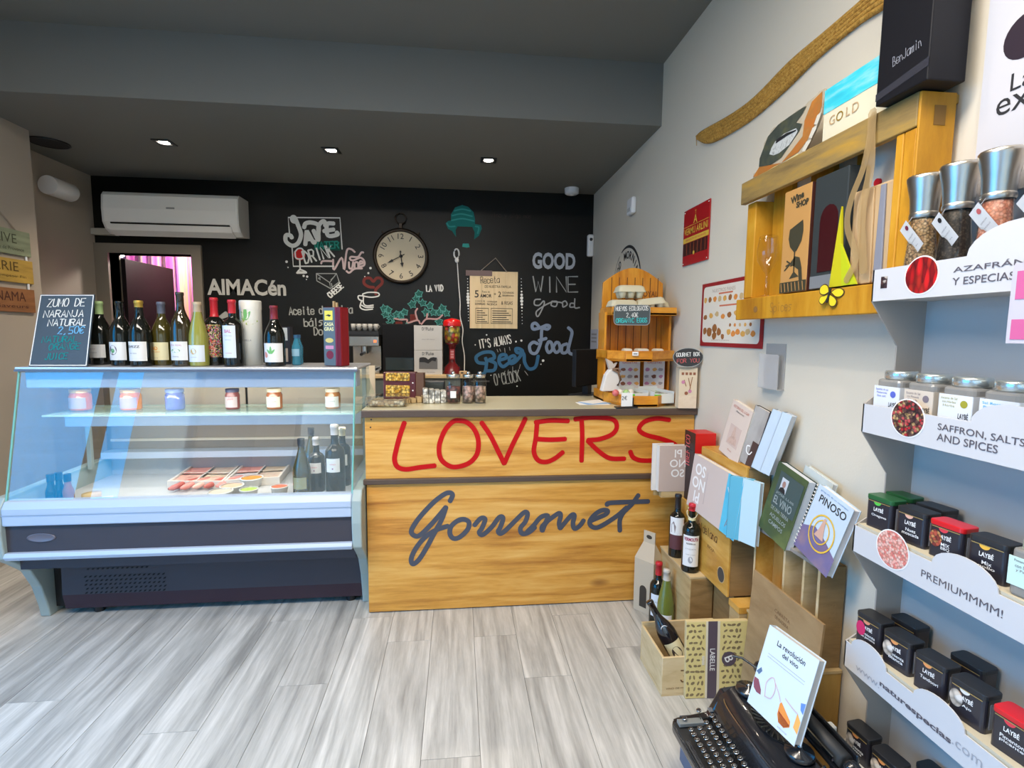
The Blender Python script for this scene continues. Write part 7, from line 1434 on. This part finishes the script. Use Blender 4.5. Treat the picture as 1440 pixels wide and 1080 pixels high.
# bottle leaning in the case
p0, p1 = Vector((.900, 1.855, .055)), None
top = at(913, 845, 'y', 1.92); dirv = (top-p0).normalized(); L_ = (top-p0).length
tc_ = Vector((-p0.x, -p0.y, 1.37-p0.z)); yy_ = -(tc_-dirv*tc_.dot(dirv)).normalized(); xx_ = yy_.cross(dirv)
q = Matrix((xx_, yy_, dirv)).transposed().to_euler()
b = bottle('black wine bottle with round seal and photo label leaning in the open wine case', p0, L_, .0385, 'burgundy', mat('black_bottle', (.008, .008, .012), .08, spec=.8, coat=.4), None, .8, None, tilt=q)
for nm, za, zb, rr_, wd, m__ in (('label', .14, .40, .0393, .075, lab_c), ):
    o = patch(MB(), rr_, za*L_, zb*L_, wd).build(nm, m__, b); o.rotation_euler = (0, 0, 0)
    e_ = MB(); e_.add([((rr_+.0006)*math.sin(x_/rr_), -(rr_+.0006)*math.cos(x_/rr_), z_) for x_, z_ in [(.02*math.cos(k*PI/10), .25*L_+.024*math.sin(k*PI/10)) for k in range(20)]], [list(range(20))]); e_.build('portrait', mat('portrait_dark', (.06, .045, .04), .6), o)
sl = MB(); sl.lathe([(.0001, 0), (.014, 0)], 18, (0, -.0285, .60*L_), R=Ry, sm=False); sl.build('neck_seal', lab_w, b); MB().lathe([(.0001, 0), (.009, 0)], 12, (0, -.029, .60*L_), R=Ry, sm=False).build('seal_print', lgi, b)
b = bottle('second bottle lying half hidden behind the chocolate box in the wine case', (1.03, 1.90, .050), .20, .035, 'rhine', mat('silver_glass', (.25, .26, .26), .15, .6), None, .8, lab_w, (.5, .6), .03, tilt=(.3, -.55, 0))
t = thing('chocolate_box', 'yellow patterned flat box with slate band leaning on the wine case', 'box', (.972, 1.728, 0.0005), rot=(-.06, 0, -.05))
lbm = mat('box_yellow', (.74, .62, .26), .5)
MB().box(-.120, .120, 0, .018, 0, .298).build('box_body', mat('box_gold_edge', (.62, .50, .26), .5), t, bev=.002)
MB().box(-.118, -.044, -.0008, 0, .003, .295).box(.010, .118, -.0008, 0, .003, .295).build('pattern_panel', lbm, t)
pat = MB(); rg5 = random.Random(9)
gm2 = mat('pattern_olive', (.24, .18, .09), .6)
for i in range(11):
    for j in range(13):
        x_ = -.112+.0195*i+(.008 if j % 2 else 0)+rg5.uniform(-.003, .003)
        if -.05 < x_ < .016 or x_ > .112: continue
        z_ = .016+.0222*j; a_ = rg5.uniform(0, PI); n_ = 6; s1, s2 = rg5.uniform(.007, .0105), rg5.uniform(.0035, .006)
        pat.add([(x_+s1*math.cos(2*PI*k/n_)*math.cos(a_)-s2*math.sin(2*PI*k/n_)*math.sin(a_), -.0014, z_+s1*math.cos(2*PI*k/n_)*math.sin(a_)+s2*math.sin(2*PI*k/n_)*math.cos(a_)) for k in range(n_)], [list(range(n_))])
o = pat.build('grape_pattern', gm2, t); o['kind'] = 'stuff'
MB().box(-.036, .000, -.0012, 0, .001, .297).build('slate_band', mat('band_slate', (.10, .075, .10), .5), t); MB().box(-.044, -.036, -.0010, 0, .001, .297).box(.0, .010, -.0010, 0, .001, .297).build('cream_edge', mat('band_cream', (.74, .68, .52), .5), t)
text('lettering', 'LABELLE', PAPER, t, frame((-.018, -.0018, .150), (0, 0, -1), (1, 0, 0)), width=.085, height=.019, bold=.01)
MB().add([(.046+.028*math.cos(2*PI*k/28), -.0020, .152+.028*math.sin(2*PI*k/28)) for k in range(28)], [list(range(28))]).build('round_emblem', mat('band_slate', (.10, .075, .10), .5), t); text('lettering', 'B', PAPER, t, frame((.046, -.0026, .152), (.35, 0, -1), (1, 0, .35)), height=.032, bold=.01)
MB().box(-.058, -.048, -.0018, -.0008, .13, .165).build('small_tag', mat('band_cream', (.74, .68, .52), .5), t)

# leaning lid, platform and typewriter
t = thing('leaning_board', 'thin brown wooden board leaning upright behind the typewriter', 'board', (1.040, 1.515, 0), rot=(0, .065, 0))
MB().box(0, .008, -.180, .180, 0, .522).build('panel', wood('lid_board', (.27, .165, .075), (.36, .235, .115), (.42, .28, .14), scale=(3, 3, 9), rnd=.03), t, bev=.001)
for s, z_, w_ in (('CARRETA', .445, .08), ('DE MADERA', .425, .07)): text('lettering', s, mat('lid_ink', (.18, .09, .04), .7), t, frame((-.0006, .0, z_), RGT, UP), width=w_, height=.011)
t = wthing('slate_platform', 'blue grey low box that carries the old typewriter', 'box', (.86, 1.22, 0)); MB().box(.712, 1.012, 1.03, 1.470, 0, .150).build('box_body', mat('platform_blue_grey', (.10, .13, .20), .5), t, bev=.003); MB().box(.708, 1.016, 1.026, 1.474, .144, .1505).build('lid', mat('platform_dark', (.04, .045, .06), .5), t, bev=.001)
tw = thing('typewriter', 'old black typewriter with round metal rimmed keys in the bottom right corner', 'typewriter', (.645, 1.235, .152), -PI/2)
tk = mat('typewriter_black', (.012, .013, .016), .22, coat=.5); nk = mat('nickel', (.45, .46, .48), .2, 1)
base = [(-.185, .0), (-.19, .06), (-.18, .34), (.18, .34), (.19, .06), (.185, .0)]
MB().extr(rrect(.372, .355, .035, 5, 0, .18), 'z', .012, .04).build('base_frame', tk, tw, bev=.006)
for s_ in (-1, 1):
    MB().extr([(.01, .04), (.12, .055), (.16, .13), (.34, .15), (.345, .04)], 'x', s_*.168-.014, s_*.168+.014).build('side_cheek', tk, tw, bev=.006)
for a in ((-.15, .04), (.15, .04), (-.15, .32), (.15, .32)): MB().cyl((a[0], a[1], 0), .014, 0, .013, 10).build('rubber_foot', BLACK, tw)
m_ = MB(); n_ = 20; P = []
for i in range(n_+1):
    x_ = -.154+.308*i/n_; c_ = math.cos((x_/.154)*1.2)
    P += [(x_, .135-.012*c_, .070), (x_, .150-.008*c_, .125), (x_, .19, .150+.006*c_), (x_, .245, .158)]
m_.add(P, [(4*i+j, 4*i+4+j, 4*i+5+j, 4*i+1+j) for i in range(n_) for j in range(3)], sm=True); m_.build('top_cover', tk, tw)
m_ = MB(); P = []
for i in range(17): a = PI+PI*i/16; P += [(.085*math.cos(a), .225+.055*math.sin(a), .1585), (.062*math.cos(a), .225+.030*math.sin(a), .135)]
m_.add(P, [(2*i, 2*i+2, 2*i+3, 2*i+1) for i in range(16)], sm=True); m_.build('type_basket', mat('basket_dark', (.05, .045, .03), .6), tw)
for i in range(13): a = PI+PI*(i+1)/14; MB().tube([(.080*math.cos(a), .225+.052*math.sin(a), .160), (.02*math.cos(a), .228+.01*math.sin(a), .150)], .0018, 5).build('type_bar', mat('type_bar_steel', (.18, .17, .14), .35, .8), tw)
for s_ in (-1, 1):
    MB().lathe([(.0001, .160), (.034, .160), (.036, .166), (.034, .174), (.008, .176), (.006, .184), (.0001, .185)], 22, (s_*.115, .215, 0)).build('ribbon_spool', tk, tw); MB().lathe([(.0001, .186), (.006, .186), (.006, .18)], 10, (s_*.115, .215, 0)).build('spool_nut', nk, tw)
RX = Matrix.Rotation(PI/2, 3, 'Y')
MB().lathe([(.0001, -.165), (.021, -.165), (.021, .165), (.0001, .165)], 22, (0, .30, .178), R=RX).build('platen_roller', mat('platen_rubber', (.02, .02, .02), .5), tw)
MB().box(-.175, .175, .275, .335, .150, .160).box(-.175, .175, .322, .330, .16, .20).build('carriage', tk, tw, bev=.003); MB().box(-.16, .16, .268, .272, .178, .190).build('paper_scale', nk, tw)
for s_ in (-1, 1): MB().lathe([(.0001, 0), (.019, 0), (.021, .006), (.019, .024), (.0001, .024)], 18, (s_*.178-(.0 if s_ > 0 else .024), .30, .178), R=RX).build('platen_knob', tk, tw)
MB().tube([(-.18, .29, .18), (-.215, .25, .20), (-.22, .22, .205)], .004, 6).build('return_lever', nk, tw); MB().tube([(.16, .25, .165), (.19, .20, .17), (.20, .17, .165)], .004, 6).build('carriage_release', nk, tw)
e = MB(); ribbon(e, smooth([(-.150, .155, .128), (-.10, .142, .127), (0, .139, .128), (.10, .142, .127), (.15, .155, .128)]), (0, -.7, .7), .003); e.build('gold_pinstripe', nk, tw)
for x_ in (-.160, .160): MB().box(x_-.009, x_+.009, .118, .150, .072, .076).build('side_plate', nk, tw, None, None)
kc = mat('key_top', (.03, .03, .032), .25); kinner = mat('key_cream', (.50, .50, .44), .4)
ring_me = MB().lathe([(.0052, .004), (.0070, .0045), (.0076, .003), (.0072, 0), (.0050, 0)], 12); cap_me = MB().lathe([(.0001, .0043), (.0054, .0040)], 12, sm=False)
rme = cme = lme = None; rows = (('QWERTYUIOP', -.090, 2), ('ASDFGHJKLÑ', -.085, 1), ('<ZXCVBNM,.', -.095, 0), ('1234567890-', -.100, 3))
LET = {}
for chars, x0_, r_ in rows:
    for i, chh in enumerate(chars):
        kx, ky, kz = x0_+.0190*i+.004, .030+.0215*r_, .072+.0115*r_
        if rme is None:
            k0 = ring_me.build('key', nk, tw, (kx, ky, kz)); k0.rotation_euler = (.25, 0, 0); rme = k0.data; c0_ = cap_me.build('key_cap', kc, k0, (0, 0, 0)); cme = c0_.data
            s0 = MB().box(-.0013, .0013, -.001, .001, -.032, 0).build('key_lever', mat('type_bar_steel', (.18, .17, .14), .35, .8), k0, (0, 0, 0)); lme = s0.data
            ko = k0
        else:
            ko = link('key', rme, tw, (kx, ky, kz), (.25, 0, 0)); link('key_cap', cme, ko); link('key_lever', lme, ko)
        text('key_letter', chh, kinner, ko, frame((0, 0, .0048), (1, 0, 0), (0, 1, 0)), height=.0052)
MB().box(-.07, .07, .004, .015, .055, .064).build('space_bar', tk, tw, bev=.003); MB().box(-.150, -.128, .012, .09, .05, .062).box(.118, .150, .012, .09, .05, .062).build('shift_plate', mat('plate_grey', (.28, .30, .30), .4, .4), tw, bev=.002)
for s_ in (-1, 1):
    for r_ in (0, 2): ko = link('key', rme, tw, (s_*.142, .034+.0215*r_, .066+.0115*r_), (.25, 0, 0)); link('key_cap', cme, ko); link('key_lever', lme, ko)
MB().box(-.155, .155, .006, .110, .040, .046).build('key_well', mat('well_dark', (.02, .02, .02), .6), tw)
# the wine book on the typewriter
A, B_, C_ = Vector((.803, 1.262, .352)), Vector((.830, 1.108, .352)), Vector((.862, 1.285, .570))
r_ = (B_-A).normalized(); u_ = (C_-A); u_ = (u_-r_*u_.dot(r_)).normalized(); n_ = r_.cross(u_)
t = thing('book', 'white wine book with tilted glasses on its cover resting on the typewriter', 'book', A); t.matrix_world = frame(A, r_, u_)
BW_, BH_ = .162, .225
MB().box(0, BW_, 0, BH_, -.0016, 0).build('front_cover', mat('cover_white_blue', (.62, .72, .82), .4), t); MB().box(.001, BW_-.003, .003, BH_-.003, -.022, -.0016).build('page_block', mat('page_block_grey', (.50, .48, .46), .7), t); MB().box(0, BW_, 0, BH_, -.0236, -.022).build('back_cover', mat('cover_white_blue', (.62, .72, .82), .4), t); MB().box(-.0016, 0, 0, BH_, -.0236, 0).build('spine', mat('spine_pale', (.55, .62, .70), .4), t)
def ct_(s, x_, y_, w_, h_, m__=INK, b=0): text('lettering', s, m__, t, frame((x_, y_, .0006), (1, 0, 0), (0, 1, 0)), width=w_, height=h_, bold=b)
ct_('La revolución', .084, .196, .092, .0145, INK, .01); ct_('del vino', .088, .177, .052, .0125, INK, .01)
for y_ in (.155, .147): MB().box(.02, .142, y_, y_+.0010, .0003, .0006).build('rule_line', lgi, t)
def gpoly(P, m__, nm): MB().add([(a, b, .0006) for a, b in P], [list(range(len(P)))]).build(nm, m__, t)
gpoly([(.0, .062), (.0, .075), (.014, .076), (.030, .056), (.033, .044), (.018, .042), (.006, .048)], mat('print_wine_red', (.25, .07, .10), .5), 'wine_picture'); gpoly([(.0, .092), (.012, .11), (.018, .102), (.010, .088)], mat('print_blue', (.10, .17, .30), .5), 'wine_picture')
gpoly([(.094, .064), (.098, .070), (.135, .044), (.137, .030), (.122, .018), (.104, .020), (.095, .036)], mat('print_orange', (.80, .28, .05), .5), 'wine_picture'); gpoly([(.096, .046), (.137, .034), (.122, .018), (.104, .020)], mat('print_red', (.55, .05, .03), .5), 'wine_picture'); gpoly([(.146, .038), (.147, .076), (.161, .062), (.161, .030)], mat('print_amber', (.85, .42, .10), .5), 'wine_picture'); gpoly([(.148, .104), (.161, .110), (.161, .082), (.152, .088)], mat('print_blue2', (.12, .25, .60), .5), 'wine_picture')
e = MB()
for P in ([(.046, .050), (.040, .085), (.056, .108), (.070, .088), (.066, .058), (.046, .050)], [(.094, .068), (.085, .082), (.066, .10)], [(.105, .085), (.13, .078), (.15, .075)]): ribbon(e, smooth([(a, b, .0007) for a, b in P]), (0, 0, 1), .0022)
e.build('glass_outline', mat('print_rose', (.62, .42, .48), .5), t)
ct_('editorial', .12, .010, .03, .005, lgi)
